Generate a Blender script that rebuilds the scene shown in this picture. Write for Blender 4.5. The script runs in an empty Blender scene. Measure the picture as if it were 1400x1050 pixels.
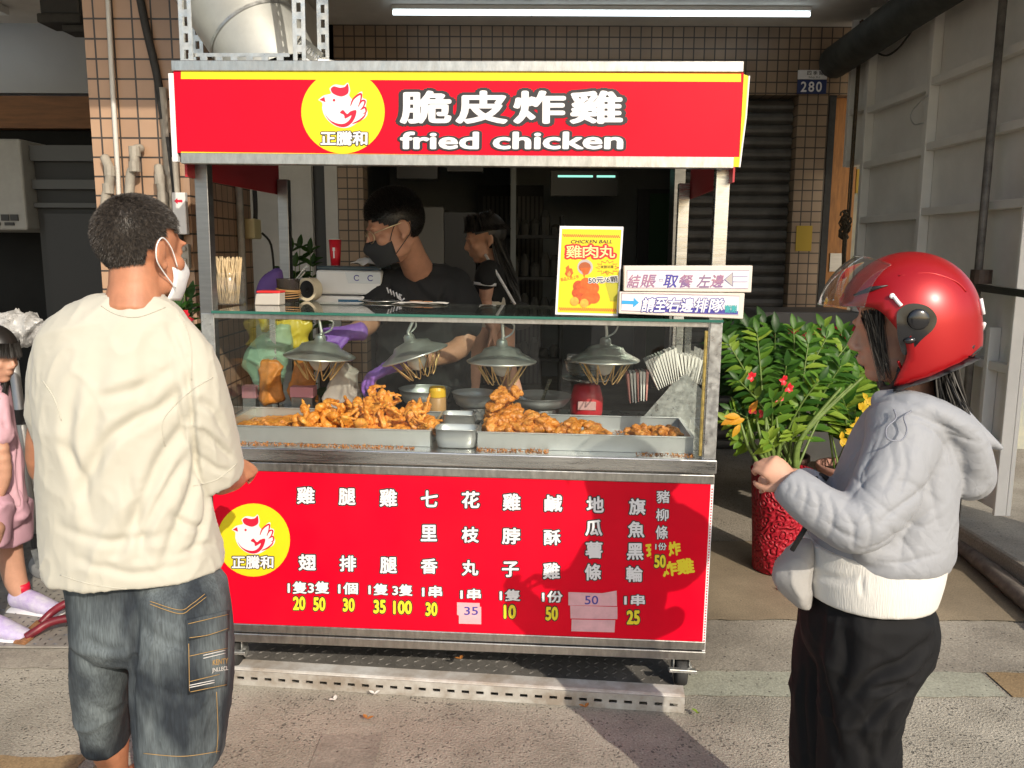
import bpy, bmesh, math, random
import numpy as np
from mathutils import Vector, Matrix, noise as mnoise

# ------------------------------------------------------------------ camera, sky, sun
C = bpy.context.scene
col = C.collection
random.seed(7); rng = np.random.default_rng(7)
FPX, PITCH, ROLL, EYE = 1150.0, math.radians(9.1), math.radians(0.25), 1.58
cam_d = bpy.data.cameras.new('camera'); cam = bpy.data.objects.new('camera', cam_d); col.objects.link(cam)
cam_d.sensor_width = 36.0; cam_d.lens = 36.0*FPX/1400.0
cam_d.clip_start = 0.05; cam_d.clip_end = 500
cam.matrix_world = Matrix.Translation((0, 0, EYE)) @ Matrix.Rotation(math.pi/2-PITCH, 4, 'X') @ Matrix.Rotation(ROLL, 4, 'Z')
C.camera = cam

SUN_TO = Vector((0.47, -0.92, 0.605)).normalized()
sun_d = bpy.data.lights.new('sun', 'SUN'); sun_d.energy = 3.1; sun_d.angle = math.radians(0.5); sun_d.color = (1.0, 0.90, 0.75)
sun = bpy.data.objects.new('sun', sun_d); col.objects.link(sun)
sun.rotation_euler = SUN_TO.to_track_quat('Z', 'Y').to_euler(); sun.location = SUN_TO*30
W = bpy.data.worlds.new('World'); C.world = W; W.use_nodes = True
nt = W.node_tree; nt.nodes.clear()
sky = nt.nodes.new('ShaderNodeTexSky'); sky.sky_type = 'NISHITA'; sky.sun_disc = False
sky.sun_elevation = math.asin(SUN_TO.z); sky.sun_rotation = math.atan2(SUN_TO.x, SUN_TO.y)
sky.air_density = 1.2; sky.dust_density = 2.0
bg = nt.nodes.new('ShaderNodeBackground'); bg.inputs['Strength'].default_value = 0.15
wo = nt.nodes.new('ShaderNodeOutputWorld')
nt.links.new(sky.outputs[0], bg.inputs[0]); nt.links.new(bg.outputs[0], wo.inputs[0])
C.view_settings.view_transform = 'Standard'; C.view_settings.look = 'None'; C.view_settings.gamma = 1
C.view_settings.exposure = 0.32
C.cycles.max_bounces = 8; C.cycles.transparent_max_bounces = 24; C.cycles.caustics_reflective = False; C.cycles.caustics_refractive = False
C.cycles.use_denoising = True

# ------------------------------------------------------------------ pixel -> place
def ray(px, py):
    x = (px-700)/FPX; y = (525-py)/FPX
    c, s = math.cos(ROLL), math.sin(ROLL)
    x, y = c*x-s*y, s*x+c*y
    cp, sp = math.cos(PITCH), math.sin(PITCH)
    return Vector((x, cp+y*sp, -sp+y*cp))
EY = Vector((0, 0, EYE))
def at(px, py, Y):
    d = ray(px, py); return EY+d*(Y/d.y)
def atz(px, py, z=0.0):
    d = ray(px, py); return EY+d*((z-EYE)/d.z)
def atx(px, py, X):
    d = ray(px, py); return EY+d*(X/d.x)
CY, CT = math.radians(-3.3), math.radians(0.55)
CARTM = Matrix.Translation((-0.10, 2.83, 0.0)) @ Matrix.Rotation(CY, 4, 'Z') @ Matrix.Rotation(CT, 4, 'Y')
CARTI = CARTM.inverted(); CART3 = CARTM.to_3x3(); CART3I = CART3.inverted()
def cl(px, py, yl=0.0):            # pixel to cart-local point on plane y=yl
    d = CART3I @ ray(px, py); o = CARTI @ EY
    return o+d*((yl-o.y)/d.y)
def clz(px, py, zl):               # pixel to cart-local point on plane z=zl
    d = CART3I @ ray(px, py); o = CARTI @ EY
    return o+d*((zl-o.z)/d.z)

# ------------------------------------------------------------------ object helpers
def tag(o, label=None, cat=None, group=None, kind=None):
    if label: o['label'] = label
    if cat: o['category'] = cat
    if group: o['group'] = group
    if kind: o['kind'] = kind
    return o
def thing(name, label, cat, loc=(0, 0, 0), rz=0.0, group=None, mat=None):
    o = bpy.data.objects.new(name, None); col.objects.link(o); o.empty_display_size = 0.1
    if mat is not None: o.matrix_world = mat
    else:
        o.location = loc; o.rotation_euler = (0, 0, rz)
    return tag(o, label, cat, group)
def link(name, me, mat, parent=None, smooth=False, bevel=0.0, seg=2, world=False):
    o = bpy.data.objects.new(name, me); col.objects.link(o)
    if mat is not None:
        me.materials.clear()
        for m in (mat if isinstance(mat, (list, tuple)) else [mat]): me.materials.append(m)
    if smooth:
        me.polygons.foreach_set('use_smooth', [True]*len(me.polygons))
    if parent is not None:
        o.parent = parent
        if world: o.matrix_parent_inverse = parent_matrix(parent).inverted()
    if bevel > 0:
        b = o.modifiers.new('bevel', 'BEVEL'); b.width = bevel; b.segments = seg; b.limit_method = 'ANGLE'; b.angle_limit = math.radians(40)
    return o
def parent_matrix(p):
    m = Matrix.LocRotScale(p.location, p.rotation_euler, p.scale)
    if p.parent: return parent_matrix(p.parent) @ p.matrix_parent_inverse @ m
    return m
def copy_tree(o, parent=None):
    c = o.copy(); col.objects.link(c)
    if parent is not None: c.parent = parent
    for ch in list(o.children): copy_tree(ch, c)
    return c

class MB:
    def __init__(s): s.v = []; s.f = []; s.mi = []; s.cur = 0
    def add(s, vs, fs):
        n = len(s.v); s.v.extend([tuple(v) for v in vs]); s.f.extend([tuple(i+n for i in f) for f in fs]); s.mi.extend([s.cur]*len(fs)); return s
    def box(s, c, d, M=None):
        x, y, z = d[0]/2, d[1]/2, d[2]/2
        vs = [Vector((a*x, b*y, e*z)) for e in (-1, 1) for b in (-1, 1) for a in (-1, 1)]
        if M is not None: vs = [M @ v for v in vs]
        vs = [v+Vector(c) for v in vs]
        return s.add(vs, [(0, 2, 3, 1), (4, 5, 7, 6), (0, 1, 5, 4), (1, 3, 7, 5), (3, 2, 6, 7), (2, 0, 4, 6)])
    def b2(s, a, b):               # box from two corners
        a, b = Vector(a), Vector(b)
        return s.box((a+b)/2, (abs(b.x-a.x), abs(b.y-a.y), abs(b.z-a.z)))
    def bar(s, p, q, w, h, up=(0, 0, 1)):   # rectangular bar between points
        p, q = Vector(p), Vector(q); t = (q-p); L = t.length; t.normalize()
        u = Vector(up); a = t.cross(u)
        if a.length < 1e-4: a = t.cross(Vector((1, 0, 0)))
        a.normalize(); b = a.cross(t).normalized()
        M = Matrix((a, t, b)).transposed()
        return s.box((p+q)/2, (w, L, h), M)
    def tube(s, pts, r, n=8, cap=True, closed=False):
        pts = [Vector(p) for p in pts]; m = len(pts)
        rs = r if isinstance(r, (list, tuple)) else [r]*m
        t0 = (pts[1]-pts[0]).normalized()
        a = t0.cross(Vector((0, 0, 1)))
        if a.length < 1e-3: a = t0.cross(Vector((1, 0, 0)))
        a.normalize(); vs = []
        for i, p in enumerate(pts):
            if closed: t = (pts[(i+1) % m]-pts[i-1]).normalized()
            else: t = (pts[min(i+1, m-1)]-pts[max(i-1, 0)]).normalized()
            a = (a-t*a.dot(t)); a = a.normalized() if a.length > 1e-6 else t.orthogonal().normalized()
            b = t.cross(a)
            for k in range(n):
                an = 2*math.pi*k/n; vs.append(p+(a*math.cos(an)+b*math.sin(an))*rs[i])
        fs = []
        for i in range(m if closed else m-1):
            j = (i+1) % m
            for k in range(n):
                fs.append((i*n+k, i*n+(k+1) % n, j*n+(k+1) % n, j*n+k))
        if cap and not closed:
            fs.append(tuple(range(n-1, -1, -1))); fs.append(tuple((m-1)*n+k for k in range(n)))
        return s.add(vs, fs)
    def lathe(s, prof, c=(0, 0, 0), n=24, M=None, sx=1, sy=1, capb=False, capt=False):
        vs = []
        for r, z in prof:
            for k in range(n):
                an = 2*math.pi*k/n; v = Vector((r*math.cos(an)*sx, r*math.sin(an)*sy, z))
                if M is not None: v = M @ v
                vs.append(v+Vector(c))
        fs = []
        for i in range(len(prof)-1):
            for k in range(n):
                fs.append((i*n+k, i*n+(k+1) % n, (i+1)*n+(k+1) % n, (i+1)*n+k))
        if capb: fs.append(tuple(range(n-1, -1, -1)))
        if capt: fs.append(tuple((len(prof)-1)*n+k for k in range(n)))
        return s.add(vs, fs)
    def prism(s, poly, M, d):      # polygon (x,y) extruded along local z by d, placed by M
        n = len(poly)
        vs = [M @ Vector((x, y, 0)) for x, y in poly]+[M @ Vector((x, y, d)) for x, y in poly]
        fs = [tuple(range(n-1, -1, -1)), tuple(range(n, 2*n))]+[(i, (i+1) % n, n+(i+1) % n, n+i) for i in range(n)]
        return s.add(vs, fs)
    def mesh(s, name):
        me = bpy.data.meshes.new(name); me.from_pydata(s.v, [], s.f)
        if any(s.mi): me.polygons.foreach_set('material_index', s.mi)
        me.update(); return me
    def build(s, name, mat, parent=None, smooth=False, bevel=0.0, seg=2, world=False, fix=True):
        me = s.mesh(name)
        if fix:
            bm = bmesh.new(); bm.from_mesh(me); bmesh.ops.recalc_face_normals(bm, faces=bm.faces); bm.to_mesh(me); bm.free()
        return link(name, me, mat, parent, smooth, bevel, seg, world)

def catmull(pts, n=6):
    pts = [Vector(p) for p in pts]; out = []
    for i in range(len(pts)-1):
        p0, p1, p2, p3 = pts[max(i-1, 0)], pts[i], pts[i+1], pts[min(i+2, len(pts)-1)]
        for k in range(n):
            t = k/n; out.append(0.5*((2*p1)+(p2-p0)*t+(2*p0-5*p1+4*p2-p3)*t*t+(3*p1-p0-3*p2+p3)*t**3))
    out.append(pts[-1]); return out

# ------------------------------------------------------------------ materials
def mat(name, color=(.5, .5, .5), rough=.6, metal=0.0, spec=.5, var=0.0, vscale=8.0, bump=0.0, bscale=60.0, vcol=None, detail=6.0,
        rvar=0.0, sheen=0.0, sss=0.0, coat=0.0, alpha=1.0, trans=0.0, stretch=None, emit=None, estr=0.0):
    m = bpy.data.materials.new(name); m.use_nodes = True; n = m.node_tree; b = n.nodes['Principled BSDF']
    b.inputs['Base Color'].default_value = (*color, 1); b.inputs['Roughness'].default_value = rough; b.inputs['Metallic'].default_value = metal
    b.inputs['Specular IOR Level'].default_value = spec
    if sheen: b.inputs['Sheen Weight'].default_value = sheen
    if sss: b.inputs['Subsurface Weight'].default_value = sss; b.inputs['Subsurface Radius'].default_value = (.012, .005, .003); b.inputs['Subsurface Scale'].default_value = 1.0
    if coat: b.inputs['Coat Weight'].default_value = coat; b.inputs['Coat Roughness'].default_value = .08
    if trans: b.inputs['Transmission Weight'].default_value = trans
    if alpha < 1: b.inputs['Alpha'].default_value = alpha
    if emit: b.inputs['Emission Color'].default_value = (*emit, 1); b.inputs['Emission Strength'].default_value = estr
    if var or bump or rvar:
        tc = n.nodes.new('ShaderNodeTexCoord'); src = tc.outputs['Object']
        if stretch:
            mp = n.nodes.new('ShaderNodeMapping'); mp.inputs['Scale'].default_value = stretch; n.links.new(src, mp.inputs[0]); src = mp.outputs[0]
        if var:
            nz = n.nodes.new('ShaderNodeTexNoise'); nz.inputs['Scale'].default_value = vscale; nz.inputs['Detail'].default_value = detail; nz.inputs['Roughness'].default_value = .65
            n.links.new(src, nz.inputs['Vector'])
            rp = n.nodes.new('ShaderNodeValToRGB'); c2 = vcol or tuple(max(0, c*(1-var)) for c in color)
            c1 = color if vcol else tuple(min(1, c*(1+var*.5)) for c in color)
            rp.color_ramp.elements[0].position = .35; rp.color_ramp.elements[1].position = .65
            rp.color_ramp.elements[0].color = (*c2, 1); rp.color_ramp.elements[1].color = (*c1, 1)
            n.links.new(nz.outputs['Fac'], rp.inputs[0]); n.links.new(rp.outputs[0], b.inputs['Base Color'])
        if rvar:
            n3 = n.nodes.new('ShaderNodeTexNoise'); n3.inputs['Scale'].default_value = vscale*1.7; n3.inputs['Detail'].default_value = 5; n.links.new(src, n3.inputs['Vector'])
            mr = n.nodes.new('ShaderNodeMapRange'); mr.inputs['From Min'].default_value = .3; mr.inputs['From Max'].default_value = .7
            mr.inputs['To Min'].default_value = max(0, rough-rvar); mr.inputs['To Max'].default_value = min(1, rough+rvar)
            n.links.new(n3.outputs['Fac'], mr.inputs[0]); n.links.new(mr.outputs[0], b.inputs['Roughness'])
        if bump:
            n2 = n.nodes.new('ShaderNodeTexNoise'); n2.inputs['Scale'].default_value = bscale; n2.inputs['Detail'].default_value = 5; n.links.new(src, n2.inputs['Vector'])
            bp = n.nodes.new('ShaderNodeBump'); bp.inputs['Strength'].default_value = bump; bp.inputs['Distance'].default_value = .01
            n.links.new(n2.outputs['Fac'], bp.inputs['Height']); n.links.new(bp.outputs[0], b.inputs['Normal'])
    return m
def nodes(m): return m.node_tree, m.node_tree.nodes['Principled BSDF']

def glass_mat(name, tint=(.93, .97, .95), refl=.5, dirt=.06):
    m = bpy.data.materials.new(name); m.use_nodes = True; n = m.node_tree; n.nodes.clear()
    o = n.nodes.new('ShaderNodeOutputMaterial'); tr = n.nodes.new('ShaderNodeBsdfTransparent'); tr.inputs[0].default_value = (*tint, 1)
    gl = n.nodes.new('ShaderNodeBsdfGlossy'); gl.inputs['Roughness'].default_value = .02; gl.inputs[0].default_value = (1, 1, 1, 1)
    fr = n.nodes.new('ShaderNodeLayerWeight'); fr.inputs[0].default_value = .5
    pw = n.nodes.new('ShaderNodeMath'); pw.operation = 'POWER'; pw.inputs[1].default_value = 5; n.links.new(fr.outputs['Facing'], pw.inputs[0])
    ml = n.nodes.new('ShaderNodeMath'); ml.operation = 'MULTIPLY_ADD'; ml.inputs[1].default_value = min(1, refl*1.9); ml.inputs[2].default_value = .08*refl; n.links.new(pw.outputs[0], ml.inputs[0]); ml.use_clamp = True
    mx = n.nodes.new('ShaderNodeMixShader'); n.links.new(ml.outputs[0], mx.inputs[0]); n.links.new(tr.outputs[0], mx.inputs[1]); n.links.new(gl.outputs[0], mx.inputs[2])
    df = n.nodes.new('ShaderNodeBsdfDiffuse'); df.inputs[0].default_value = (.75, .74, .7, 1)
    tc = n.nodes.new('ShaderNodeTexCoord'); nz = n.nodes.new('ShaderNodeTexNoise'); nz.inputs['Scale'].default_value = 5; nz.inputs['Detail'].default_value = 8
    n.links.new(tc.outputs['Object'], nz.inputs['Vector'])
    mr = n.nodes.new('ShaderNodeMapRange'); mr.inputs['From Min'].default_value = .4; mr.inputs['From Max'].default_value = .8; mr.inputs['To Min'].default_value = dirt*.3; mr.inputs['To Max'].default_value = dirt*2.2
    n.links.new(nz.outputs['Fac'], mr.inputs[0])
    vo = n.nodes.new('ShaderNodeTexVoronoi'); vo.inputs['Scale'].default_value = 70; n.links.new(tc.outputs['Object'], vo.inputs['Vector'])
    lt = n.nodes.new('ShaderNodeMath'); lt.operation = 'LESS_THAN'; lt.inputs[1].default_value = .09; n.links.new(vo.outputs['Distance'], lt.inputs[0])
    mk = n.nodes.new('ShaderNodeMath'); mk.operation = 'MULTIPLY_ADD'; mk.inputs[1].default_value = dirt*4; n.links.new(lt.outputs[0], mk.inputs[0]); n.links.new(mr.outputs[0], mk.inputs[2])
    m2 = n.nodes.new('ShaderNodeMixShader'); n.links.new(mk.outputs[0], m2.inputs[0]); n.links.new(mx.outputs[0], m2.inputs[1]); n.links.new(df.outputs[0], m2.inputs[2])
    n.links.new(m2.outputs[0], o.inputs[0]); return m

def tile_mat(name, axis, size=.075, c=(.44, .30, .21), grout=(.06, .05, .045), gap=.06, off=(0, 0)):
    """square ceramic tiles; axis = 'xz' or 'yz' plane in object space"""
    m = mat(name, c, .35, spec=.5); n, b = nodes(m)
    tc = n.nodes.new('ShaderNodeTexCoord'); sp = n.nodes.new('ShaderNodeSeparateXYZ'); n.links.new(tc.outputs['Object'], sp.inputs[0])
    cb = n.nodes.new('ShaderNodeCombineXYZ')
    n.links.new(sp.outputs['X' if axis[0] == 'x' else 'Y'], cb.inputs[0]); n.links.new(sp.outputs['Z'], cb.inputs[1])
    mp = n.nodes.new('ShaderNodeMapping'); mp.inputs['Location'].default_value = (off[0], off[1], 0); n.links.new(cb.outputs[0], mp.inputs[0])
    br = n.nodes.new('ShaderNodeTexBrick'); br.offset = 0; br.squash = 1
    br.inputs['Scale'].default_value = 1; br.inputs['Brick Width'].default_value = size; br.inputs['Row Height'].default_value = size
    br.inputs['Mortar Size'].default_value = size*gap; br.inputs['Mortar Smooth'].default_value = .15; br.inputs['Bias'].default_value = 0
    br.inputs['Color1'].default_value = (*c, 1); br.inputs['Color2'].default_value = (c[0]*.86, c[1]*.84, c[2]*.82, 1); br.inputs['Mortar'].default_value = (*grout, 1)
    n.links.new(mp.outputs[0], br.inputs['Vector'])
    nz = n.nodes.new('ShaderNodeTexNoise'); nz.inputs['Scale'].default_value = 2.5; nz.inputs['Detail'].default_value = 8; n.links.new(tc.outputs['Object'], nz.inputs['Vector'])
    rp = n.nodes.new('ShaderNodeValToRGB'); rp.color_ramp.elements[0].position = .3; rp.color_ramp.elements[0].color = (.72, .70, .68, 1); rp.color_ramp.elements[1].position = .7; rp.color_ramp.elements[1].color = (1.05, 1.03, 1, 1)
    n.links.new(nz.outputs['Fac'], rp.inputs[0])
    mx = n.nodes.new('ShaderNodeMix'); mx.data_type = 'RGBA'; mx.blend_type = 'MULTIPLY'; mx.inputs[0].default_value = 1
    n.links.new(br.outputs['Color'], mx.inputs[6]); n.links.new(rp.outputs[0], mx.inputs[7]); n.links.new(mx.outputs[2], b.inputs['Base Color'])
    bp = n.nodes.new('ShaderNodeBump'); bp.invert = True; bp.inputs['Strength'].default_value = .8; bp.inputs['Distance'].default_value = .003
    n.links.new(br.outputs['Fac'], bp.inputs['Height']); n.links.new(bp.outputs[0], b.inputs['Normal']); return m

def steel_mat(name, c=(.62, .62, .61), rough=.28, stretch=(2, 2, 24), bump=.02, var=.12, metal=1.0):
    return mat(name, c, rough, metal=metal, var=var, vscale=3, rvar=.06, stretch=stretch, bump=bump, bscale=14)

M = {}
M['steel'] = steel_mat('brushed_steel')
M['steel_flat'] = steel_mat('scratched_steel', (.56, .55, .52), .34, (16, 3, 5), .04, .20)
M['galv'] = mat('galvanised_steel', (.56, .57, .56), .38, metal=.85, var=.25, vscale=30, bump=.02, bscale=20, rvar=.12)
M['tray_steel'] = mat('tray_steel', (.60, .61, .61), .42, metal=.75, var=.08, vscale=4, bump=.01, bscale=8)
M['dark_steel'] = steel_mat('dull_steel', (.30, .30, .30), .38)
M['red_vinyl'] = mat('red_vinyl', (.74, .0005, .020), .44, spec=.2, var=.10, vscale=2.2, bump=.05, bscale=5, rvar=.12)
M['yellow_vinyl'] = mat('yellow_vinyl', (.80, .66, .015), .4, spec=.4, var=.05, vscale=4)
M['white_vinyl'] = mat('white_vinyl', (.80, .79, .81), .45)
M['black_ink'] = mat('black_ink', (.025, .022, .025), .45)
M['red_ink'] = mat('red_ink', (.62, .01, .04), .45)
M['yellow_ink'] = mat('yellow_ink', (.82, .68, .03), .45)
M['blue_ink'] = mat('blue_ink', (.07, .06, .33), .5)
M['violet_ink'] = mat('violet_ink', (.20, .12, .30), .5, var=.6, vscale=25, vcol=(.45, .22, .28))
M['cyan_ink'] = mat('cyan_ink', (.03, .34, .68), .5)
M['teal_ink'] = mat('teal_ink', (.05, .38, .40), .5)
M['pink_paper'] = mat('pink_paper', (.74, .42, .46), .75, var=.12, vscale=20)
M['paper'] = mat('white_paper', (.78, .76, .72), .8, var=.06, vscale=15)
M['white_plastic'] = mat('white_plastic', (.76, .76, .75), .35, var=.05, vscale=6)
M['black_plastic'] = mat('black_plastic', (.018, .018, .02), .4)
M['black_rubber'] = mat('black_rubber', (.03, .03, .03), .7, var=.3, vscale=20)
M['glass'] = glass_mat('clear_glass', dirt=.006)
M['glass_green'] = glass_mat('green_tinted_glass', (.86, .94, .91), .7, .012)
M['jar_glass'] = glass_mat('jar_plastic', (.93, .93, .91), .6, .05)
# ------------------------------------------------------------------ lettering
_gc = {}
def glyph(text):
    if text in _gc: return _gc[text]
    cu = bpy.data.curves.new('txt', 'FONT'); cu.body = text; cu.size = 1; cu.resolution_u = 3; cu.fill_mode = 'FRONT'
    ob = bpy.data.objects.new('txt', cu); me = ob.to_mesh()
    n = len(me.vertices); co = np.empty(n*3); me.vertices.foreach_get('co', co); co = co.reshape(-1, 3)
    fs = [tuple(p.vertices) for p in me.polygons]
    ob.to_mesh_clear(); bpy.data.objects.remove(ob); bpy.data.curves.remove(cu)
    _gc[text] = (co[:, :2], fs); return _gc[text]
def text_box(text, bev=0.0):
    """glyph mapped to the unit square; thickened by stacking shifted copies (bev in em)"""
    co, fs = glyph(text); lo, hi = co.min(0), co.max(0); n = len(co)
    sh = [(0, 0)]
    if bev > 0:
        k = 14 if bev > .05 else 8
        sh += [(bev*math.cos(2*math.pi*i/k), bev*math.sin(2*math.pi*i/k)) for i in range(k)]
        if bev > .05: sh += [(bev*.55*math.cos(2*math.pi*i/8), bev*.55*math.sin(2*math.pi*i/8)) for i in range(8)]
    uv = np.concatenate([(co+np.array(d)-lo)/(hi-lo) for d in sh]); dz = np.concatenate([np.full(n, i/len(sh)) for i in range(len(sh))])
    return uv, dz, [tuple(v+n*i for v in f) for i in range(len(sh)) for f in fs]
class Letters:
    """collects flat lettering for one board: place(px,py) maps photo pixels to board-local x,z"""
    def __init__(s, place, y): s.place = place; s.y = y; s.mb = {}
    def m(s, key):
        return s.mb.setdefault(key, MB())
    def put(s, key, text, box, bev, lift, rot=0.0, slant=0.0):
        uv, dz, fs = text_box(text, bev)
        a, b, c = s.place(box[0], box[3]), s.place(box[2], box[3]), s.place(box[0], box[1])
        ex, ez = b-a, c-a
        cs, sn = math.cos(rot), math.sin(rot)
        vs = []
        for (u, w), d in zip(uv, dz):
            p = a+ex*u+ez*w
            if slant: p = p+Vector((ez.length*slant*(w-.5), 0, 0))
            if rot:
                q = a+(ex+ez)*.5; r = p-q; p = q+Vector((r.x*cs-r.z*sn, 0, r.x*sn+r.z*cs))
            vs.append((p.x, s.y-lift-.0004*d, p.z))
        s.m(key).add(vs, fs)
    def out(s, text, box, fill, line, b1, b2, lift=.0012, **k):
        s.put(line, text, box, b2, lift, **k); s.put(fill, text, box, b1, lift+.0009, **k)
    def poly(s, key, pts, lift):
        n = len(pts); vs = [s.place(*p) for p in pts]; vs = [(v.x, s.y-lift, v.z) for v in vs]; s.m(key).add(vs, [tuple(range(n))])
    def disc(s, key, c, r, lift, ry=None, n=40, clip=None):
        pts = [(c[0]+r*math.cos(2*math.pi*k/n), c[1]+(ry or r)*math.sin(2*math.pi*k/n)) for k in range(n)]
        if clip: pts = [(x, min(max(y, clip[0]), clip[1])) for x, y in pts]
        s.poly(key, pts, lift)
    def stroke(s, key, pts, w, lift, closed=False):
        P = [Vector((p[0], p[1])) for p in pts]
        if closed: P.append(P[0])
        ws = w if isinstance(w, (list, tuple)) else [w]*len(P)
        L, R = [], []
        for i, p in enumerate(P):
            t = (P[min(i+1, len(P)-1)]-P[max(i-1, 0)]).normalized(); nn = Vector((-t.y, t.x))*ws[i]/2
            L.append(p+nn); R.append(p-nn)
        for i in range(len(P)-1): s.poly(key, [L[i], L[i+1], R[i+1], R[i]], lift)
    def build(s, parent, names):
        for k, mb in s.mb.items(): mb.build(names.get(k, 'lettering'), M[k], parent, fix=False)
# ------------------------------------------------------------------ the setting
WALL_Y, CEIL, RX = 6.5, 3.2, 2.45
def ground_mat(name, c, pit=(.10, .09, .08), vs=55, thr=.10, big=(.72, .7, .66), bump=.5, rough=.85):
    m = mat(name, c, rough); n, b = nodes(m)
    tc = n.nodes.new('ShaderNodeTexCoord'); o = tc.outputs['Object']
    n1 = n.nodes.new('ShaderNodeTexNoise'); n1.inputs['Scale'].default_value = 2.2; n1.inputs['Detail'].default_value = 10; n1.inputs['Roughness'].default_value = .7; n.links.new(o, n1.inputs['Vector'])
    rp = n.nodes.new('ShaderNodeValToRGB'); rp.color_ramp.elements[0].position = .32; rp.color_ramp.elements[1].position = .68
    rp.color_ramp.elements[0].color = (c[0]*big[0], c[1]*big[1], c[2]*big[2], 1); rp.color_ramp.elements[1].color = (c[0]*1.15, c[1]*1.13, c[2]*1.1, 1)
    n0 = n.nodes.new('ShaderNodeTexNoise'); n0.inputs['Scale'].default_value = .9; n0.inputs['Detail'].default_value = 5; n.links.new(o, n0.inputs['Vector'])
    av = n.nodes.new('ShaderNodeMath'); av.operation = 'MULTIPLY_ADD'; av.inputs[1].default_value = .75; n.links.new(n0.outputs['Fac'], av.inputs[0]); sc0 = n.nodes.new('ShaderNodeMath'); sc0.operation = 'MULTIPLY_ADD'; sc0.inputs[1].default_value = .75; sc0.inputs[2].default_value = -.25; n.links.new(n1.outputs['Fac'], sc0.inputs[0]); n.links.new(sc0.outputs[0], av.inputs[2])
    n.links.new(av.outputs[0], rp.inputs[0])
    n2 = n.nodes.new('ShaderNodeTexNoise'); n2.inputs['Scale'].default_value = 130; n2.inputs['Detail'].default_value = 4; n.links.new(o, n2.inputs['Vector'])
    mx0 = n.nodes.new('ShaderNodeMix'); mx0.data_type = 'RGBA'; mx0.blend_type = 'OVERLAY'; mx0.inputs[0].default_value = .55
    n.links.new(rp.outputs[0], mx0.inputs[6]); n.links.new(n2.outputs['Fac'], mx0.inputs[7])
    wp = n.nodes.new('ShaderNodeTexNoise'); wp.inputs['Scale'].default_value = vs*.8; n.links.new(o, wp.inputs['Vector'])
    va = n.nodes.new('ShaderNodeVectorMath'); va.operation = 'MULTIPLY_ADD'; va.inputs[1].default_value = (.03, .03, .03); n.links.new(wp.outputs['Color'], va.inputs[0]); n.links.new(o, va.inputs[2])
    vo = n.nodes.new('ShaderNodeTexVoronoi'); vo.inputs['Scale'].default_value = vs; vo.inputs['Randomness'].default_value = 1; n.links.new(va.outputs[0], vo.inputs['Vector'])
    n4 = n.nodes.new('ShaderNodeTexNoise'); n4.inputs['Scale'].default_value = 5; n4.inputs['Detail'].default_value = 6; n.links.new(o, n4.inputs['Vector'])
    th = n.nodes.new('ShaderNodeMath'); th.operation = 'MULTIPLY_ADD'; th.inputs[1].default_value = thr*3.2; th.inputs[2].default_value = -thr*.75; n.links.new(n4.outputs['Fac'], th.inputs[0])
    ss = n.nodes.new('ShaderNodeMapRange'); ss.interpolation_type = 'SMOOTHSTEP'; ss.inputs['To Min'].default_value = 1; ss.inputs['To Max'].default_value = 0
    sb = n.nodes.new('ShaderNodeMath'); sb.operation = 'SUBTRACT'; n.links.new(vo.outputs['Distance'], sb.inputs[0]); n.links.new(th.outputs[0], sb.inputs[1])
    ss.inputs['From Min'].default_value = 0; ss.inputs['From Max'].default_value = .09; n.links.new(sb.outputs[0], ss.inputs[0])
    mx = n.nodes.new('ShaderNodeMix'); mx.data_type = 'RGBA'; n.links.new(ss.outputs[0], mx.inputs[0]); n.links.new(mx0.outputs[2], mx.inputs[6]); mx.inputs[7].default_value = (*pit, 1)
    n.links.new(mx.outputs[2], b.inputs['Base Color'])
    ad = n.nodes.new('ShaderNodeMath'); ad.operation = 'MULTIPLY_ADD'; ad.inputs[1].default_value = -1; n.links.new(ss.outputs[0], ad.inputs[0]); n.links.new(n2.outputs['Fac'], ad.inputs[2])
    bp = n.nodes.new('ShaderNodeBump'); bp.inputs['Strength'].default_value = bump; bp.inputs['Distance'].default_value = .006; n.links.new(ad.outputs[0], bp.inputs['Height']); n.links.new(bp.outputs[0], b.inputs['Normal'])
    return m
def sheet(name, x0, x1, y0, y1, z, m, jag=0.0, n=1):
    mb = MB(); k = max(2, int((x1-x0)/.05)) if jag else 1
    rr = random.Random(name)
    f = [(x0+(x1-x0)*i/k) for i in range(k+1)]
    vs = [(x, y0+(rr.uniform(-jag, jag) if jag else 0), z) for x in f]+[(x, y1+(rr.uniform(-jag, jag) if jag else 0), z) for x in f]
    mb.add(vs, [(i, i+1, k+2+i, k+1+i) for i in range(k)])
    return tag(mb.build(name, m), kind='structure')
g_grit = ground_mat('worn_grit_concrete', (.42, .395, .34), pit=(.15, .14, .12), vs=62, thr=.18, big=(.52, .50, .47), bump=.9)
g_cem = ground_mat('cement', (.35, .325, .28), vs=30, thr=.08, bump=.5, big=(.5, .48, .46))
g_brown = ground_mat('brown_cement', (.29, .24, .17), vs=18, thr=.02, bump=.25, big=(.62, .6, .58), rough=.65)
g_peb = ground_mat('washed_pebble', (.30, .27, .23), pit=(.06, .055, .05), vs=75, thr=.19, bump=.7)
g_slab = ground_mat('grey_green_slab', (.36, .37, .31), vs=28, thr=.07, bump=.3)
g_tan = ground_mat('tan_stone', (.30, .215, .12), vs=14, thr=.03, bump=.35)
sheet('ground', -80, 80, -80, 60, 0, g_grit)
sheet('cement_strip', -9, 6, 2.98, 3.42, .004, g_cem, .012)
sheet('brown_cement_floor', -9, 6, 3.42, 4.42, .008, g_brown, .01)
sheet('pebble_floor', -9, 6, 4.40, WALL_Y, .012, g_peb, .008)
sheet('stone_slab', .62, 1.78, 2.80, 2.975, .0045, g_slab, .006)
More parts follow.
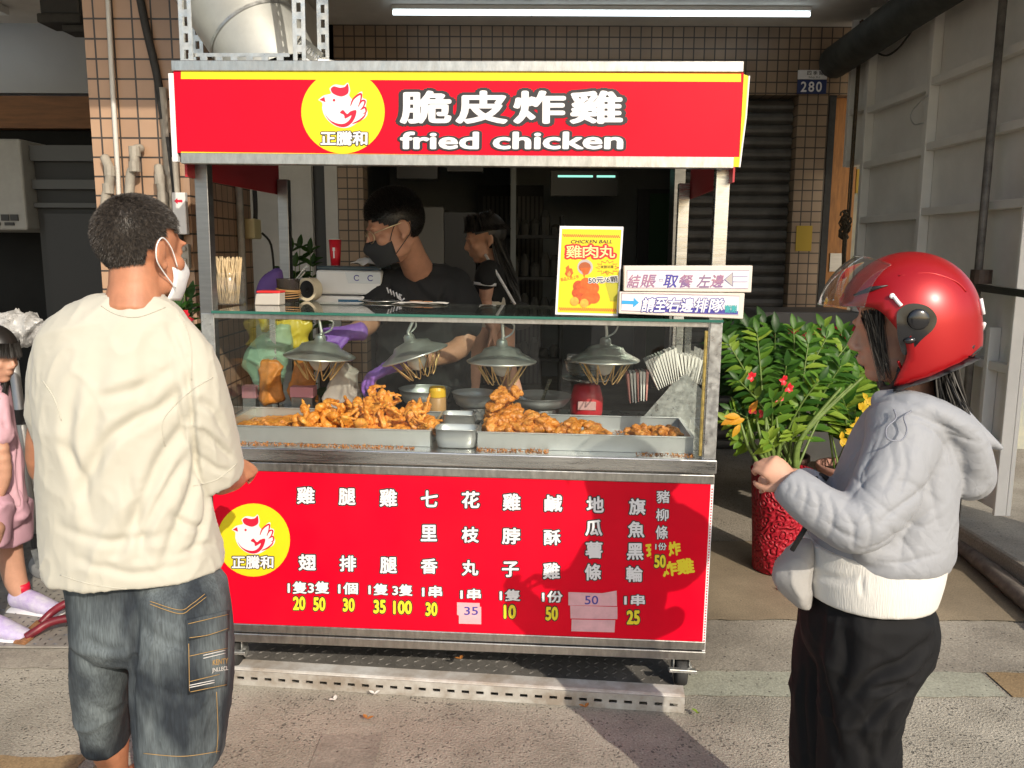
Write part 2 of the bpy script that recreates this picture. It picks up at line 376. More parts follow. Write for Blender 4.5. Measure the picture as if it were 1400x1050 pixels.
sheet('tan_stone_slab', 1.80, 4.2, 2.80, 2.975, .0045, g_tan, .006)
# big worn slab joints near the bottom left
sheet('paving_patch', -2.2, -1.33, 2.02, 2.42, .004, g_tan, .01)
sheet('tan_paving_patch', -1.28, -.92, 2.0, 2.38, .004, g_tan, .01)
sheet('cement_patch', -.62, -.42, 1.6, 2.55, .004, g_cem, .01)

M['ceiling'] = mat('painted_ceiling', (.74, .71, .67), .8, var=.12, vscale=2)
M['wallpaint'] = mat('grey_white_paint', (.50, .50, .49), .7, var=.15, vscale=2)
mb = MB(); mb.box((-2.6, (2.0+WALL_Y+.2)/2, CEIL+.35), (14, WALL_Y+.2-2.0, .7))
tag(mb.build('arcade_ceiling', M['ceiling']), kind='structure')

T_wall = tile_mat('beige_wall_tiles', 'xz', .078, (.34, .25, .18))
T_pil = tile_mat('peach_pillar_tiles', 'xz', .078, (.50, .33, .225), gap=.05)
T_pils = tile_mat('peach_pillar_side_tiles', 'yz', .078, (.50, .33, .225), gap=.05)
def wall_box(name, a, b, m, label, cat, **k):
    mb = MB(); mb.b2(a, b); return tag(mb.build(name, m, **k), label, cat)
# tiled shop front: lintel, jambs
bw = thing('tiled_shop_wall', 'brown tiled wall band above the dark shop opening and roller shutter', 'wall', (0, WALL_Y, 0))
mb = MB(); mb.b2((-1.36, 0, 2.72), (2.9, .2, CEIL)); mb.build('lintel', T_wall, bw)
mb = MB(); mb.b2((-1.32, 0, 0), (-1.13, .2, 2.717)); mb.build('jamb', T_wall, bw)
mb = MB(); mb.b2((1.22, 0, 0), (1.30, .2, 2.717)); mb.build('jamb', M['dark_steel'], bw)
mb = MB(); mb.b2((2.12, 0, 0), (2.345, .2, 2.717)); mb.build('jamb', T_wall, bw)
# roller shutter
sh = thing('roller_shutter', 'closed dark grey ribbed roller shutter between the shop opening and number plate', 'shutter', (1.71, WALL_Y+.1, 0))
M['shutter'] = mat('shutter_paint', (.10, .095, .09), .45, metal=.3, var=.35, vscale=5, bump=.02)
mb = MB(); n = 31; prof = []
for i in range(n):
    z = 2.7*i/n; hh = 2.7/n
    prof += [(0, z), (-.022, z+hh*.25), (-.026, z+hh*.5), (-.018, z+hh*.8), (.004, z+hh*.96)]
prof.append((0, 2.7)); vs = []; fs = []
for y, z in prof: vs += [(-.40, y, z), (.40, y, z)]
fs = [(2*i, 2*i+1, 2*i+3, 2*i+2) for i in range(len(prof)-1)]
mb.add(vs, fs); mb.build('curtain', M['shutter'], sh)
mb = MB(); mb.b2((.12, -.035, 1.50), (.22, -.028, 1.535)); mb.build('lock_plate', M['black_plastic'], sh)
# house number plate
hp = at(1110, 113, WALL_Y-.01)
pl = thing('house_number_plate', 'small blue and white house number plate reading 280 on the tiled wall', 'number plate', (hp.x, WALL_Y-.012, hp.z))
mb = MB(); mb.box((0, 0, -.03), (.215, .016, .10)); mb.build('number_panel', mat('plate_blue', (.02, .035, .13), .4), pl, bevel=.004)
mb = MB(); mb.box((0, 0, .055), (.215, .016, .066)); mb.build('street_panel', M['white_vinyl'], pl, bevel=.004)
Ln = Letters(lambda px, py: at(px, py, WALL_Y-.0205), WALL_Y-.0205)
q_ = (hp.x, hp.z)
def ln(t, x0, z0, x1, z1, b, k='white_vinyl'):
    uv, dz, fs = text_box(t, b); Ln.m(k).add([(q_[0]+x0+(x1-x0)*u, WALL_Y-.0212-.0004*d, q_[1]+z0+(z1-z0)*v) for (u, v), d in zip(uv, dz)], fs)
for i, ch in enumerate('280'): ln(ch, -.082+.056*i, -.066, -.042+.056*i, .004, .02)
for i, ch in enumerate('四季路'): ln(ch, -.042+.044*i, .052, -.012+.044*i, .080, .01, 'black_ink')
ln('Sihji Rd.', -.03, .028, .06, .042, 0, 'black_ink')
for k, mbx in Ln.mb.items():
    o = mbx.build('lettering', M[k], None, fix=False); o.parent = pl; o.matrix_parent_inverse = Matrix.Translation(-Vector(pl.location))
# yellow notice on jamb
q = at(1099, 326, WALL_Y-.004)
mb = MB(); mb.box((0, 0, 0), (.12, .006, .19)); o = mb.build('notice_sheet', mat('mustard', (.42, .28, .02), .6)); o.location = q; tag(o, 'mustard yellow notice stuck low on the tiled jamb beside the shutter', 'notice')
# black steel post at the end of the white wall
mb = MB(); mb.b2((2.35, WALL_Y-.003, 0), (2.40, WALL_Y+.06, 2.717)); tag(mb.build('steel_post', M['black_rubber']), 'black steel post between the tiled jamb and the white panel wall', 'post')
# plain panels left of the opening
lw = thing('white_panel_wall', 'grey white panel wall with a dark slot, seen between the pillar and the shop opening', 'wall', (0, WALL_Y, 0))
mb = MB(); mb.b2((-2.4, .0, 0), (-1.52, .2, CEIL)); mb.b2((-1.42, .0, 0), (-1.325, .2, CEIL)); mb.build('panel', M['wallpaint'], lw)
mb = MB(); mb.b2((-1.518, .06, 0), (-1.422, .2, CEIL)); mb.build('slot', M['black_plastic'], lw)
# beam from the pillar to the wall
mb = MB(); mb.b2((-1.80, 3.62, 2.72), (-1.37, WALL_Y-.003, CEIL-.003)); tag(mb.build('ceiling_beam', M['ceiling']), 'painted concrete beam running back from the tiled pillar under the ceiling', 'beam')
# tiled pillar
PX1, PX0, PY0, PY1 = -1.35, -1.745, 3.6, 4.42
pil = thing('tiled_pillar', 'peach tiled square pillar with conduits behind the left end of the cart', 'pillar', ((PX0+PX1)/2, PY0, 0))
hw = (PX1-PX0)/2
mb = MB(); mb.add([(-hw, 0, 0), (hw, 0, 0), (hw, 0, CEIL), (-hw, 0, CEIL)], [(0, 1, 2, 3)]); mb.add([(-hw, .82, 0), (-hw, .82, CEIL), (hw, .82, CEIL), (hw, .82, 0)], [(0, 1, 2, 3)])
mb.build('front_face', T_pil, pil)
mb = MB(); mb.add([(hw, 0, 0), (hw, .82, 0), (hw, .82, CEIL), (hw, 0, CEIL)], [(0, 1, 2, 3)]); mb.add([(-hw, 0, 0), (-hw, 0, CEIL), (-hw, .82, CEIL), (-hw, .82, 0)], [(0, 1, 2, 3)])
mb.build('side_face', T_pils, pil)
# left shop (deep shade)
ls = thing('shaded_shop_front', 'deeply shaded shop front with a pale board above a brown beam and dark glass', 'shop front', (-5, WALL_Y, 0))
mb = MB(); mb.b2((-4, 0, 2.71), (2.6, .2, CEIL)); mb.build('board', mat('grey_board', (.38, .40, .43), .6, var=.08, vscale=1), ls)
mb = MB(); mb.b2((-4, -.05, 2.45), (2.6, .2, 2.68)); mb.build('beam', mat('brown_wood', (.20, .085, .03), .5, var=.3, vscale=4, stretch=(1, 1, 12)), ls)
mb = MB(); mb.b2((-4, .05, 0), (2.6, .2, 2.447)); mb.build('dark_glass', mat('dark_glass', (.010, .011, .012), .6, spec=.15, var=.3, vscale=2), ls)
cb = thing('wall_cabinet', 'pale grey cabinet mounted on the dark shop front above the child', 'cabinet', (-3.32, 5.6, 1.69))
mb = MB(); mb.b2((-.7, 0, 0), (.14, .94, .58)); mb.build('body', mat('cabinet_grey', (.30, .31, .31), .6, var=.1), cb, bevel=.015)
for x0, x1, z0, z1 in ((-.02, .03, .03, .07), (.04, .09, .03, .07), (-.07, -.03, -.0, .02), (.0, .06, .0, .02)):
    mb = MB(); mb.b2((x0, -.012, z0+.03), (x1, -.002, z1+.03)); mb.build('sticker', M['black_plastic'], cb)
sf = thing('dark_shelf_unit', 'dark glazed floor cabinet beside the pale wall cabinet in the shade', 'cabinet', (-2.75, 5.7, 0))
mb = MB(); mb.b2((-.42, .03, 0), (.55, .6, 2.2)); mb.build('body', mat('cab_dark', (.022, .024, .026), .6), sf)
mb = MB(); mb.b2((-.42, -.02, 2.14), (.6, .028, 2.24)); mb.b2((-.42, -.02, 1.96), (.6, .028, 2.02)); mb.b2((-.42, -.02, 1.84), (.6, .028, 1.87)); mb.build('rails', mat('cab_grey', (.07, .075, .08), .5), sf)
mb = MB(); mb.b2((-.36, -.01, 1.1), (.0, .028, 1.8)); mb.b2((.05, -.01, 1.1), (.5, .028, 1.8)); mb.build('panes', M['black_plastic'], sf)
# ---- interior of the shop
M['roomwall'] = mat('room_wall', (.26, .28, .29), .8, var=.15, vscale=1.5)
room = thing('shop_interior', 'dark shop room with grey walls behind the shop opening', 'room', (0, WALL_Y, 0))
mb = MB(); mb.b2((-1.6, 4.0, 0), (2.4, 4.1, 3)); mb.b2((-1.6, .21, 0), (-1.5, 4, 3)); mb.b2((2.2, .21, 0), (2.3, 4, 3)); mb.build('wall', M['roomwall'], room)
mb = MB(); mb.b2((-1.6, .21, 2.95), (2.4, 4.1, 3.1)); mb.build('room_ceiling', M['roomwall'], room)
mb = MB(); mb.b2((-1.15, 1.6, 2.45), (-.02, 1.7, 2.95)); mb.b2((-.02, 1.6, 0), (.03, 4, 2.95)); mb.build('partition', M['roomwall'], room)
bs = at(797, 250, 8.9)
mb = MB(); mb.b2((bs.x-.33, 2.4, bs.z-.13), (bs.x+.36, 2.5, bs.z+.12)); o = mb.build('wall_screen', M['black_plastic'], room)
mb = MB(); mb.b2((bs.x-.26, 2.385, bs.z+.055), (bs.x+.10, 2.39, bs.z+.075)); mb.b2((bs.x+.14, 2.385, bs.z+.055), (bs.x+.33, 2.39, bs.z+.075))
mb.build('lit_line', mat('screen_glow', (.2, .6, .5), .4, emit=(.35, .9, .72), estr=1.0), o)
gd = thing('dark_green_door', 'very dark green door at the right of the shop room', 'door', (1.75, 9.6, 0))
mb = MB(); mb.b2((-.35, 0, 0), (.42, .06, 2.25)); mb.build('frame', M['black_plastic'], gd)
mb = MB(); mb.b2((-.22, -.02, .1), (.2, -.002, 2.2)); mb.build('leaf', mat('dark_green', (.004, .05, .01), .5), gd)
fr = thing('steel_fridge', 'grey steel refrigerator in the shade behind the vendor', 'refrigerator', (-.55, 7.6, 0))
mb = MB(); mb.b2((-.30, 0, 0), (-.06, .6, 1.95)); mb.build('body', mat('fridge_grey', (.16, .16, .155), .5), fr, bevel=.01)
mb = MB(); mb.b2((-.056, -.01, 0), (.22, .6, 1.9)); mb.build('side_unit', M['black_plastic'], fr)
mt = thing('metal_door', 'dull grey corrugated door at the back left of the shop room', 'door', (.05, 9.8, 0))
mb = MB(); mb.b2((-.45, 0, 0), (.30, .06, 2.3)); mb.build('frame', M['black_rubber'], mt)
mb = MB()
for i in range(14): mb.box((-.40+.05*i+.025, -.012, 1.1), (.03, .03, 2.15))
mb.build('leaf', mat('door_grey', (.09, .085, .08), .6), mt)
rk = thing('slotted_rack', 'slotted steel shelf rack hanging in the dark above the vendor', 'rack', (-.55, 7.2, 2.42))
mb = MB()
for i in range(18): mb.box((-.5+.07*i, 0, .10), (.045, .03, .05)); mb.box((-.5+.07*i, .25, .10), (.045, .03, .05))
mb.box((.1, 0, .14), (1.25, .03, .03)); mb.box((.1, 0, .06), (1.25, .03, .03)); mb.build('beam', M['wallpaint'], rk)
mb = MB(); mb.box((-.05, .12, .0), (.8, .25, .05)); mb.box((-.25, .12, -.15), (.34, .22, .22)); mb.box((.15, .12, -.12), (.3, .22, .16)); mb.build('load', M['black_plastic'], rk)
cl_ = thing('utensil_shelf', 'cluttered dark shelf of kitchen things inside the shop', 'shelf', (.22, 8.4, 0))
mb = MB(); rr = random.Random(3)
for k in range(4): mb.box((0, 0, .5+.4*k), (.55, .3, .03))
for sx in (-.26, .26): mb.box((sx, 0, .95), (.03, .3, 1.9))
mb.build('frame', M['black_rubber'], cl_)
jm_ = mat('jar_dim', (.05, .05, .045), .5)
for k in range(4):
    for j in range(5):
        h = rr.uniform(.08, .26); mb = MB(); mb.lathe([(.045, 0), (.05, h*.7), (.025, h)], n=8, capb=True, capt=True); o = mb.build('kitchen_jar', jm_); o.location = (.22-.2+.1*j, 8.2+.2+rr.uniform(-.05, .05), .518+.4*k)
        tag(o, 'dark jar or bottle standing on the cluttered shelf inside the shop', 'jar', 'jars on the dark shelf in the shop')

# ---- ceiling lamps
M['tube_glow'] = mat('tube_glow', (.9, .95, .95), .4, emit=(.82, .95, 1.0), estr=2.4)
a, b = at(537, 23, 6.0), at(1107, 19, 6.0)
lamp = thing('fluorescent_strip_lamp', 'long lit white fluorescent strip lamp on the arcade ceiling', 'lamp', (0, 6.0, CEIL))
mb = MB(); mb.b2((a.x, -.03, -.03), (b.x, .03, -.003)); mb.build('batten', M['white_plastic'], lamp)
L3 = (b.x-a.x)/3
for i in range(3):
    mb = MB(); mb.tube([(a.x+L3*i+.003, -.012, -.05), (a.x+L3*(i+1)-.003, -.012, -.05)], .016, 8); mb.build('tube', M['tube_glow'], lamp)
lam2 = thing('twin_tube_lamp', 'short twin tube fluorescent lamp lit on the ceiling at far left', 'lamp', (-4.0, 6.0, CEIL))
mb = MB(); mb.box((.1, 0, -.03), (.9, .16, .05)); mb.build('batten', M['white_plastic'], lam2)
for s in (-.05, .05):
    mb = MB(); mb.tube([(-.35, s-.03, -.07), (.46, s-.03, -.07)], .016, 8); mb.build('tube', M['tube_glow'], lam2)
sp = at(93, 5, 5.0)
o = thing('black_speaker_box', 'black box speaker hanging under the ceiling at the top left beside the pillar', 'speaker', sp)
mb = MB(); mb.box((0, 0, .02), (.22, .2, .2)); mb.build('case', M['black_plastic'], o, bevel=.012)
mb = MB(); mb.box((.0, -.02, -.105), (.24, .2, .05)); mb.box((.06, -.02, -.15), (.12, .14, .04)); mb.build('bracket', M['black_rubber'], o, bevel=.008)
mb = MB(); mb.tube([(-.02, 0, .12), (-.02, 0, CEIL-sp.z)], .02, 8); mb.build('hanger', M['black_rubber'], o)

# ---- right-hand white panel wall (ribbed steel sheets on a frame)
M['whitewall'] = mat('white_wall_paint', (.84, .825, .79), .6, var=.12, vscale=1.4, bump=.03, bscale=6)
zA, zB, zC = atx(1270, 115, RX).z, atx(1270, 201, RX).z, atx(1260, 290, RX).z
zD, zE = atx(1350, 497, RX).z, atx(1368, 611, RX).z
zT, zBot = CEIL, .27
Y0, Y1 = atx(1388, 500, RX).y, WALL_Y-.17
rw = thing('white_panel_fence', 'tall white painted panel wall with raised ribs behind the helmeted woman', 'wall', (RX, Y0, 0))
LY = Y1-Y0; ys = [0.0, atx(1262, 290, RX).y-Y0, atx(1179, 285, RX).y-Y0, LY]
mb = MB(); mb.b2((.03, 0, zBot), (.05, ys[2], zT)); mb.b2((.03, ys[2], zB), (.05, LY, zT)); mb.build('sheet', M['whitewall'], rw)
mb = MB()
for y in ys: mb.b2((-.03, y-.022 if y else 0, zBot if y < ys[2]+.1 else zB), (.028, y+.022, zT))
mb.b2((-.03, .19, zBot+.03), (.028, .225, 1.2))
zr = [zA+.46, zA, zB, zC, zD, zE]
zr[0] = atx(1240, 32, RX).z
mb.build('post', M['whitewall'], rw, bevel=.003)
for k, z in enumerate(zr):
    mb = MB(); ye = LY if z > zB-.05 else ys[2]
    for i in range(3):
        if ys[i] >= ye-.01: break
        dz = -.02 if i == 1 else (.015 if i == 2 else 0)
        mb.b2((-.024, ys[i]+.0225, z-.022+dz), (.028, ys[i+1]-.0225, z+.022+dz))
    mb.build('rail', M['whitewall'], rw, bevel=.003)
mb = MB(); mb.b2((.0, Y0-.9, 0), (.9, Y1, .16)); mb.b2((.0, Y0-2.6, 0), (.9, Y0-.95, .10)); o = mb.build('concrete_ledge', g_cem, bevel=.02); o.location = (RX-.10, 0, 0); o.location.z = -.002
tag(o, 'low rough concrete ledge under the white panel wall', 'ledge')
# things on the wall
pp = atx(1355, 180, RX-.08)
pole = thing('grey_steel_pole', 'tall thin dark grey pole standing in front of the white panel wall', 'pole', (RX-.08, pp.y, .16))
mb = MB(); mb.tube([(0, 0, 0), (0, 0, CEIL-.165)], .020, 10); mb.build('tube', mat('pole_grey', (.13, .12, .11), .5, var=.5, vscale=14), pole, smooth=True)
zz = atx(1343, 377, RX-.08).z
mb = MB(); mb.lathe([(.05, zz-.20), (.05, zz-.13)], (.0, -.03, 0), n=14, capb=True, capt=True); mb.build('bracket', mat('rust_brown', (.07, .045, .035), .6, var=.4, vscale=20), pole, smooth=False)
mb = MB(); zb = zz-.22; mb.bar((0, -.02, zb), (-.02, -.9, zb-.02), .03, .035); mb.build('cross_bar', M['dark_steel'], pole)
kn = atx(1161, 300, RX-.05)
RL = (RX-.05, kn.y, kn.z)
M['rope'] = mat('rope_brown', (.10, .075, .045), .9, var=.4, vscale=60)
mb = MB(); mb.tube([(0, 0, 0), (0, .0, CEIL-kn.z-.05)], .008, 6); mb.tube([(0, .04, 0), (0, .035, CEIL-kn.z-.05)], .006, 6)
rr = random.Random(4)
for k in range(9):
    c0 = Vector((-.02, .02+rr.uniform(-.02, .02), -.03+rr.uniform(-.05, .03))); r0 = rr.uniform(.035, .07); t0 = rr.uniform(0, 3)
    mb.tube([c0+Vector((.02*math.sin(3*t+k), r0*math.cos(t+t0)*.8, r0*1.3*math.sin(t+t0))) for t in np.linspace(0, 6.0, 16)], .007, 6)
mb.tube([(-.02, .0, -.05), (-.03, -.02, -.2), (-.02, -.015, -.42)], [.014, .016, .012], 6); o = mb.build('knotted_rope', M['rope'], smooth=True); o.location = RL; tag(o, 'dark rope hanging down the white wall and tied in a loose knot', 'rope')
wd = at(1138, 330, WALL_Y+.1)
wb = thing('pine_board_door', 'orange brown pine board door with a small inset plate behind the white wall opening', 'door', (2.56, WALL_Y+.1, 0))
mb = MB(); mb.b2((-.155, 0, 0), (.06, .04, 2.717)); mb.build('board', mat('pine', (.40, .16, .03), .5, var=.35, vscale=5, stretch=(9, 9, 1)), wb)
mb = MB(); mb.b2((-.10, -.012, 1.42), (.0, -.002, 1.56)); mb.build('inset_plate', M['dark_steel'], wb)
mb = MB(); mb.b2((.062, .05, 0), (1.6, .14, 2.717)); o = mb.build('window_poster', mat('poster_grey', (.42, .40, .30), .6, var=.5, vscale=6, vcol=(.25, .28, .27)), wb)
mb = MB(); mb.b2((.08, .03, 2.02), (.5, .047, 2.2)); mb.build('poster_strip', mat('mustard_strip', (.45, .30, .03), .6), o)
# rolled canvas awning under the ceiling
aw = atx(1140, 60, RX-.12); bw_ = atx(1255, -8, RX-.12)
rl = thing('rolled_awning', 'dark green grey rolled awning under the ceiling along the white wall', 'awning', (RX-.12, 0, 0))
mb = MB(); mb.tube(catmull([(0, WALL_Y-.1, 2.93), (0, 5.9, 2.95), (-.01, 5.3, 2.97), (.0, 4.4, 3.0), (0, 3.4, 3.02)], 6), .115, 14); mb.build('roll', mat('tarp', (.055, .06, .055), .7, var=.4, vscale=6, bump=.2, bscale=12), rl, smooth=True)
# loose cables on the white wall
def cable(name, pts, r, m, label, cat='cable'):
    mb = MB(); mb.tube(catmull(pts, 6), r, 6); return tag(mb.build(name, m, smooth=True), label, cat)
cable('loose_cable', [atx(*p, RX-.04) for p in ((1200, 50), (1201, 60), (1198, 70), (1212, 76), (1228, 66), (1241, 50), (1262, 22), (1283, 2))], .006, M['black_rubber'], 'loose cable curling over the top rail of the white wall')
cable('hanging_wire', [atx(*p, RX-.04) for p in ((1268, 130), (1250, 148), (1245, 160), (1250, 170), (1262, 168))], .004, M['wallpaint'], 'thin pale wire loop hanging on the middle of the white wall')
# grey pipe on the floor at right
pa, pb = atz(1302, 735, .05), atz(1420, 835, .05)
cable('drain_pipe', [pa+(pa-pb)*.15, (pa+pb)/2, pb+(pb-pa)*.3], .045, mat('pvc_dirty', (.22, .19, .165), .6, var=.5, vscale=9), 'dirty grey plastic pipe lying on the ground at the right edge', 'pipe')
# scooter-seat like red and grey bench behind the plants
bn = thing('red_grey_counter', 'low counter with grey top, red band and pale front behind the plants', 'counter', (1.95, 5.4, 0))
mb = MB(); mb.b2((-.34, 0, 1.10), (.30, .5, 1.19)); mb.build('top', mat('counter_grey', (.15, .145, .15), .5), bn, bevel=.01)
mb = MB(); mb.b2((-.20, .02, 1.0), (.30, .48, 1.098)); mb.build('red_band', M['red_ink'], bn)
mb = MB(); mb.b2((-.06, .03, .2), (.29, .47, .998)); mb.build('front', M['wallpaint'], bn)
mb = MB()
for x in (-.32, .25): mb.b2((x, .1, 0), (x+.03, .14, 1.09))
mb.build('leg', M['dark_steel'], bn)
# pillar added out of view to shade the end of the white wall
p2 = thing('tiled_pillar', 'unseen tiled pillar added at the street edge to shade the white panel wall', 'pillar', (3.42, 2.1, 0))
for nm, m_, vs in (('front_face', T_pil, [(-.22, 0, 0), (.22, 0, 0), (.22, 0, CEIL), (-.22, 0, CEIL)]), ('front_face', T_pil, [(-.22, .4, 0), (-.22, .4, CEIL), (.22, .4, CEIL), (.22, .4, 0)]), ('side_face', T_pils, [(-.22, 0, 0), (-.22, 0, CEIL), (-.22, .4, CEIL), (-.22, .4, 0)]), ('side_face', T_pils, [(.22, 0, 0), (.22, .4, 0), (.22, .4, CEIL), (.22, 0, CEIL)])):
    mb = MB(); mb.add(vs, [(0, 1, 2, 3)]); mb.build(nm, m_, p2, fix=False)

# ---- things fixed to the pillar
M['conduit'] = mat('grey_pvc', (.36, .33, .28), .5, var=.25, vscale=10)
M['conduit_w'] = mat('white_conduit', (.62, .61, .58), .45)
yf = PY0-.02
def P0(px, py, d=0.0): return at(px, py, yf-d)
cable('white_conduit', [P0(147, -15), P0(154, 120), P0(162, 255), P0(168, 420)], .010, M['conduit_w'], 'thin white conduit running down the front of the tiled pillar')
cable('black_power_cable', [P0(190, -10), P0(200, 40), P0(214, 100), P0(222, 150), P0(232, 210), P0(240, 260), P0(246, 330)], .016, M['black_rubber'], 'thick black power cable hanging down the tiled pillar')
def elbow(name, pts, label):
    o = thing(name, label, 'pipe', pts[0])
    v = [Vector(p)-Vector(pts[0]) for p in pts]
    mb = MB(); mb.tube(catmull(v, 5), .019, 10); mb.build('pipe', M['conduit'], o, smooth=True)
    for k in (1, 2): mb = MB(); mb.tube([v[k]+Vector((0, 0, .02)), v[k]-Vector((0, 0, .02))], .0225, 10); mb.build('collar', M['conduit'], o)
elbow('pipe_elbow', [P0(192, 203, .0), P0(184, 207, .04), P0(184, 228, .04), P0(178, 245, .03), P0(176, 330, .03)], 'grey plastic pipe with two elbows at the middle of the pillar')
elbow('pipe_elbow', [P0(143, 215, .0), P0(150, 234, .03), P0(148, 258, .03), P0(144, 275, .03), P0(140, 340, .03)], 'grey plastic pipe elbow at the left edge of the pillar')
elbow('pipe_elbow', [P0(217, 228, .0), P0(219, 245, .03), P0(223, 270, .03), P0(226, 300, .03), P0(226, 350, .03)], 'grey plastic pipe elbow with a pale collar right of the black cable')
cable('grey_conduit', [P0(222, 120), P0(228, 200), P0(234, 300), P0(238, 420)], .018, M['conduit'], 'grey conduit beside the black cable at the right of the pillar')
cable('grey_conduit', [P0(238, 215), P0(241, 260), P0(245, 330), P0(248, 420)], .016, M['conduit'], 'shorter grey conduit next to the white notice on the pillar')
q = P0(247, 292, .03)
sg = thing('white_arrow_notice', 'white plastic notice with a red arrow hung at the corner of the pillar', 'notice', q)
mb = MB(); mb.box((0, 0, 0), (.055, .03, .17)); mb.build('case', M['white_plastic'], sg, bevel=.004)
mb = MB(); mb.prism([(-.018, 0), (-.004, .012), (-.004, .005), (.016, .005), (.016, -.005), (-.004, -.005), (-.004, -.012)], Matrix.Translation((0, -.0152, .05)) @ Matrix.Rotation(math.pi/2, 4, 'X'), .001); mb.build('arrow', M['red_ink'], sg)
q = P0(250, 350, .02)
mb = MB(); mb.box((0, 0, 0), (.06, .03, .10)); mb.box((0, -.02, .03), (.045, .012, .02)); mb.box((0, -.02, -.02), (.045, .012, .02))
o = mb.build('meter_box', M['conduit'], bevel=.003); o.location = q; tag(o, 'small grey meter box under the white arrow notice', 'electric box')
cable('side_conduit', [atx(322, 150, PX1+.02), atx(327, 260, PX1+.02), atx(334, 420, PX1+.02)], .018, M['conduit'], 'grey conduit down the side face of the pillar')
q = atx(346, 313, PX1+.03)
jb = thing('yellowed_socket_box', 'yellowed plastic socket box on the side of the pillar', 'electric box', (PX1+.03, q.y, q.z))
mb = MB(); mb.box((0, 0, 0), (.05, .12, .10)); mb.build('case', mat('yellowed', (.62, .54, .30), .5), jb, bevel=.006)
mb = MB(); mb.tube(catmull([(.02, -.02, .05), (.02, -.01, .12), (.015, .0, .25), (.01, .0, .5)], 4), .012, 6); mb.tube(catmull([(.03, .05, -.02), (.06, .1, -.08), (.06, .14, -.25)], 4), .006, 6); mb.build('wire', M['black_rubber'], jb, smooth=True)
def cm2(pts, n=5):
    return [(p.x, p.y) for p in catmull([(x, y, 0) for x, y in pts], n)]

def emblem(Lt, f, lift):
    """the shop's bird emblem; f maps its drawing units to photo pixels"""
    g = lambda pts: [f(*p) for p in pts]
    white = cm2([(684, 258), (708, 238), (742, 228), (736, 206), (760, 188), (800, 192), (820, 180), (830, 215), (826, 238), (846, 258), (862, 232), (884, 220), (887, 248), (904, 258), (902, 290), (910, 315), (900, 338), (868, 358), (830, 381), (790, 385), (750, 369), (718, 338), (703, 300), (703, 272), (684, 258)], 5)[:-1]
    Lt.poly('white_vinyl', g(white), lift)
    Lt.poly('red_ink', g(cm2([(741, 207), (756, 196), (782, 202), (806, 198), (819, 184), (824, 210), (818, 230), (792, 242), (764, 235), (748, 224), (741, 207)], 4)[:-1]), lift+.0008)
    Lt.poly('red_ink', g([(690, 257), (713, 244), (718, 268)]), lift+.0008)
    c = f(757, 259); Lt.disc('red_ink', c, abs(f(763, 259)[0]-c[0]), lift+.0008, n=16)
    st = lambda pts, w: Lt.stroke('red_ink', g(cm2(pts, 5)), [abs(f(w*(.25+.75*math.sin(math.pi*min(1, max(0, k/(5*(len(pts)-1))))**.8)), 0)[0]-f(0, 0)[0]) for k in range(5*(len(pts)-1)+1)], lift+.0008)
    st([(832, 285), (846, 252), (878, 230), (880, 252), (868, 290)], 9); st([(868, 284), (884, 262), (898, 264), (892, 286), (876, 304)], 8); st([(880, 302), (898, 292), (903, 312), (890, 320)], 8)
    st([(840, 366), (872, 352), (896, 330), (900, 312)], 8)
    Lt.poly('red_ink', g(cm2([(714, 318), (736, 347), (768, 364), (802, 366), (826, 350), (836, 328), (820, 337), (806, 342), (802, 326), (784, 316), (798, 304), (816, 322), (832, 310), (858, 305), (854, 334), (838, 362), (812, 380), (782, 380), (752, 366), (728, 343), (714, 318)], 4)[:-1]), lift+.0008)

# ------------------------------------------------------------------ the fried chicken cart
cart = thing('fried_chicken_cart', 'red and yellow steel food cart with glass case, sign canopy and price board', 'food cart', mat=CARTM)
XL, XR, DP = -.985, .785, .85
S, SF = M['steel'], M['steel_flat']
def cb(name, a, b, m, bevel=.002, parent=None):
    mb = MB(); mb.b2(a, b); return mb.build(name, m, parent or cart, bevel=bevel)
# posts
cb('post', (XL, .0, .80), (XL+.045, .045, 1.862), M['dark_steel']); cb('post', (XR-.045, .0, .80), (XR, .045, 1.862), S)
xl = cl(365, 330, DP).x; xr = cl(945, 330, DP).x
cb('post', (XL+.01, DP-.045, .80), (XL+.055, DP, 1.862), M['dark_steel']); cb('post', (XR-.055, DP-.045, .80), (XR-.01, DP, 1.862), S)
# body
cb('body', (XL+.02, .02, .165), (XR-.005, DP-.01, .795), M['dark_steel'], .004)
cb('counter', (XL-.0, .006, .80), (XR, DP, .884), S, .004)
cb('top_rail', (XL-.0, -.018, .838), (XR+.004, .004, .886), S, .004)
cb('top_rail', (XL-.0, -.012, .800), (XR, .004, .832), SF, .003)
cb('bottom_rail', (XL, -.010, .196), (XR-.002, .018, .228), SF, .003)
cb('bottom_rail', (XL, -.016, .160), (XR, .018, .193), SF, .003)
pn = cb('price_board', (XL+.02, -.008, .2285), (XR-.012, .018, .799), M['red_vinyl'], 0)
pe = cb('board_edge', (XR-.0115, -.007, .165), (XR-.001, .017, .799), M['white_vinyl'], 0)
mb = MB()
for i in range(60): mb.box((XR-.006, -.0074, .18+.0102*i), (.004, .0008, .005))
mb.build('perforation', M['red_ink'], pe, fix=False)
Lp = Letters(lambda px, py: cl(px, py, -.008), -.008)
WH = ('white_vinyl', 'black_ink'); M['pink_paper_b'] = M['pink_paper']
B1, B2 = .03, .095
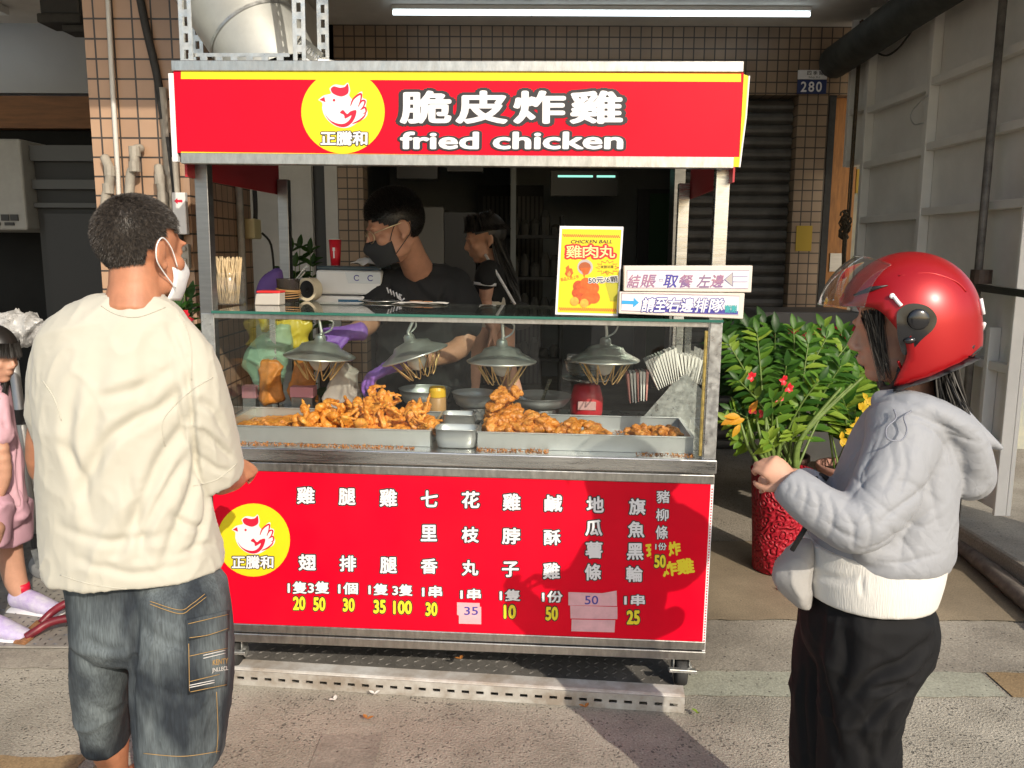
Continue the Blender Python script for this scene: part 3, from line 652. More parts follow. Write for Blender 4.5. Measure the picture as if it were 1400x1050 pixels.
cols = [
 ('雞', 405.7, 665, 430.9, 689), ('翅', 408, 757, 432.7, 780), ('1隻3隻', 393, 794, 450.7, 812),
 ('腿', 462.8, 667, 486.7, 690.7), ('排', 464, 758.8, 487.5, 781.4), ('1個', 462, 795.6, 490, 812.8),
 ('雞', 518.8, 668, 543.3, 692.7), ('腿', 519.4, 761, 543.3, 784), ('1隻', 503.4, 797, 531, 814), ('3隻', 536, 798, 564.6, 815),
 ('七', 575, 670, 599, 693.5), ('里', 575, 717, 598, 740), ('香', 575, 763, 598.6, 784.5), ('1串', 576.7, 800, 605, 817),
 ('花', 631, 671, 656, 695), ('枝', 631, 719.7, 655, 742), ('丸', 631, 765, 654.4, 787), ('1串', 629, 804, 658, 820),
 ('雞', 687, 674, 712, 698), ('脖', 686, 721, 711.5, 744), ('子', 686, 767, 709.7, 789), ('1隻', 682.7, 805, 711.8, 822),
 ('鹹', 744, 676, 769, 699.7), ('酥', 743, 723.6, 766.8, 745.4), ('雞', 742, 768.6, 765.8, 791.7), ('1份', 740.6, 807, 769.6, 824),
 ('地', 801.5, 678, 826, 701), ('瓜', 799.7, 710, 824, 732.6), ('薯', 799.7, 739.8, 824, 763.4), ('條', 799, 770, 822.3, 793.5),
 ('旗', 859.6, 681, 882.8, 704), ('魚', 858, 712, 881.5, 735), ('黑', 856.8, 742, 880, 765.5), ('輪', 855.5, 773, 879, 795.6), ('1串', 853, 812, 882, 828)]
for t, x0, y0, x1, y1 in cols: Lp.out(t, (x0+1, y0+1, x1-1, y1-1), *WH, B1, B2)
for t, x0, y0, x1, y1 in [('20', 400, 815, 418.6, 834), ('50', 427.6, 816, 446, 835), ('30', 468, 817.4, 486, 836), ('35', 510, 819.5, 528.4, 838.5), ('100', 537, 820.8, 564, 839.5), ('30', 581, 823, 599, 842), ('10', 688, 826.4, 706, 845.7), ('50', 745, 829, 763.7, 848), ('25', 856, 834, 875.6, 853.4)]:
    kp = 'yellow_%d' % x0; M[kp] = M['yellow_ink']; Lp.out(t, (x0+1.5, y0+1, x1-1.5, y1-1), kp, 'black_ink', .045, .105)
# slanting yellow words partly covered by a later red sticker with the small column
for t, b in [('現', (884, 744, 902, 763)), ('炸', (914, 741, 930, 759)), ('炸', (906, 768, 925, 787)), ('雞', (926, 764, 948, 784))]:
    Lp.put('yellow_ink', t, b, .045, .0005, rot=.12)
Lp.poly('red_vinyl', [(891, 664), (917.5, 666), (914, 756), (910.5, 781), (890, 781)], .0011)
for t, x0, y0, x1, y1 in [('豬', 897, 670, 916, 687.6), ('柳', 896, 695, 914.6, 712), ('條', 895.6, 718, 913.6, 737), ('1份', 895, 741.6, 912, 752)]:
    Lp.out(t, (x0+1, y0+.5, x1-1, y1-.5), *WH, .02, .08, lift=.0020)
Lp.out('50', (895, 759, 909.5, 775), 'yellow_ink', 'black_ink', .045, .105, lift=.0020)
# pink paper tape with hand-set prices
Lp.poly('pink_paper', [(625, 823), (656, 824), (656, 829), (658, 829), (658, 853), (627.5, 852), (627.5, 841), (625, 840)], .0034); Lp.put('blue_ink', '35', (635, 829, 653.5, 840), .01, .0038)
for q in ([(777, 809), (823, 810.5), (843, 807), (843.5, 828), (777, 827)], [(779.5, 827.3), (844, 829.2), (844, 846), (780, 845)], [(781.5, 846.2), (841, 847.2), (840, 864), (781, 862.5)]): Lp.poly('pink_paper_b', q, .0034)
Lp.put('blue_ink', '50', (799.7, 814, 817.7, 825.6), .01, .0038)
# round emblem on the board
cx, cy, rr_ = 346.6, 738.2, 50
Lp.disc('yellow_vinyl', (cx, cy), rr_, .0008)
k = rr_/190.0
emblem(Lp, lambda x, y: (cx+(x-797)*k, cy+(y-312)*k), .0016)
Lp.out('正騰和', (cx-29, cy+21.5, cx+27, cy+38.5), *WH, .025, .09, lift=.0016)
Lp.build(pn, {**{k_: 'price_lettering' for k_ in Lp.mb if k_.startswith('yellow_') and k_ != 'yellow_vinyl'}, 'white_vinyl': 'white_lettering', 'black_ink': 'lettering_outline', 'yellow_ink': 'price_lettering', 'pink_paper': 'paper_tape', 'pink_paper_b': 'paper_tape', 'blue_ink': 'taped_price', 'red_vinyl': 'sticker', 'yellow_vinyl': 'emblem_disc', 'red_ink': 'emblem_mark'})

# canopy
YF = -.10
CZ0, CZ1 = 1.838, 2.155
cb('canopy_rail', (XL-.012, YF-.006, 2.123), (XR+.002, YF+.03, CZ1), SF, .002)
cb('canopy_rail', (XL+.005, YF-.006, CZ0), (XR-.012, YF+.03, 1.872), SF, .002)
cb('canopy_roof', (XL, YF+.031, 2.12), (XR, DP+.02, 2.135), M['galv'], 0)
sg = cb('canopy_sign', (XL-.008, YF+.0, 1.8725), (XR+.004, YF+.028, 2.1225), M['red_vinyl'], 0)
se = MB(); se.add([(XR+.0045, YF-.002, 2.1175), (XR+.02, YF-.002, 2.112), (XR+.016, YF-.002, 1.99), (XR+.009, YF-.002, 1.90), (XR+.006, YF-.002, 1.843), (XR-.0115, YF-.002, 1.843), (XR-.0115, YF-.002, 1.8725), (XR+.0045, YF-.002, 1.8725)], [(0, 1, 2, 3, 7), (3, 4, 5, 6, 7)]); se.build('sign_edge', M['yellow_vinyl'], cart, fix=False)
mb = MB(); mb.tube([(XR+.021, YF-.001, 2.113), (XR+.018, YF-.001, 1.99), (XR+.011, YF-.001, 1.90), (XR+.007, YF-.001, 1.842)], .0028, 6); mb.build('edge_trim', M['white_vinyl'], cart)
cb('edge_trim', (XL-.026, YF+.002, 1.845), (XL-.0085, YF+.026, 2.117), M['white_vinyl'], 0)
# side skirts and inner faces
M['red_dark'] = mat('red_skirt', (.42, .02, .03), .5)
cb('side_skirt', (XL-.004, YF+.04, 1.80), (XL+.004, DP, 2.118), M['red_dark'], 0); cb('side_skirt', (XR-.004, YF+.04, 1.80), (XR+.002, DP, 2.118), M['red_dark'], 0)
Ls = Letters(lambda px, py: cl(px, py, YF), YF)
lt, rt = 247.5, 1018
Ls.poly('yellow_vinyl', [(lt, 96.5), (1013, 101), (1013, 112), (lt, 108)], .0006)
Ls.poly('yellow_vinyl', [(lt, 207.5), (1012, 216), (1012, 219.3), (lt, 211)], .0006)
cx, cy, rr_ = 469, 153, 57
Ls.disc('yellow_vinyl', (cx, cy), rr_, .0009, clip=(97.5, 211), n=64)
emblem(Ls, lambda x, y: (cx+(x-797)*.3, cy+(y-312)*.3), .0017)
Ls.out('正騰和', (439, 180, 502, 198.5), *WH, .03, .09, lift=.0017)
for t, x0, x1 in [('脆', 548, 616), ('皮', 624, 693), ('炸', 703, 772), ('雞', 780, 850)]:
    Ls.out(t, (x0+1, 125.5, x1-1, 168), *WH, .034, .125, lift=.0014)
M['white_b'], M['black_b'] = M['white_vinyl'], M['black_ink']; Ls.out('fried chicken', (549, 181, 850, 203.5), 'white_b', 'black_b', .030, .10, lift=.0026)
Ls.build(sg, {'white_b': 'english_lettering', 'black_b': 'lettering_outline', 'white_vinyl': 'white_lettering', 'black_ink': 'lettering_outline', 'yellow_vinyl': 'yellow_band', 'red_ink': 'emblem_mark'})

# glass case
GZ = 1.352
gt = cb('glass_top', (XL+.045, -.012, GZ), (XR, .56, GZ+.008), M['glass_green'], .001)
cb('glass_edge', (XL+.045, -.0150, GZ-.0005), (XR, -.0123, GZ+.0085), mat('green_glass_edge', (.03, .13, .10), .2), 0)
cb('case_frame', (XL+.048, -.003, GZ-.018), (XR-.046, .012, GZ-.0015), SF, .001)
cb('case_frame', (XR-.040, -.006, .888), (XR, -.0005, GZ-.002), M['galv'], .001); cb('case_frame', (XL+.005, -.006, .888), (XL+.05, -.0005, GZ-.002), M['galv'], .001)
cb('case_frame', (XL+.05, .54, .888), (XL+.075, .56, GZ-.002), S, .001); cb('case_frame', (XR-.075, .54, .888), (XR-.05, .56, GZ-.002), S, .001)
cb('lamp_bar', (XL+.05, .30, GZ-.028), (XR-.05, .325, GZ-.008), M['dark_steel'], .001)
fg = MB(); fg.add([(XL+.05, .004, .888), (XR-.042, .004, .888), (XR-.042, .004, GZ-.018), (XL+.05, .004, GZ-.018)], [(0, 1, 2, 3)]); fg.build('front_glass', M['glass'], cart, fix=False)
for x in (XL+.052, XR-.045):
    g = MB(); g.add([(x, .02, .888), (x, .54, .888), (x, .54, GZ-.003), (x, .02, GZ-.003)], [(0, 1, 2, 3)]); g.build('side_glass', M['glass'], cart, fix=False)
mb = MB(); mb.tube([(XR-.050, .008, .895), (XR-.050, .008, GZ-.03)], .006, 6); mb.build('sealant', mat('yellowed_sealant', (.42, .31, .09), .6, var=.5, vscale=40), cart)
# casters
def caster(x, y):
    o = thing('caster', None, None); o.parent = cart; o.location = (x, y, .079)
    mb = MB(); mb.lathe([(.012, -.02), (.052, -.02), (.056, -.012), (.056, .012), (.052, .02), (.012, .02)], (0, 0, .012), n=20, M=Matrix.Rotation(math.pi/2, 3, 'Y'), capb=True, capt=True); mb.build('tyre', M['black_rubber'], o, smooth=True)
    mb = MB(); mb.bar((-.028, 0, .012), (-.028, .01, .085), .006, .06, (0, 1, 0)); mb.bar((.028, 0, .012), (.028, .01, .085), .006, .06, (0, 1, 0)); mb.box((0, .01, .095), (.09, .08, .02)); mb.lathe([(.0, 0), (.018, 0), (.022, .008), (.0, .014)], (.03, 0, .012), n=12, M=Matrix.Rotation(math.pi/2, 3, 'Y')); mb.bar((-.05, -.06, .04), (.05, -.045, .03), .02, .012); mb.build('fork', M['galv'], o, bevel=.002)
    return o
for x in (XL+.06, XR-.075):
    for y in (.05, DP-.1): caster(x, y)
# slotted frame standing on the canopy, carrying the duct
def slotted(mb, p, q, face, w=.04, t=.004, pitch=.05, sl=.028, hf=.36):
    """a plate with real slots from p to q; face = direction of its width"""
    p, q = Vector(p), Vector(q); d = (q-p); L = d.length; d.normalize(); f = Vector(face).normalized(); nn = d.cross(f)
    Mx = Matrix((f, d, nn)).transposed(); cen = lambda a, b: p+f*a+d*b
    for s in (-1, 1): mb.box(cen(s*w*(.25+hf/4), L/2), (w*(.5-hf/2), L, t), Mx)
    n = int(L/pitch)
    for i in range(n+1):
        a = i*pitch-(pitch-sl)/2; b = min(a+pitch-sl, L); a = max(a, 0)
        if b > a: mb.box(cen(0, (a+b)/2), (w*hf, b-a, t), Mx)
def angle_post(name, p, q, f1, f2, label, group=None):
    o = thing(name, label, 'steel post', p, group=group); p0 = Vector(p)
    mb = MB(); d = Vector(q)-p0
    slotted(mb, Vector(f1)*.02, d+Vector(f1)*.02, f1); slotted(mb, Vector(f2)*.021, d+Vector(f2)*.021, f2); mb.build('angle', M['galv'], o)
    return o
G3 = lambda x, y, z: CARTM @ Vector((x, y, z))
angle_post('slotted_angle_post', G3(XL+.0, -.06, 2.157), G3(XL+.0, -.06, 3.1), (1, 0, 0), (0, 1, 0), 'slotted steel angle post at the left front corner on top of the canopy')
angle_post('slotted_angle_post', G3(cl(401, 60, -.03).x, -.03, 2.157), G3(cl(401, 60, -.03).x, -.03, 3.1), (1, 0, 0), (0, 1, 0), 'slotted steel angle post right of the duct near the front of the canopy')
angle_post('slotted_angle_post', G3(cl(434, 40, .3).x, .3, 2.14), G3(cl(434, 40, .3).x, .3, 3.15), (1, 0, 0), (0, 1, 0), 'slotted steel angle post standing furthest right behind the brace')
angle_post('slotted_angle_post', G3(cl(262, 40, .4).x, .4, 2.14), G3(cl(262, 40, .4).x, .4, 3.15), (1, 0, 0), (0, 1, 0), 'slotted steel angle post behind the left side of the duct')
mb = MB(); a = cl(258, 80, -.045); b = cl(396, 80, -.045); slotted(mb, G3(a.x, -.045, 2.172), G3(b.x, -.045, 2.172), (0, 0, 1), .035); tag(mb.build('slotted_cross_bar', M['galv']), 'horizontal slotted steel bar lying along the canopy top under the duct', 'steel bar')
mb = MB(); slotted(mb, at(407, 57, 2.86), at(446, 88, 3.25), (.5, .2, .8), .05, .004, .04, .022); tag(mb.build('slotted_brace', M['galv']), 'short diagonal slotted steel brace between two posts on the canopy', 'steel bar')
# exhaust duct
duct = thing('exhaust_duct', 'fat galvanised exhaust duct bending down onto the left of the canopy', 'duct', G3(-.7, .45, 2.14))
D0 = Vector(G3(-.7, .45, 2.14))
ctr = [at(215, -190, 3.42), at(262, -90, 3.36), at(312, -5, 3.3), at(356, 62, 3.24), at(382, 115, 3.2)]
rad = .172
mb = MB(); seg = catmull(ctr, 6)
mb.tube([p-D0 for p in seg], rad, 44, cap=False)
mb.build('pipe', mat('galv_duct', (.60, .61, .58), .5, metal=.6, var=.14, vscale=5, rvar=.06, bump=.015, bscale=9), duct, smooth=True)
mb = MB()
for i in (10, 17):
    p = seg[i]-D0; dd = (seg[i+1]-seg[i-1]).normalized(); mb.tube([p-dd*.006, p+dd*.006], rad+.004, 36, cap=False)
mb.build('seam', M['galv'], duct, smooth=True)
mb = MB(); mb.lathe([(.27, .001), (.27, .03), (.19, .07), (.19, .10)], (0, 0, 0), n=36); mb.build('collar', M['galv'], duct, smooth=True)

# ramp under the cart
rp = thing('checker_plate_ramp', 'dark checker plate under the cart edged by a slotted white steel angle', 'ramp', (0, 0, 0))
RM = Matrix.Translation((0, 0, 0))
a0, a1 = Vector((-1.22, 2.893, 0)), Vector((.60, 2.69, 0))
du = (a1-a0); RLn = du.length; du.normalize(); dv = Vector((-du.y, du.x, 0))
pt = lambda u, v, z: a0+du*u+dv*v+Vector((0, 0, z))
Mx = Matrix((du, dv, Vector((0, 0, 1)))).transposed()
mb = MB(); mb.box(pt(RLn/2-.01, .56, .026), (RLn-.03, .96, .012), Mx); M['checker'] = mat('worn_checker', (.20, .19, .175), .6, metal=.25, var=.35, vscale=7); mb.build('plate', M['checker'], rp)
mb = MB()
for i in range(int(RLn/.034)):
    for j in range(26):
        u, v = .03+i*.034,   .09+j*.034; s = 1 if (i+j) % 2 else -1
        d1 = (du+dv*s).normalized()*.013; d2 = (dv-du*s).normalized()*.0035; c0 = pt(u, v, .0321); up = Vector((0, 0, .0028))
        mb.add([c0-d1, c0-d2, c0+d1, c0+d2, c0-d1*.5+up, c0+d1*.5+up], [(0, 1, 4), (4, 1, 2, 5), (5, 2, 3), (3, 0, 4, 5)])
mb.build('tread', M['checker'], rp, fix=False)
mb = MB(); slotted(mb, pt(0, 0, .029), pt(RLn, 0, .029), (0, 0, 1), .056, .004, .052, .027, .20); mb.build('front_angle', mat('angle_paint', (.50, .49, .46), .5, var=.45, vscale=9, vcol=(.26, .22, .18), bump=.05), rp)
mb = MB(); mb.tube([pt(0, .014, .050), pt(RLn, .014, .050)], .012, 8); mb.box(pt(RLn/2, .045, .0595), (RLn, .06, .005), Mx); mb.box(pt(RLn/2, .01, -.0), (RLn, .004, .006), Mx); mb.build('angle_top', mat('angle_white', (.66, .65, .62), .5, var=.4, vscale=7, vcol=(.36, .30, .24), bump=.05), rp)
# ------------------------------------------------------------------ people: tools
from mathutils.bvhtree import BVHTree
def ell(mb, c, r, Mx=None, n=20, m=12):
    prof = [(max(1e-4, math.sin(math.pi*i/m)), -math.cos(math.pi*i/m)) for i in range(m+1)]
    vs = []; c = Vector(c)
    for rr0, z in prof:
        for k in range(n):
            a = 2*math.pi*k/n; v = Vector((rr0*math.cos(a)*r[0], rr0*math.sin(a)*r[1], z*r[2]))
            vs.append((Mx @ v if Mx is not None else v)+c)
    fs = [(i*n+k, i*n+(k+1) % n, (i+1)*n+(k+1) % n, (i+1)*n+k) for i in range(m) for k in range(n)]
    fs += [tuple(range(n-1, -1, -1)), tuple(m*n+k for k in range(n))]
    mb.add(vs, fs)
def loft(mb, secs, n=26, up=None, e=2.0, dome=(True, True)):
    """secs: (centre, ra, rb[, yaw]) rings. up=None: horizontal rings (ra along x turned by yaw); else rings square to the path, rb along up"""
    rings = []
    m = len(secs); cs = [Vector(s[0]) for s in secs]
    def ring(c, ra, rb, A, B):
        o = []
        for k in range(n):
            a = 2*math.pi*k/n; ca, sa = math.cos(a), math.sin(a)
            o.append(c+A*(ra*math.copysign(abs(ca)**(2/e), ca))+B*(rb*math.copysign(abs(sa)**(2/e), sa)))
        return o
    fr = []
    for i, s in enumerate(secs):
        t = (cs[min(i+1, m-1)]-cs[max(i-1, 0)]).normalized()
        if up is None:
            yw = s[3] if len(s) > 3 else 0; A = Vector((math.cos(yw), math.sin(yw), 0)); B = Vector((-math.sin(yw), math.cos(yw), 0))
        else:
            A = t.cross(Vector(up)).normalized(); B = A.cross(t).normalized()
        fr.append((A, B, t)); 
    for i, s in enumerate(secs):
        A, B, t = fr[i]
        if i == 0 and dome[0]:
            h = min(s[1], s[2])*.6; d = (cs[0]-cs[1]).normalized()
            rings.append(ring(cs[0]+d*h, s[1]*.35, s[2]*.35, A, B)); rings.append(ring(cs[0]+d*h*.6, s[1]*.78, s[2]*.78, A, B))
        rings.append(ring(cs[i], s[1], s[2], A, B))
        if i == m-1 and dome[1]:
            h = min(s[1], s[2])*.6; d = (cs[-1]-cs[-2]).normalized()
            rings.append(ring(cs[-1]+d*h*.6, s[1]*.78, s[2]*.78, A, B)); rings.append(ring(cs[-1]+d*h, s[1]*.35, s[2]*.35, A, B))
    vs = [v for r in rings for v in r]; q = len(rings)
    fs = [(i*n+k, i*n+(k+1) % n, (i+1)*n+(k+1) % n, (i+1)*n+k) for i in range(q-1) for k in range(n)]
    fs += [tuple(range(n-1, -1, -1)), tuple((q-1)*n+k for k in range(n))]
    mb.add(vs, fs)
def refine(secs, k=4):
    """smooth in-between rings for a loft"""
    m = len(secs); out = []
    g = lambda i: np.array([*secs[min(max(i, 0), m-1)][0], *secs[min(max(i, 0), m-1)][1:]], float)
    for i in range(m-1):
        p0, p1, p2, p3 = g(i-1), g(i), g(i+1), g(i+2)
        for j in range(k):
            t = j/k; v = .5*((2*p1)+(p2-p0)*t+(2*p0-5*p1+4*p2-p3)*t*t+(3*p1-p0-3*p2+p3)*t**3); out.append((Vector(v[:3]), *v[3:]))
    v = g(m-1); out.append((Vector(v[:3]), *v[3:])); return out
def union(mb, voxel=.005, smooth=4, name='body', fac=.5):
    me = mb.mesh('tmp'); bm = bmesh.new(); bm.from_mesh(me); bmesh.ops.recalc_face_normals(bm, faces=bm.faces); bm.to_mesh(me); bm.free()
    o = bpy.data.objects.new('tmp', me); col.objects.link(o)
    r = o.modifiers.new('r', 'REMESH'); r.mode = 'VOXEL'; r.voxel_size = voxel
    s = o.modifiers.new('s', 'SMOOTH'); s.iterations = smooth; s.factor = fac
    bpy.context.view_layer.update(); dg = bpy.context.evaluated_depsgraph_get()
    res = bpy.data.meshes.new_from_object(o.evaluated_get(dg)); res.name = name
    bpy.data.objects.remove(o); bpy.data.meshes.remove(me); return res
_tab = rng.random((64, 64, 64))
def vnoise(p):
    i = np.floor(p).astype(int); f = p-i; f = f*f*(3-2*f); i &= 63; j = (i+1) & 63
    g = lambda a, b, c: _tab[a, b, c]
    x0 = g(i[:, 0], i[:, 1], i[:, 2])*(1-f[:, 0])+g(j[:, 0], i[:, 1], i[:, 2])*f[:, 0]; x1 = g(i[:, 0], j[:, 1], i[:, 2])*(1-f[:, 0])+g(j[:, 0], j[:, 1], i[:, 2])*f[:, 0]
    x2 = g(i[:, 0], i[:, 1], j[:, 2])*(1-f[:, 0])+g(j[:, 0], i[:, 1], j[:, 2])*f[:, 0]; x3 = g(i[:, 0], j[:, 1], j[:, 2])*(1-f[:, 0])+g(j[:, 0], j[:, 1], j[:, 2])*f[:, 0]
    return ((x0*(1-f[:, 1])+x1*f[:, 1])*(1-f[:, 2])+(x2*(1-f[:, 1])+x3*f[:, 1])*f[:, 2])*2-1
def ridged(p): return 1-2*np.abs(vnoise(p))
def getco(me):
    n = len(me.vertices); c = np.empty(n*3); me.vertices.foreach_get('co', c); nn = np.empty(n*3); me.vertices.foreach_get('normal', nn); return c.reshape(-1, 3), nn.reshape(-1, 3)
def setco(me, c): me.vertices.foreach_set('co', c.ravel()); me.update()
def folds(me, lines=(), wr=(), seed=0, blend=None):
    """cloth: lines = (points, width, depth) grooves with raised flanks; wr = (scale xyz, depth) crumple noise"""
    c, n = getco(me); d = np.zeros(len(c))
    for pts, w, dep in lines:
        P = np.array([tuple(p) for p in catmull(pts, 5)]); L = np.r_[0, np.cumsum(np.linalg.norm(np.diff(P, axis=0), axis=1))]; best = np.full(len(c), 9e9); tt = np.zeros(len(c))
        for i in range(len(P)-1):
            a, b = P[i], P[i+1]; ab = b-a; t = np.clip(((c-a)@ab)/(ab@ab+1e-12), 0, 1); q = np.linalg.norm(c-a-t[:, None]*ab, axis=1)
            m = q < best; best[m] = q[m]; tt[m] = (L[i]+t[m]*(L[i+1]-L[i]))/L[-1]
        x = best/w; d += dep*np.exp(-x*x/1.3)*(x*x*1.1-1)*np.sin(np.pi*np.clip(tt, .02, .98))**.6
    for sc, dep in wr:
        q = c*np.array(sc)+seed*7.3; wv = np.stack([vnoise(q*.7+11), vnoise(q*.7+23), vnoise(q*.7+37)], 1)
        d += dep*(ridged(q+wv*.9)**2*np.sign(ridged(q+wv*.9))-.15)
    if blend is not None: d *= blend(c)
    setco(me, c+n*d[:, None])
def crease(me, lines, cells=(), seed=0):
    """thin stiff cloth: sharp projected creases plus flat facets meeting in sharp valleys"""
    T = BVHTree.FromPolygons([v.co for v in me.vertices], [tuple(p.vertices) for p in me.polygons]); c, n = getco(me); d = np.zeros(len(c)); r = np.random.default_rng(seed)
    for px, w, dep in lines:
        P = [T.ray_cast(EY, ray(p.x, p.y).normalized())[0] for p in catmull([(a, b, 0) for a, b in px], 4)]; P = np.array([tuple(p) for p in P if p is not None])
        if len(P) < 3: continue
        L = np.r_[0, np.cumsum(np.linalg.norm(np.diff(P, axis=0), axis=1))]; best = np.full(len(c), 9e9); tt = np.zeros(len(c))
        for i in range(len(P)-1):
            a, b = P[i], P[i+1]; ab = b-a; t = np.clip(((c-a)@ab)/(ab@ab+1e-12), 0, 1); q = np.linalg.norm(c-a-t[:, None]*ab, axis=1); m = q < best; best[m] = q[m]; tt[m] = (L[i]+t[m]*(L[i+1]-L[i]))/L[-1]
        d -= dep*np.exp(-best/w)*np.sin(np.pi*np.clip(tt, .03, .97))**.7
    for k, st, dep in cells:
        s = np.array(st); q = c*s+np.stack([vnoise(c*5+k), vnoise(c*5+9+k), vnoise(c*5+19+k)], 1)*.04; pts = r.uniform(q.min(0), q.max(0), (k, 3)); f1 = np.full(len(c), 9e9); f2 = f1.copy()
        for p in pts:
            e = np.linalg.norm(q-p, axis=1); m = e < f1; f2 = np.where(m, f1, np.minimum(f2, e)); f1 = np.where(m, e, f1)
        g = np.clip((f2-f1)/.05, 0, 1.4); d += dep*(g-.5)
    setco(me, c+n*d[:, None])
def pfolds(me, lines, wr=(), seed=0):
    """folds drawn as pixel polylines and laid onto the cloth they cross"""
    T = BVHTree.FromPolygons([v.co for v in me.vertices], [tuple(p.vertices) for p in me.polygons]); out = []
    for px, w, dep in lines:
        P = []
        for p in catmull([(a, b, 0) for a, b in px], 4):
            h = T.ray_cast(EY, ray(p.x, p.y).normalized())
            if h[0] is not None: P.append(h[0])
        if len(P) > 2: out.append((P[::2] if len(P) > 6 else P, w, dep))
    folds(me, out, wr, seed)
def bvh_of(o):
    me = o.data; pm = parent_matrix(o.parent); return BVHTree.FromPolygons([pm @ v.co for v in me.vertices], [tuple(p.vertices) for p in me.polygons])
def HM(c, fwd, up=(0, 0, 1), s=1.0):
    """head frame: x = the head's right side seen from behind, y = forward"""
    f = Vector(fwd).normalized(); u = Vector(up); r = f.cross(u).normalized(); u = r.cross(f).normalized()
    return Matrix.Translation(c) @ Matrix((r, f, u)).transposed().to_4x4() @ Matrix.Scale(s, 4)
def head(mb, H, neck_to, nr=.055, ears=True, female=False):
    R3 = H.to_3x3(); E = lambda c, r, rot=None: ell(mb, H @ Vector(c), r, R3 @ rot if rot else R3)
    E((0, -.012, .036), (.075, .098, .090)); E((0, .028, -.028), (.060, .066, .085)); E((0, .060, -.086), (.028, .026, .021))
    E((0, .070, .022), (.046, .021, .034)); E((0, .062, -.045), (.040, .030, .030))
    for s in (-1, 1):
        E((s*.032, .018, -.066), (.027, .05, .030), Matrix.Rotation(-s*.25, 3, 'Z')); E((s*.036, .062, -.02), (.024, .024, .022))
        if ears:
            E((s*.079, -.012, .0), (.008, .019, .031), Matrix.Rotation(s*.35, 3, 'Z') @ Matrix.Rotation(-.2, 3, 'X')); E((s*.083, -.022, .006), (.006, .012, .026), Matrix.Rotation(s*.5, 3, 'Z') @ Matrix.Rotation(-.2, 3, 'X')); E((s*.079, -.002, -.028), (.007, .009, .011))
        E((s*.028, .085, .030), (.020, .010, .007))
        E((s*.011, .099, -.026), (.008, .009, .007)); E((s*.031, .076, .008), (.014, .010, .009))
    loft(mb, [(H @ Vector(p), r*H.to_scale().x, r*H.to_scale().x) for p, r in [((0, .084, .028), .007), ((0, .094, .008), .0085), ((0, .108, -.016), .0105), ((0, .105, -.024), .009)]], 12, up=R3 @ Vector((0, 1, .3)))
    E((0, .090, -.049), (.021, .011, .005)); E((0, .088, -.059), (.018, .011, .006))
    a = H @ Vector((0, -.015, -.03)); b = Vector(neck_to)
    loft(mb, [(a, nr*.95, nr*.98), (a.lerp(b, .5), nr*.95, nr*.95), (b, nr*1.12, nr*1.1)], 22, up=(0, 1, 0))
def eyes(H, parent, name='eye', inv=None):
    for s in (-1, 1):
        mb = MB(); R3 = H.to_3x3(); ell(mb, H @ Vector((s*.031, .0825, .008)), (.012, .006, .0045), R3, 12, 8); mb.build('eye', M['eye'], parent, smooth=True)
        mb = MB(); mb.tube([H @ Vector((s*.012, .094, .030)), H @ Vector((s*.03, .0965, .034)), H @ Vector((s*.048, .085, .028))], [.001, .0022, .0008], 6); mb.build('eyebrow', M['hair'], parent)
def arm(mb, pts, rs, up=(0, 0, 1)):
    loft(mb, refine([(Vector(p), r, r) for p, r in zip(pts, rs)], 4), 18, up=up)
def hand(mb, w, d, nrm, side, curl=1.0, s=1.0, spread=.0, thumb=1.0):
    """wrist w, direction d of the palm, nrm = out of the back of the hand, side=+1 thumb along d x nrm"""
    d = Vector(d).normalized(); k = Vector(nrm); k = (k-d*k.dot(d)).normalized(); t = d.cross(k)*side; w = Vector(w)
    loft(mb, [(w-d*.02*s, .026*s, .020*s), (w+d*.02*s, .033*s, .019*s), (w+d*.055*s, .041*s, .017*s), (w+d*.088*s, .040*s, .014*s)], 18, up=k)
    for i, (o, L, r) in enumerate([(.030, .072, .0088), (.010, .082, .0092), (-.011, .076, .0088), (-.030, .060, .0078)]):
        p = w+d*(.088-.006*abs(i-1))*s+t*o*s; dd = (d+t*(.10-.09*i)*spread).normalized(); pts = [p-d*.012*s, p]; a = 0
        for q in (.45, .32, .25):
            a += curl*(.62+.06*i)*1.05; dq = dd*math.cos(a)-k*math.sin(a); p = p+dq*L*q*s; pts.append(p)
        loft(mb, refine([(x, r*s*f, r*s*f) for x, f in zip(pts, (1.1, 1.05, 1, .92, .78))], 3), 12, up=t)
    p = w+d*.022*s+t*.028*s; dq = (d*.75+t*.75-k*.35*curl).normalized(); pts = [p-dq*.015*s, p]
    for q in (.036, .032, .026):
        p = p+dq*q*s*thumb; pts.append(p); dq = (dq-t*.38*curl-k*.22*curl+d*.1).normalized()
    loft(mb, refine([(x, r*s, r*s) for x, r in zip(pts, (.015, .0145, .0115, .0105, .0075))], 3), 12, up=k)
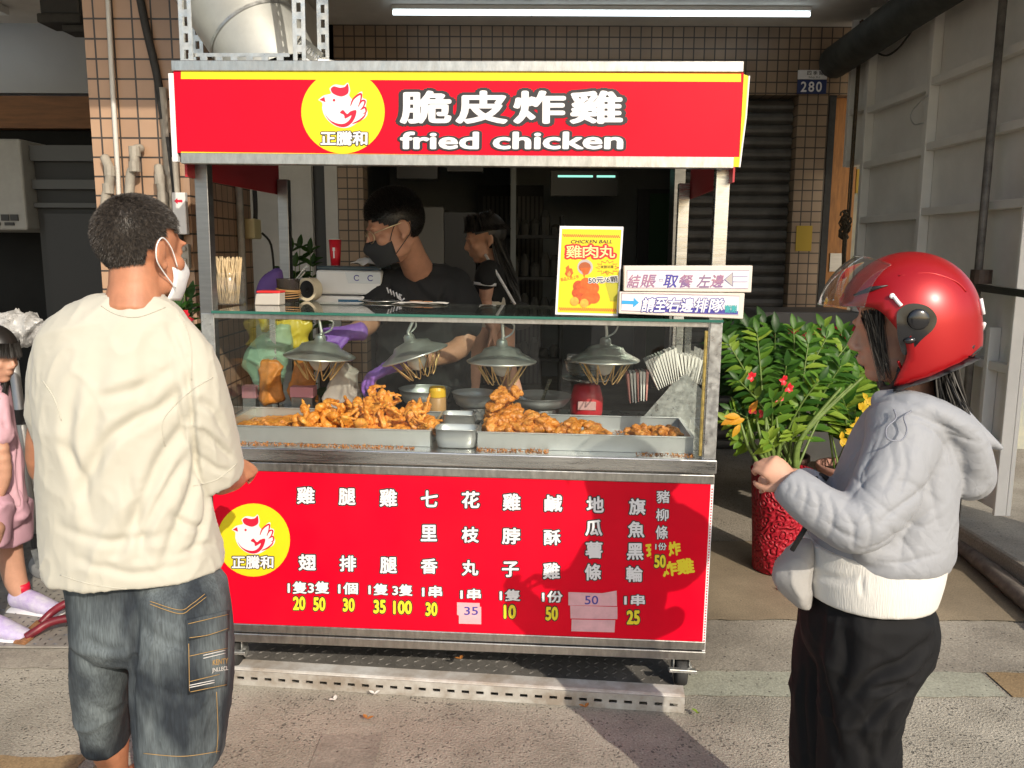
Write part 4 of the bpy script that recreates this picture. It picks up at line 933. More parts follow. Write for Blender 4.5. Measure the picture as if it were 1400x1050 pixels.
def blades(name, roots, dirs, lens, width, m, parent, bend=None, segs=2, taper=.15, seed=0, face=None):
    """many thin hair blades in one mesh (numpy)"""
    N = len(roots); r = np.random.default_rng(seed); side = np.cross(dirs, r.normal(size=(N, 3)) if face is None else face); side /= np.linalg.norm(side, axis=1)[:, None]+1e-9
    V = []
    for k in range(segs+1):
        t = k/segs; p = roots+dirs*(lens*t)[:, None]
        if bend is not None: p = p+bend*(t*t*lens)[:, None]
        w = width*(1-(1-taper)*t); V += [p-side*w/2, p+side*w/2]
    V = np.stack(V, 1).reshape(-1, 3); q = 2*(segs+1)
    b = (np.arange(N)*q)[:, None]; F = np.concatenate([b+np.array([2*k, 2*k+1, 2*k+3, 2*k+2]) for k in range(segs)])
    me = bpy.data.meshes.new(name); me.vertices.add(len(V)); me.vertices.foreach_set('co', V.ravel()); me.loops.add(F.size); me.loops.foreach_set('vertex_index', F.ravel().astype(np.int32))
    me.polygons.add(len(F)); me.polygons.foreach_set('loop_start', np.arange(0, F.size, 4, dtype=np.int32)); me.update(calc_edges=True); me.validate()
    return link(name, me, m, parent)
def on_mesh(me, N, seed=0, keep=None):
    """random surface points and normals"""
    r = np.random.default_rng(seed); c, n = getco(me); me.calc_loop_triangles(); T = np.empty(len(me.loop_triangles)*3, np.int32); me.loop_triangles.foreach_get('vertices', T); T = T.reshape(-1, 3)
    ar = np.linalg.norm(np.cross(c[T[:, 1]]-c[T[:, 0]], c[T[:, 2]]-c[T[:, 0]]), axis=1); T = T[r.choice(len(T), N, p=ar/ar.sum())]; w = r.dirichlet((1, 1, 1), N)
    p = (c[T]*w[:, :, None]).sum(1); nn = (n[T]*w[:, :, None]).sum(1)
    if keep is not None: k = keep(p); p, nn = p[k], nn[k]
    return p, nn

M['skin'] = mat('skin', (.47, .235, .15), .5, spec=.4, var=.14, vscale=18, bump=.03, bscale=260, sss=.08)
M['skin_tan'] = mat('tanned_skin', (.47, .205, .115), .5, spec=.4, var=.14, vscale=18, bump=.05, bscale=230, sss=.08)
M['skin_pale'] = mat('pale_skin', (.55, .30, .205), .5, spec=.4, var=.10, vscale=18, bump=.02, bscale=260, sss=.08)
M['eye'] = mat('eye_dark', (.03, .02, .015), .15)
M['hair'] = mat('black_hair', (.014, .012, .011), .38, spec=.5)
M['hair_grey'] = mat('greying_hair', (.085, .070, .058), .45, var=.6, vscale=120, vcol=(.014, .012, .011))
M['tee_cream'] = mat('cream_cotton', (.50, .478, .405), .85, var=.03, vscale=4, bump=.06, bscale=420, sheen=.15)
M['tee_black'] = mat('black_cotton', (.010, .010, .011), .85, bump=.06, bscale=300)
M['jacket'] = mat('grey_nylon', (.29, .30, .325), .60, spec=.3, var=.04, vscale=5, bump=.05, bscale=60, sheen=.1)
def crinkle(m, sc=12, st=.27):
    n, b = nodes(m); tc = n.nodes.new('ShaderNodeTexCoord'); z = n.nodes.new('ShaderNodeTexNoise'); z.inputs['Scale'].default_value = 6; z.inputs['Detail'].default_value = 4; n.links.new(tc.outputs['Object'], z.inputs['Vector'])
    va = n.nodes.new('ShaderNodeVectorMath'); va.operation = 'MULTIPLY_ADD'; va.inputs[1].default_value = (.16, .16, .16); n.links.new(z.outputs['Color'], va.inputs[0]); n.links.new(tc.outputs['Object'], va.inputs[2]); h = None
    for k, (s_, w) in enumerate(((sc, 1), (sc*2.3, .45))):
        v = n.nodes.new('ShaderNodeTexVoronoi'); v.feature = 'DISTANCE_TO_EDGE'; v.inputs['Scale'].default_value = s_; n.links.new(va.outputs[0], v.inputs['Vector']); ml = n.nodes.new('ShaderNodeMath'); ml.operation = 'MULTIPLY'; ml.inputs[1].default_value = w; n.links.new(v.outputs['Distance'], ml.inputs[0])
        if h: ad = n.nodes.new('ShaderNodeMath'); ad.operation = 'ADD'; n.links.new(h, ad.inputs[0]); n.links.new(ml.outputs[0], ad.inputs[1]); h = ad.outputs[0]
        else: h = ml.outputs[0]
    bp = n.nodes.new('ShaderNodeBump'); bp.inputs['Strength'].default_value = st; bp.inputs['Distance'].default_value = .02; n.links.new(h, bp.inputs['Height']); n.links.new(bp.outputs[0], b.inputs['Normal'])
crinkle(M['jacket'])
M['sweat'] = mat('white_rib', (.66, .645, .61), .85, bump=.25, bscale=120, stretch=(3, 3, .2))
M['trousers'] = mat('black_trousers', (.006, .006, .007), .8, spec=.25, bump=.06, bscale=200)
M['mask_white'] = mat('mask_white', (.78, .80, .82), .8, bump=.1, bscale=90)
M['mask_black'] = mat('mask_black', (.012, .012, .014), .7)
M['thread'] = mat('ochre_thread', (.40, .25, .09), .8)
M['thread_white'] = mat('pale_thread', (.62, .60, .58), .8)
def denim_mat():
    m = mat('worn_denim', (.05, .07, .09), .85); n, b = nodes(m); tc = n.nodes.new('ShaderNodeTexCoord'); o = tc.outputs['Object']
    mp = n.nodes.new('ShaderNodeMapping'); mp.inputs['Scale'].default_value = (260, 260, 22); n.links.new(o, mp.inputs[0])
    a = n.nodes.new('ShaderNodeTexNoise'); a.inputs['Scale'].default_value = 1; a.inputs['Detail'].default_value = 3; n.links.new(mp.outputs[0], a.inputs['Vector'])
    mp2 = n.nodes.new('ShaderNodeMapping'); mp2.inputs['Scale'].default_value = (1, 1, .45); n.links.new(o, mp2.inputs[0])
    c = n.nodes.new('ShaderNodeTexNoise'); c.inputs['Scale'].default_value = 7.5; c.inputs['Detail'].default_value = 4; n.links.new(mp2.outputs[0], c.inputs['Vector'])
    rp = n.nodes.new('ShaderNodeValToRGB'); rp.color_ramp.elements[0].position = .40; rp.color_ramp.elements[0].color = (.016, .022, .030, 1); rp.color_ramp.elements[1].position = .66; rp.color_ramp.elements[1].color = (.135, .160, .170, 1)
    n.links.new(c.outputs['Fac'], rp.inputs[0]); mx = n.nodes.new('ShaderNodeMix'); mx.data_type = 'RGBA'; mx.blend_type = 'OVERLAY'; mx.inputs[0].default_value = .75
    n.links.new(rp.outputs[0], mx.inputs[6]); n.links.new(a.outputs['Fac'], mx.inputs[7]); n.links.new(mx.outputs[2], b.inputs['Base Color'])
    bp = n.nodes.new('ShaderNodeBump'); bp.inputs['Strength'].default_value = .25; bp.inputs['Distance'].default_value = .002; n.links.new(a.outputs['Fac'], bp.inputs['Height']); n.links.new(bp.outputs[0], b.inputs['Normal']); return m
M['denim'] = denim_mat()

# ------------------------------------------------------------------ the man at the left, seen from behind
MY = 2.08
Pm = lambda px, py, d=0.0: at(px, py, MY+d)
def hsec(P, py, xl, xr, ry, d=0.0, yaw=0.0):
    a, b = P(xl, py, d), P(xr, py, d); return ((a+b)/2, (b-a).length/2, ry, yaw)
man = thing('person', 'man seen from behind in a cream t-shirt, denim shorts and white face mask', 'person', (Pm(200, 900).x, MY, 0))
inv = lambda o: o
def child(name, me_or_mb, m, parent, smooth=True, **k):
    """mesh built in world space hung under an unrotated parent"""
    me = me_or_mb.mesh(name) if isinstance(me_or_mb, MB) else me_or_mb
    bm = bmesh.new(); bm.from_mesh(me); bmesh.ops.recalc_face_normals(bm, faces=bm.faces); bm.to_mesh(me); bm.free()
    off = parent_matrix(parent).inverted(); me.transform(off)
    return link(name, me, m, parent, smooth, **k)
hf = Vector((.47, .88, -.08)); hc = Pm(194, 346, .02)
Hm = HM(hc, hf, s=1.06)
b = MB()
head(b, Hm, Pm(183, 425, -.02), .064)
loft(b, refine([hsec(Pm, 425, 130, 230, .06), hsec(Pm, 475, 100, 235, .08), hsec(Pm, 600, 100, 245, .09), hsec(Pm, 780, 115, 280, .10), hsec(Pm, 850, 125, 290, .10)], 3))
arm(b, [Pm(228, 485), Pm(275, 565, .04), Pm(292, 648, .10), Pm(312, 655, .22), Pm(326, 652, .34)], [.045, .045, .042, .038, .028])
hand(b, Pm(322, 652, .28), (.12, .9, .15), (.5, -.1, .8), -1, 1.1, .95)
arm(b, [Pm(105, 485), Pm(68, 560, .05), Pm(62, 640, .12), Pm(110, 660, .28), Pm(160, 662, .36)], [.045, .042, .042, .036, .028])
hand(b, Pm(165, 662, .37), (.8, .5, 0), (0, .3, .9), 1, .8, .95)
ankL = Pm(157, 1052, .12); ankR = Pm(222, 1092, -.02)
for hx, kn_, an, rad0 in ((Pm(150, 850, .02), Pm(148, 975, .10), ankL, 1), (Pm(250, 850, -.02), Pm(240, 990, -.01), ankR, 1)):
    arm(b, [hx, hx.lerp(kn_, .5), kn_, kn_.lerp(an, .45)+Vector((0, -.015, 0)), an, an-Vector((0, 0, .06))], [.07, .065, .056, .054, .036, .036], up=(0, 1, 0))
    f0 = Vector((an.x, an.y-.03, .045)); arm(b, [f0, f0+Vector((.02, .07, .0)), f0+Vector((.05, .16, -.012)), f0+Vector((.07, .22, -.022))], [.038, .036, .034, .02], up=(0, 0, 1))
child('body', union(b, .0045, 4), M['skin_tan'], man)
# hair
def skullcap(H, g=.006, cut=None, name='scalp'):
    mb = MB(); ell(mb, H @ Vector((0, -.013, .038)), (.075+g, .098+g, .090+g), H.to_3x3(), 40, 28); me = mb.mesh('cap'); bm = bmesh.new(); bm.from_mesh(me)
    I = H.inverted(); bmesh.ops.delete(bm, geom=[v for v in bm.verts if not cut(I @ v.co)], context='VERTS'); bm.to_mesh(me); bm.free(); return me
cutm = lambda p: p.z > -.052+.22*max(0, p.y+.045)+max(0, p.y+.02)*1.2+(.05 if (abs(p.x) > .06 and -.03 < p.y < .03) else 0)
cap = skullcap(Hm, .004, cutm); pts, nn = on_mesh(cap, 42000, 3)
hr = child('hair', cap, M['hair_grey'], man)
I = Hm.inverted(); R3 = np.array(Hm.to_3x3()); crown = np.array(Hm @ Vector((.0, -.06, .115)))
out = pts-crown; out /= np.linalg.norm(out, axis=1)[:, None]; dirs = nn*.40+out*.85+rng.normal(size=pts.shape)*.18; dirs /= np.linalg.norm(dirs, axis=1)[:, None]
off = np.array(man.location)
L = .005+.005*rng.random(len(pts)); zl = (pts-np.array(hc))[:, 2]; L *= np.clip(.45+(zl+.06)*5, .45, 1.1)
blades('hair_strands', pts-off, dirs, L, .0009, M['hair_grey'], hr, bend=np.tile([0, 0, -.25], (len(pts), 1)), seed=4)
# mask
def mask(H, parent, m, strap, sgn=(1, -1)):
    mb = MB(); nu, nv = 18, 14; vs = []
    for j in range(nv+1):
        v = j/nv; z = -.012-.095*v
        for i in range(nu+1):
            u = -1+2*i/nu; w = .066*(1-.30*abs(v-.45)**1.5*2) ; a = u*1.25
            y = .018+(.088+.020*math.exp(-((v-.25)/.25)**2)*math.exp(-(u/.35)**2)+.006*math.sin(v*math.pi))*max(0, math.cos(a*1.12))-.0
            vs.append(H @ Vector((w*math.sin(a)*1.02, y+.004-.02*max(0, v-.7), z)))
    mb.add(vs, [(j*(nu+1)+i, j*(nu+1)+i+1, (j+1)*(nu+1)+i+1, (j+1)*(nu+1)+i) for j in range(nv) for i in range(nu)])
    o = child('face_mask', mb, m, parent); sd = o.modifiers.new('t', 'SOLIDIFY'); sd.thickness = .002
    mb = MB()
    for s in sgn:
        mb.tube(catmull([H @ Vector((s*p[0], p[1], p[2])) for p in [(.066, .045, -.028), (.076, .02, .012), (.085, -.012, .034), (.092, -.034, .014), (.088, -.03, -.018), (.076, .0, -.045), (.064, .042, -.078)]], 5), .0017, 6)
    child('ear_loop', mb, strap, parent)
mask(Hm, man, M['mask_white'], M['mask_white'])
# t-shirt
t = MB(); ry = .20
loft(t, refine([hsec(Pm, 404, 133, 222, .062, -.0, .1), hsec(Pm, 424, 92, 244, .088, 0, .1), hsec(Pm, 452, 66, 258, .112, 0, .1), hsec(Pm, 500, 58, 268, .135, 0, .15), hsec(Pm, 570, 62, 268, .148, 0, .15), hsec(Pm, 640, 64, 274, .152, 0, .15), hsec(Pm, 715, 68, 288, .155, 0, .15), hsec(Pm, 776, 74, 300, .16, .0, .15)], 4), 40, e=2.3, dome=(False, False))
loft(t, refine([(Pm(228, 452, 0), .06, .06), (Pm(252, 498, .01), .076, .085), (Pm(273, 560, .03), .078, .092), (Pm(285, 610, .06), .074, .09), (Pm(292, 652, .085), .068, .088)], 4), 30, up=(0, 1, .2), dome=(True, False))
loft(t, refine([(Pm(98, 452, 0), .06, .06), (Pm(82, 500, .01), .062, .085), (Pm(78, 555, .05), .058, .09), (Pm(84, 596, .09), .054, .085)], 4), 30, up=(0, 1, .2), dome=(True, False))
ts = union(t, .006, 7, 't_shirt')
pfolds(ts, [([(262, 520), (215, 560), (150, 600), (100, 690)], .020, .012), ([(268, 560), (225, 620), (190, 700), (150, 770)], .022, .013), ([(270, 590), (262, 660), (235, 740), (220, 790)], .018, .012), ([(255, 620), (215, 690), (185, 760)], .016, .010),
           ([(275, 660), (280, 700), (262, 760)], .016, .012), ([(140, 470), (130, 560), (125, 660), (135, 740)], .026, .008), ([(105, 520), (95, 600), (110, 680)], .02, .009), ([(205, 450), (200, 520), (180, 590)], .026, .008), ([(240, 500), (190, 530), (130, 545)], .018, .007),
           ([(262, 545), (290, 560), (312, 600)], .014, .008), ([(256, 490), (262, 560), (266, 620), (274, 668)], .010, .013), ([(225, 440), (245, 480), (258, 540)], .010, .005), ([(272, 585), (300, 610), (320, 630)], .012, .008), ([(270, 620), (295, 640), (315, 645)], .010, .006),
           ([(170, 640), (185, 700), (200, 770)], .02, .009), ([(80, 720), (150, 740), (230, 730)], .016, .006), ([(100, 760), (180, 785), (260, 770)], .014, .005), ([(80, 600), (110, 650), (120, 720)], .016, .008), ([(230, 700), (262, 720), (300, 715)], .012, .008), ([(240, 760), (280, 745), (305, 750)], .012, .006)],
      [((5, 5, 3.5), .008), ((14, 14, 9), .0035), ((34, 34, 26), .0010)], 1)
tso = child('t_shirt', ts, M['tee_cream'], man)
# collar rib, hem and sleeve seams
def rim(sec, n=40, e=2.3):
    c, ra, rb, yw = sec; A = Vector((math.cos(yw), math.sin(yw), 0)); B = Vector((-math.sin(yw), math.cos(yw), 0)); o = []
    for k in range(n):
        a = 2*math.pi*k/n; ca, sa = math.cos(a), math.sin(a); o.append(c+A*ra*math.copysign(abs(ca)**(2/e), ca)+B*rb*math.copysign(abs(sa)**(2/e), sa))
    return o
bvs = bvh_of(tso)
def onto_s(px, py, lift=.001):
    d = ray(px, py).normalized(); h = bvs.ray_cast(EY, d); return (h[0]-d*lift) if h[0] is not None else None
mb = MB()
for pl in ([(291, 516), (264, 532), (238, 555), (222, 578), (226, 610)], [(58, 520), (74, 545), (84, 575)], [(82, 786), (130, 800), (200, 806), (270, 794), (312, 770)], [(264, 664), (296, 656), (324, 634)], [(138, 418), (160, 430), (190, 433), (226, 420)], [(244, 428), (256, 450), (262, 480), (262, 520)]):
    P = [onto_s(p.x, p.y) for p in catmull([(a, b_, 0) for a, b_ in pl], 8)]; P = [p for p in P if p]
    if len(P) > 2: mb.tube(P, .0013, 5)
child('seam', mb, M['tee_cream'], tso)
mb = MB(); mb.tube(rim(hsec(Pm, 406, 137, 219, .058, 0, .1)), .008, 8, closed=True); child('collar', mb, M['tee_cream'], tso)
# shorts
s = MB(); YW = .12
loft(s, refine([hsec(Pm, 770, 96, 288, .12, 0, YW), hsec(Pm, 830, 104, 304, .13, 0, YW), hsec(Pm, 862, 106, 310, .135, .0, YW)], 3), 36, e=2.4)
loft(s, refine([hsec(Pm, 800, 106, 215, .12, .02, YW), hsec(Pm, 870, 106, 190, .12, .03, YW), hsec(Pm, 930, 105, 181, .115, .05, YW), hsec(Pm, 985, 116, 176, .105, .08, YW), hsec(Pm, 1012, 124, 175, .10, .095, YW)], 4), 32, e=2.4, dome=(True, False))
loft(s, refine([hsec(Pm, 800, 190, 304, .12, -.02, YW), hsec(Pm, 870, 186, 316, .13, -.02, YW), hsec(Pm, 930, 184, 314, .125, -.02, YW), hsec(Pm, 990, 187, 308, .12, -.02, YW), hsec(Pm, 1034, 192, 304, .115, -.02, YW)], 4), 32, e=2.4, dome=(True, False))
sm = union(s, .0055, 5, 'shorts')
pfolds(sm, [([(188, 840), (184, 900), (182, 960), (186, 1020)], .014, .012), ([(190, 850), (230, 880), (290, 880)], .02, .005), ([(120, 960), (150, 975), (175, 960)], .016, .005), ([(200, 930), (240, 950), (290, 930)], .02, .004), ([(205, 970), (212, 1010), (222, 1035)], .016, .006), ([(115, 870), (150, 890), (180, 880)], .016, .005)],
      [((8, 8, 6), .005), ((22, 22, 15), .0018)], 3)
so = child('shorts', sm, M['denim'], man)
# cargo pocket with flap, stitching and stitched words
bv = bvh_of(so)
def onto(px, py, lift=.003):
    d = ray(px, py).normalized(); h = bv.ray_cast(EY, d)
    return (h[0]-d*lift) if h[0] is not None else None
def patch(name, pl, m, parent, lift, n=10, th=.003):
    """a patch of cloth lying on the surface below; pl = 4 corners (pixels)"""
    vs = []; ok = True
    for j in range(n+1):
        for i in range(n+1):
            u, v = i/n, j/n; x = (pl[0][0]*(1-u)+pl[1][0]*u)*(1-v)+(pl[3][0]*(1-u)+pl[2][0]*u)*v; y = (pl[0][1]*(1-u)+pl[1][1]*u)*(1-v)+(pl[3][1]*(1-u)+pl[2][1]*u)*v
            h = onto(x, y, lift); vs.append(h if h else (vs[-1] if vs else EY))
    mb = MB(); mb.add(vs, [(j*(n+1)+i, j*(n+1)+i+1, (j+1)*(n+1)+i+1, (j+1)*(n+1)+i) for j in range(n) for i in range(n)])
    o = child(name, mb, m, parent); sd = o.modifiers.new('t', 'SOLIDIFY'); sd.thickness = th; sd.offset = 1; return o
patch('cargo_pocket', [(255, 850), (312, 838), (311, 938), (257, 950)], M['denim'], so, .006)
patch('pocket_flap', [(254, 848), (314, 834), (314, 862), (258, 876)], M['denim'], so, .011)
def stitch(px_pts, m, r=.0009, lift=.008, n=8, mb=None):
    P = [onto(x, y, lift) for x, y in [(p.x, p.y) for p in catmull([(a, b_, 0) for a, b_ in px_pts], n)]]; P = [p for p in P if p]
    if len(P) > 2: mb.tube(P, r, 5)
mb = MB()
for pl, lf in [([(257, 853), (312, 840)], .016), ([(259, 872), (285, 868), (312, 859)], .016), ([(258, 880), (259, 945)], .011), ([(260, 946), (310, 936)], .011), ([(259, 897), (311, 886)], .011), ([(259, 932), (300, 922)], .011), ([(196, 1030), (250, 1034), (300, 1027)], .006), ([(296, 946), (298, 1000), (296, 1030)], .006), ([(205, 822), (245, 834), (262, 826), (280, 812)], .006), ([(205, 826), (245, 839), (262, 831), (282, 816)], .006)]: stitch(pl, None, lift=lf, mb=mb)
child('stitching', mb, M['thread'], so)
mb = MB()
for pl in [[(278, 896), (308, 889)], [(278, 900), (308, 893)], [(259, 937), (293, 930)], [(259, 940), (293, 933)]]: stitch(pl, None, r=.0012, lift=.012, mb=mb)
child('piping', mb, M['thread_white'], so)
def words(txt, box, m, parent, lift, rot=-.14, fn=onto):
    uv, dz, fs = text_box(txt, .02); vs = []
    cxm, cym = (box[0]+box[2])/2, (box[1]+box[3])/2
    for u, v in uv:
        x = box[0]+(box[2]-box[0])*u; y = box[3]+(box[1]-box[3])*v; y += (x-cxm)*math.tan(rot)
        h = fn(x, y, lift); vs.append(h if h else EY)
    mb = MB(); mb.add(vs, fs); return child('stitched_words', mb, m, parent, smooth=False)
words('KENTY', (291, 901, 312, 908), M['thread'], so, .013); words('JNLLECL', (290, 912, 312, 919), M['thread_white'], so, .013)
# sandals
for an in (ankL, ankR):
    f0 = Vector((an.x, an.y-.03, 0)); mb = MB(); loft(mb, [(f0+Vector((-.01, -.02, .014)), .042, .016), (f0+Vector((.02, .07, .014)), .042, .014), (f0+Vector((.05, .16, .014)), .05, .014), (f0+Vector((.075, .235, .014)), .036, .012)], 18, up=(0, 0, 1)); child('sandal', mb, M['black_rubber'], man)
    mb = MB(); mb.tube(catmull([f0+Vector(p) for p in [(-.045, .05, .03), (-.05, .0, .07), (-.03, -.045, .09), (.015, -.045, .09), (.045, .0, .06), (.07, .06, .03)]], 4), .007, 6); child('heel_strap', mb, M['black_rubber'], man)
# ------------------------------------------------------------------ the woman in the red helmet, in profile
WY = 1.85
Pw = lambda px, py, d=0.0: at(px, py, WY+d)
wom = thing('person', 'woman in a red open-face helmet, pale grey hooded jacket and black trousers', 'person', (Pw(1190, 900).x, WY, 0))
wf = Vector((-.97, .12, -.16)); wc = Pw(1232, 452, .02)
Hw = HM(wc, wf, s=1.0)
b = MB(); head(b, Hw, Pw(1252, 560, .02), .050)
loft(b, refine([hsec(Pw, 560, 1225, 1285, .07), hsec(Pw, 600, 1205, 1290, .09), hsec(Pw, 700, 1170, 1275, .10), hsec(Pw, 800, 1130, 1250, .10), hsec(Pw, 860, 1130, 1245, .10)], 3), dome=(True, True))
ha = Pw(1064, 650, -.10)
arm(b, [Pw(1238, 612, -.06), Pw(1205, 684, -.14), Pw(1172, 716, -.17), Pw(1120, 692, -.155), Pw(1076, 662, -.12)], [.036, .036, .034, .030, .025])
hand(b, Pw(1086, 662, -.13), (-.75, .25, .55), (.15, -.95, .25), -1, 1.2, .74)
arm(b, [Pw(1230, 610, .08), Pw(1180, 690, .17), Pw(1140, 715, .15), Pw(1100, 668, .04), Pw(1083, 655, -.02)], [.042, .04, .036, .032, .026])
hand(b, Pw(1086, 656, -.01), (-.85, -.2, .35), (.1, .6, .6), 1, 1.1, .72)
for d, hx, kn_, an in ((-.075, (1190, 850), (1168, 1040), (1185, 1250)), (.085, (1185, 850), (1135, 1050), (1140, 1260))):
    p0 = Pw(*hx, d); p1 = Pw(*kn_, d); arm(b, [p0, p0.lerp(p1, .5), p1, Vector((p1.x+.03, WY+d, .3)), Vector((p1.x+.03, WY+d, .06))], [.06, .06, .05, .045, .035], up=(0, 1, 0))
    f0 = Vector((p1.x+.03, WY+d, .035)); arm(b, [f0+Vector((.03, 0, 0)), f0+Vector((-.06, 0, 0)), f0+Vector((-.16, 0, -.008))], [.032, .034, .022], up=(0, 0, 1))
child('body', union(b, .0045, 4), M['skin_pale'], wom)
# trousers
t = MB()
loft(t, refine([hsec(Pw, 775, 1112, 1258, .13), hsec(Pw, 812, 1106, 1262, .145), hsec(Pw, 850, 1098, 1272, .155), hsec(Pw, 885, 1102, 1264, .15)], 3), 40, e=2.2)
loft(t, refine([hsec(Pw, 840, 1125, 1268, .095, -.07), hsec(Pw, 900, 1120, 1262, .095, -.07), hsec(Pw, 950, 1122, 1236, .092, -.07), hsec(Pw, 1010, 1124, 1228, .09, -.07), hsec(Pw, 1090, 1122, 1228, .086, -.07), hsec(Pw, 1230, 1128, 1236, .09, -.07)], 4), 34, e=2.2)
loft(t, refine([hsec(Pw, 840, 1092, 1230, .10, .07), hsec(Pw, 900, 1089, 1215, .10, .07), hsec(Pw, 960, 1084, 1205, .098, .07), hsec(Pw, 1030, 1082, 1195, .095, .07), hsec(Pw, 1110, 1086, 1190, .09, .07), hsec(Pw, 1240, 1095, 1195, .09, .07)], 4), 34, e=2.2)
tm = union(t, .006, 6, 'trousers')
pfolds(tm, [([(1270, 870), (1235, 905), (1190, 925), (1160, 960)], .016, .016), ([(1275, 890), (1240, 940), (1200, 960)], .014, .012), ([(1262, 920), (1225, 935), (1180, 945)], .012, .010), ([(1240, 945), (1215, 985), (1200, 1050)], .014, .012), ([(1120, 880), (1130, 960), (1150, 1050)], .02, .010), ([(1150, 840), (1155, 900), (1140, 960)], .02, .008), ([(1100, 900), (1098, 980), (1105, 1060)], .014, .008), ([(1175, 1010), (1190, 1040), (1180, 1100)], .016, .010), ([(1255, 935), (1210, 960), (1165, 1010)], .013, .011)],
      [((7, 7, 5), .007), ((18, 18, 12), .003)], 5)
child('trousers', tm, M['trousers'], wom)
for d, x in ((-.07, 1185), (.07, 1142)):
    p = Vector((Pw(x, 1060, d).x, WY+d, 0)); mb = MB(); loft(mb, [(p+Vector((.07, 0, .035)), .038, .035), (p+Vector((0, 0, .04)), .043, .04), (p+Vector((-.10, 0, .032)), .045, .03), (p+Vector((-.17, 0, .025)), .03, .02)], 18, up=(0, 0, 1)); child('shoe', union(mb, .006, 3, 'shoe'), M['black_rubber'], wom)
# white rib hem of the sweatshirt
mb = MB(); loft(mb, refine([hsec(Pw, 738, 1104, 1284, .165), hsec(Pw, 770, 1097, 1278, .172), hsec(Pw, 790, 1097, 1272, .172), hsec(Pw, 806, 1099, 1266, .170)], 3), 44, e=2.2, dome=(False, False))
sw = union(mb, .006, 4, 'hem'); pfolds(sw, [([(1180, 785), (1178, 798), (1180, 815)], .006, .004), ([(1110, 785), (1150, 792), (1170, 786)], .012, .006)], [], 8); child('sweatshirt_hem', sw, M['sweat'], wom)
mb = MB(); loft(mb, [hsec(Pw, 541, 1212, 1292, .066, .02), hsec(Pw, 549, 1206, 1298, .074, .02)], 36, dome=(False, False)); mb2 = MB(); mb2.tube(rim(hsec(Pw, 541, 1211, 1291, .064, .02), 40, 2), .0085, 8, closed=True); child('sweatshirt_collar', mb2, M['sweat'], wom)
# jacket
j = MB()
loft(j, refine([hsec(Pw, 548, 1212, 1290, .070, .02), hsec(Pw, 566, 1192, 1308, .115, .01), hsec(Pw, 600, 1172, 1303, .135, .0), hsec(Pw, 650, 1152, 1298, .15, .0), hsec(Pw, 700, 1132, 1294, .16, .0), hsec(Pw, 728, 1116, 1292, .172, .0), hsec(Pw, 746, 1108, 1288, .175, .0), hsec(Pw, 756, 1112, 1282, .168, .0)], 4), 44, e=2.2, dome=(False, False))
loft(j, refine([(Pw(1180, 752, -.135), .03, .03), (Pw(1225, 764, -.13), .042, .04), (Pw(1262, 770, -.09), .045, .042), (Pw(1278, 762, .0), .04, .04), (Pw(1262, 758, .1), .04, .04)], 4), 20, up=(0, 0, 1))
# near sleeve, bent at the elbow
loft(j, refine([(Pw(1240, 585, -.08), .085, .08), (Pw(1224, 635, -.13), .074, .068), (Pw(1202, 688, -.165), .072, .064), (Pw(1170, 717, -.185), .062, .057), (Pw(1130, 700, -.17), .053, .050), (Pw(1096, 675, -.15), .046, .044), (Pw(1078, 660, -.13), .040, .040)], 5), 32, up=(0, -1, .1), dome=(True, False))
loft(j, refine([(Pw(1225, 590, .1), .08, .08), (Pw(1190, 670, .16), .08, .08), (Pw(1150, 700, .16), .07, .07), (Pw(1118, 678, .06), .055, .05), (Pw(1098, 660, .01), .04, .04)], 4), 28, up=(0, -1, .1), dome=(True, False))
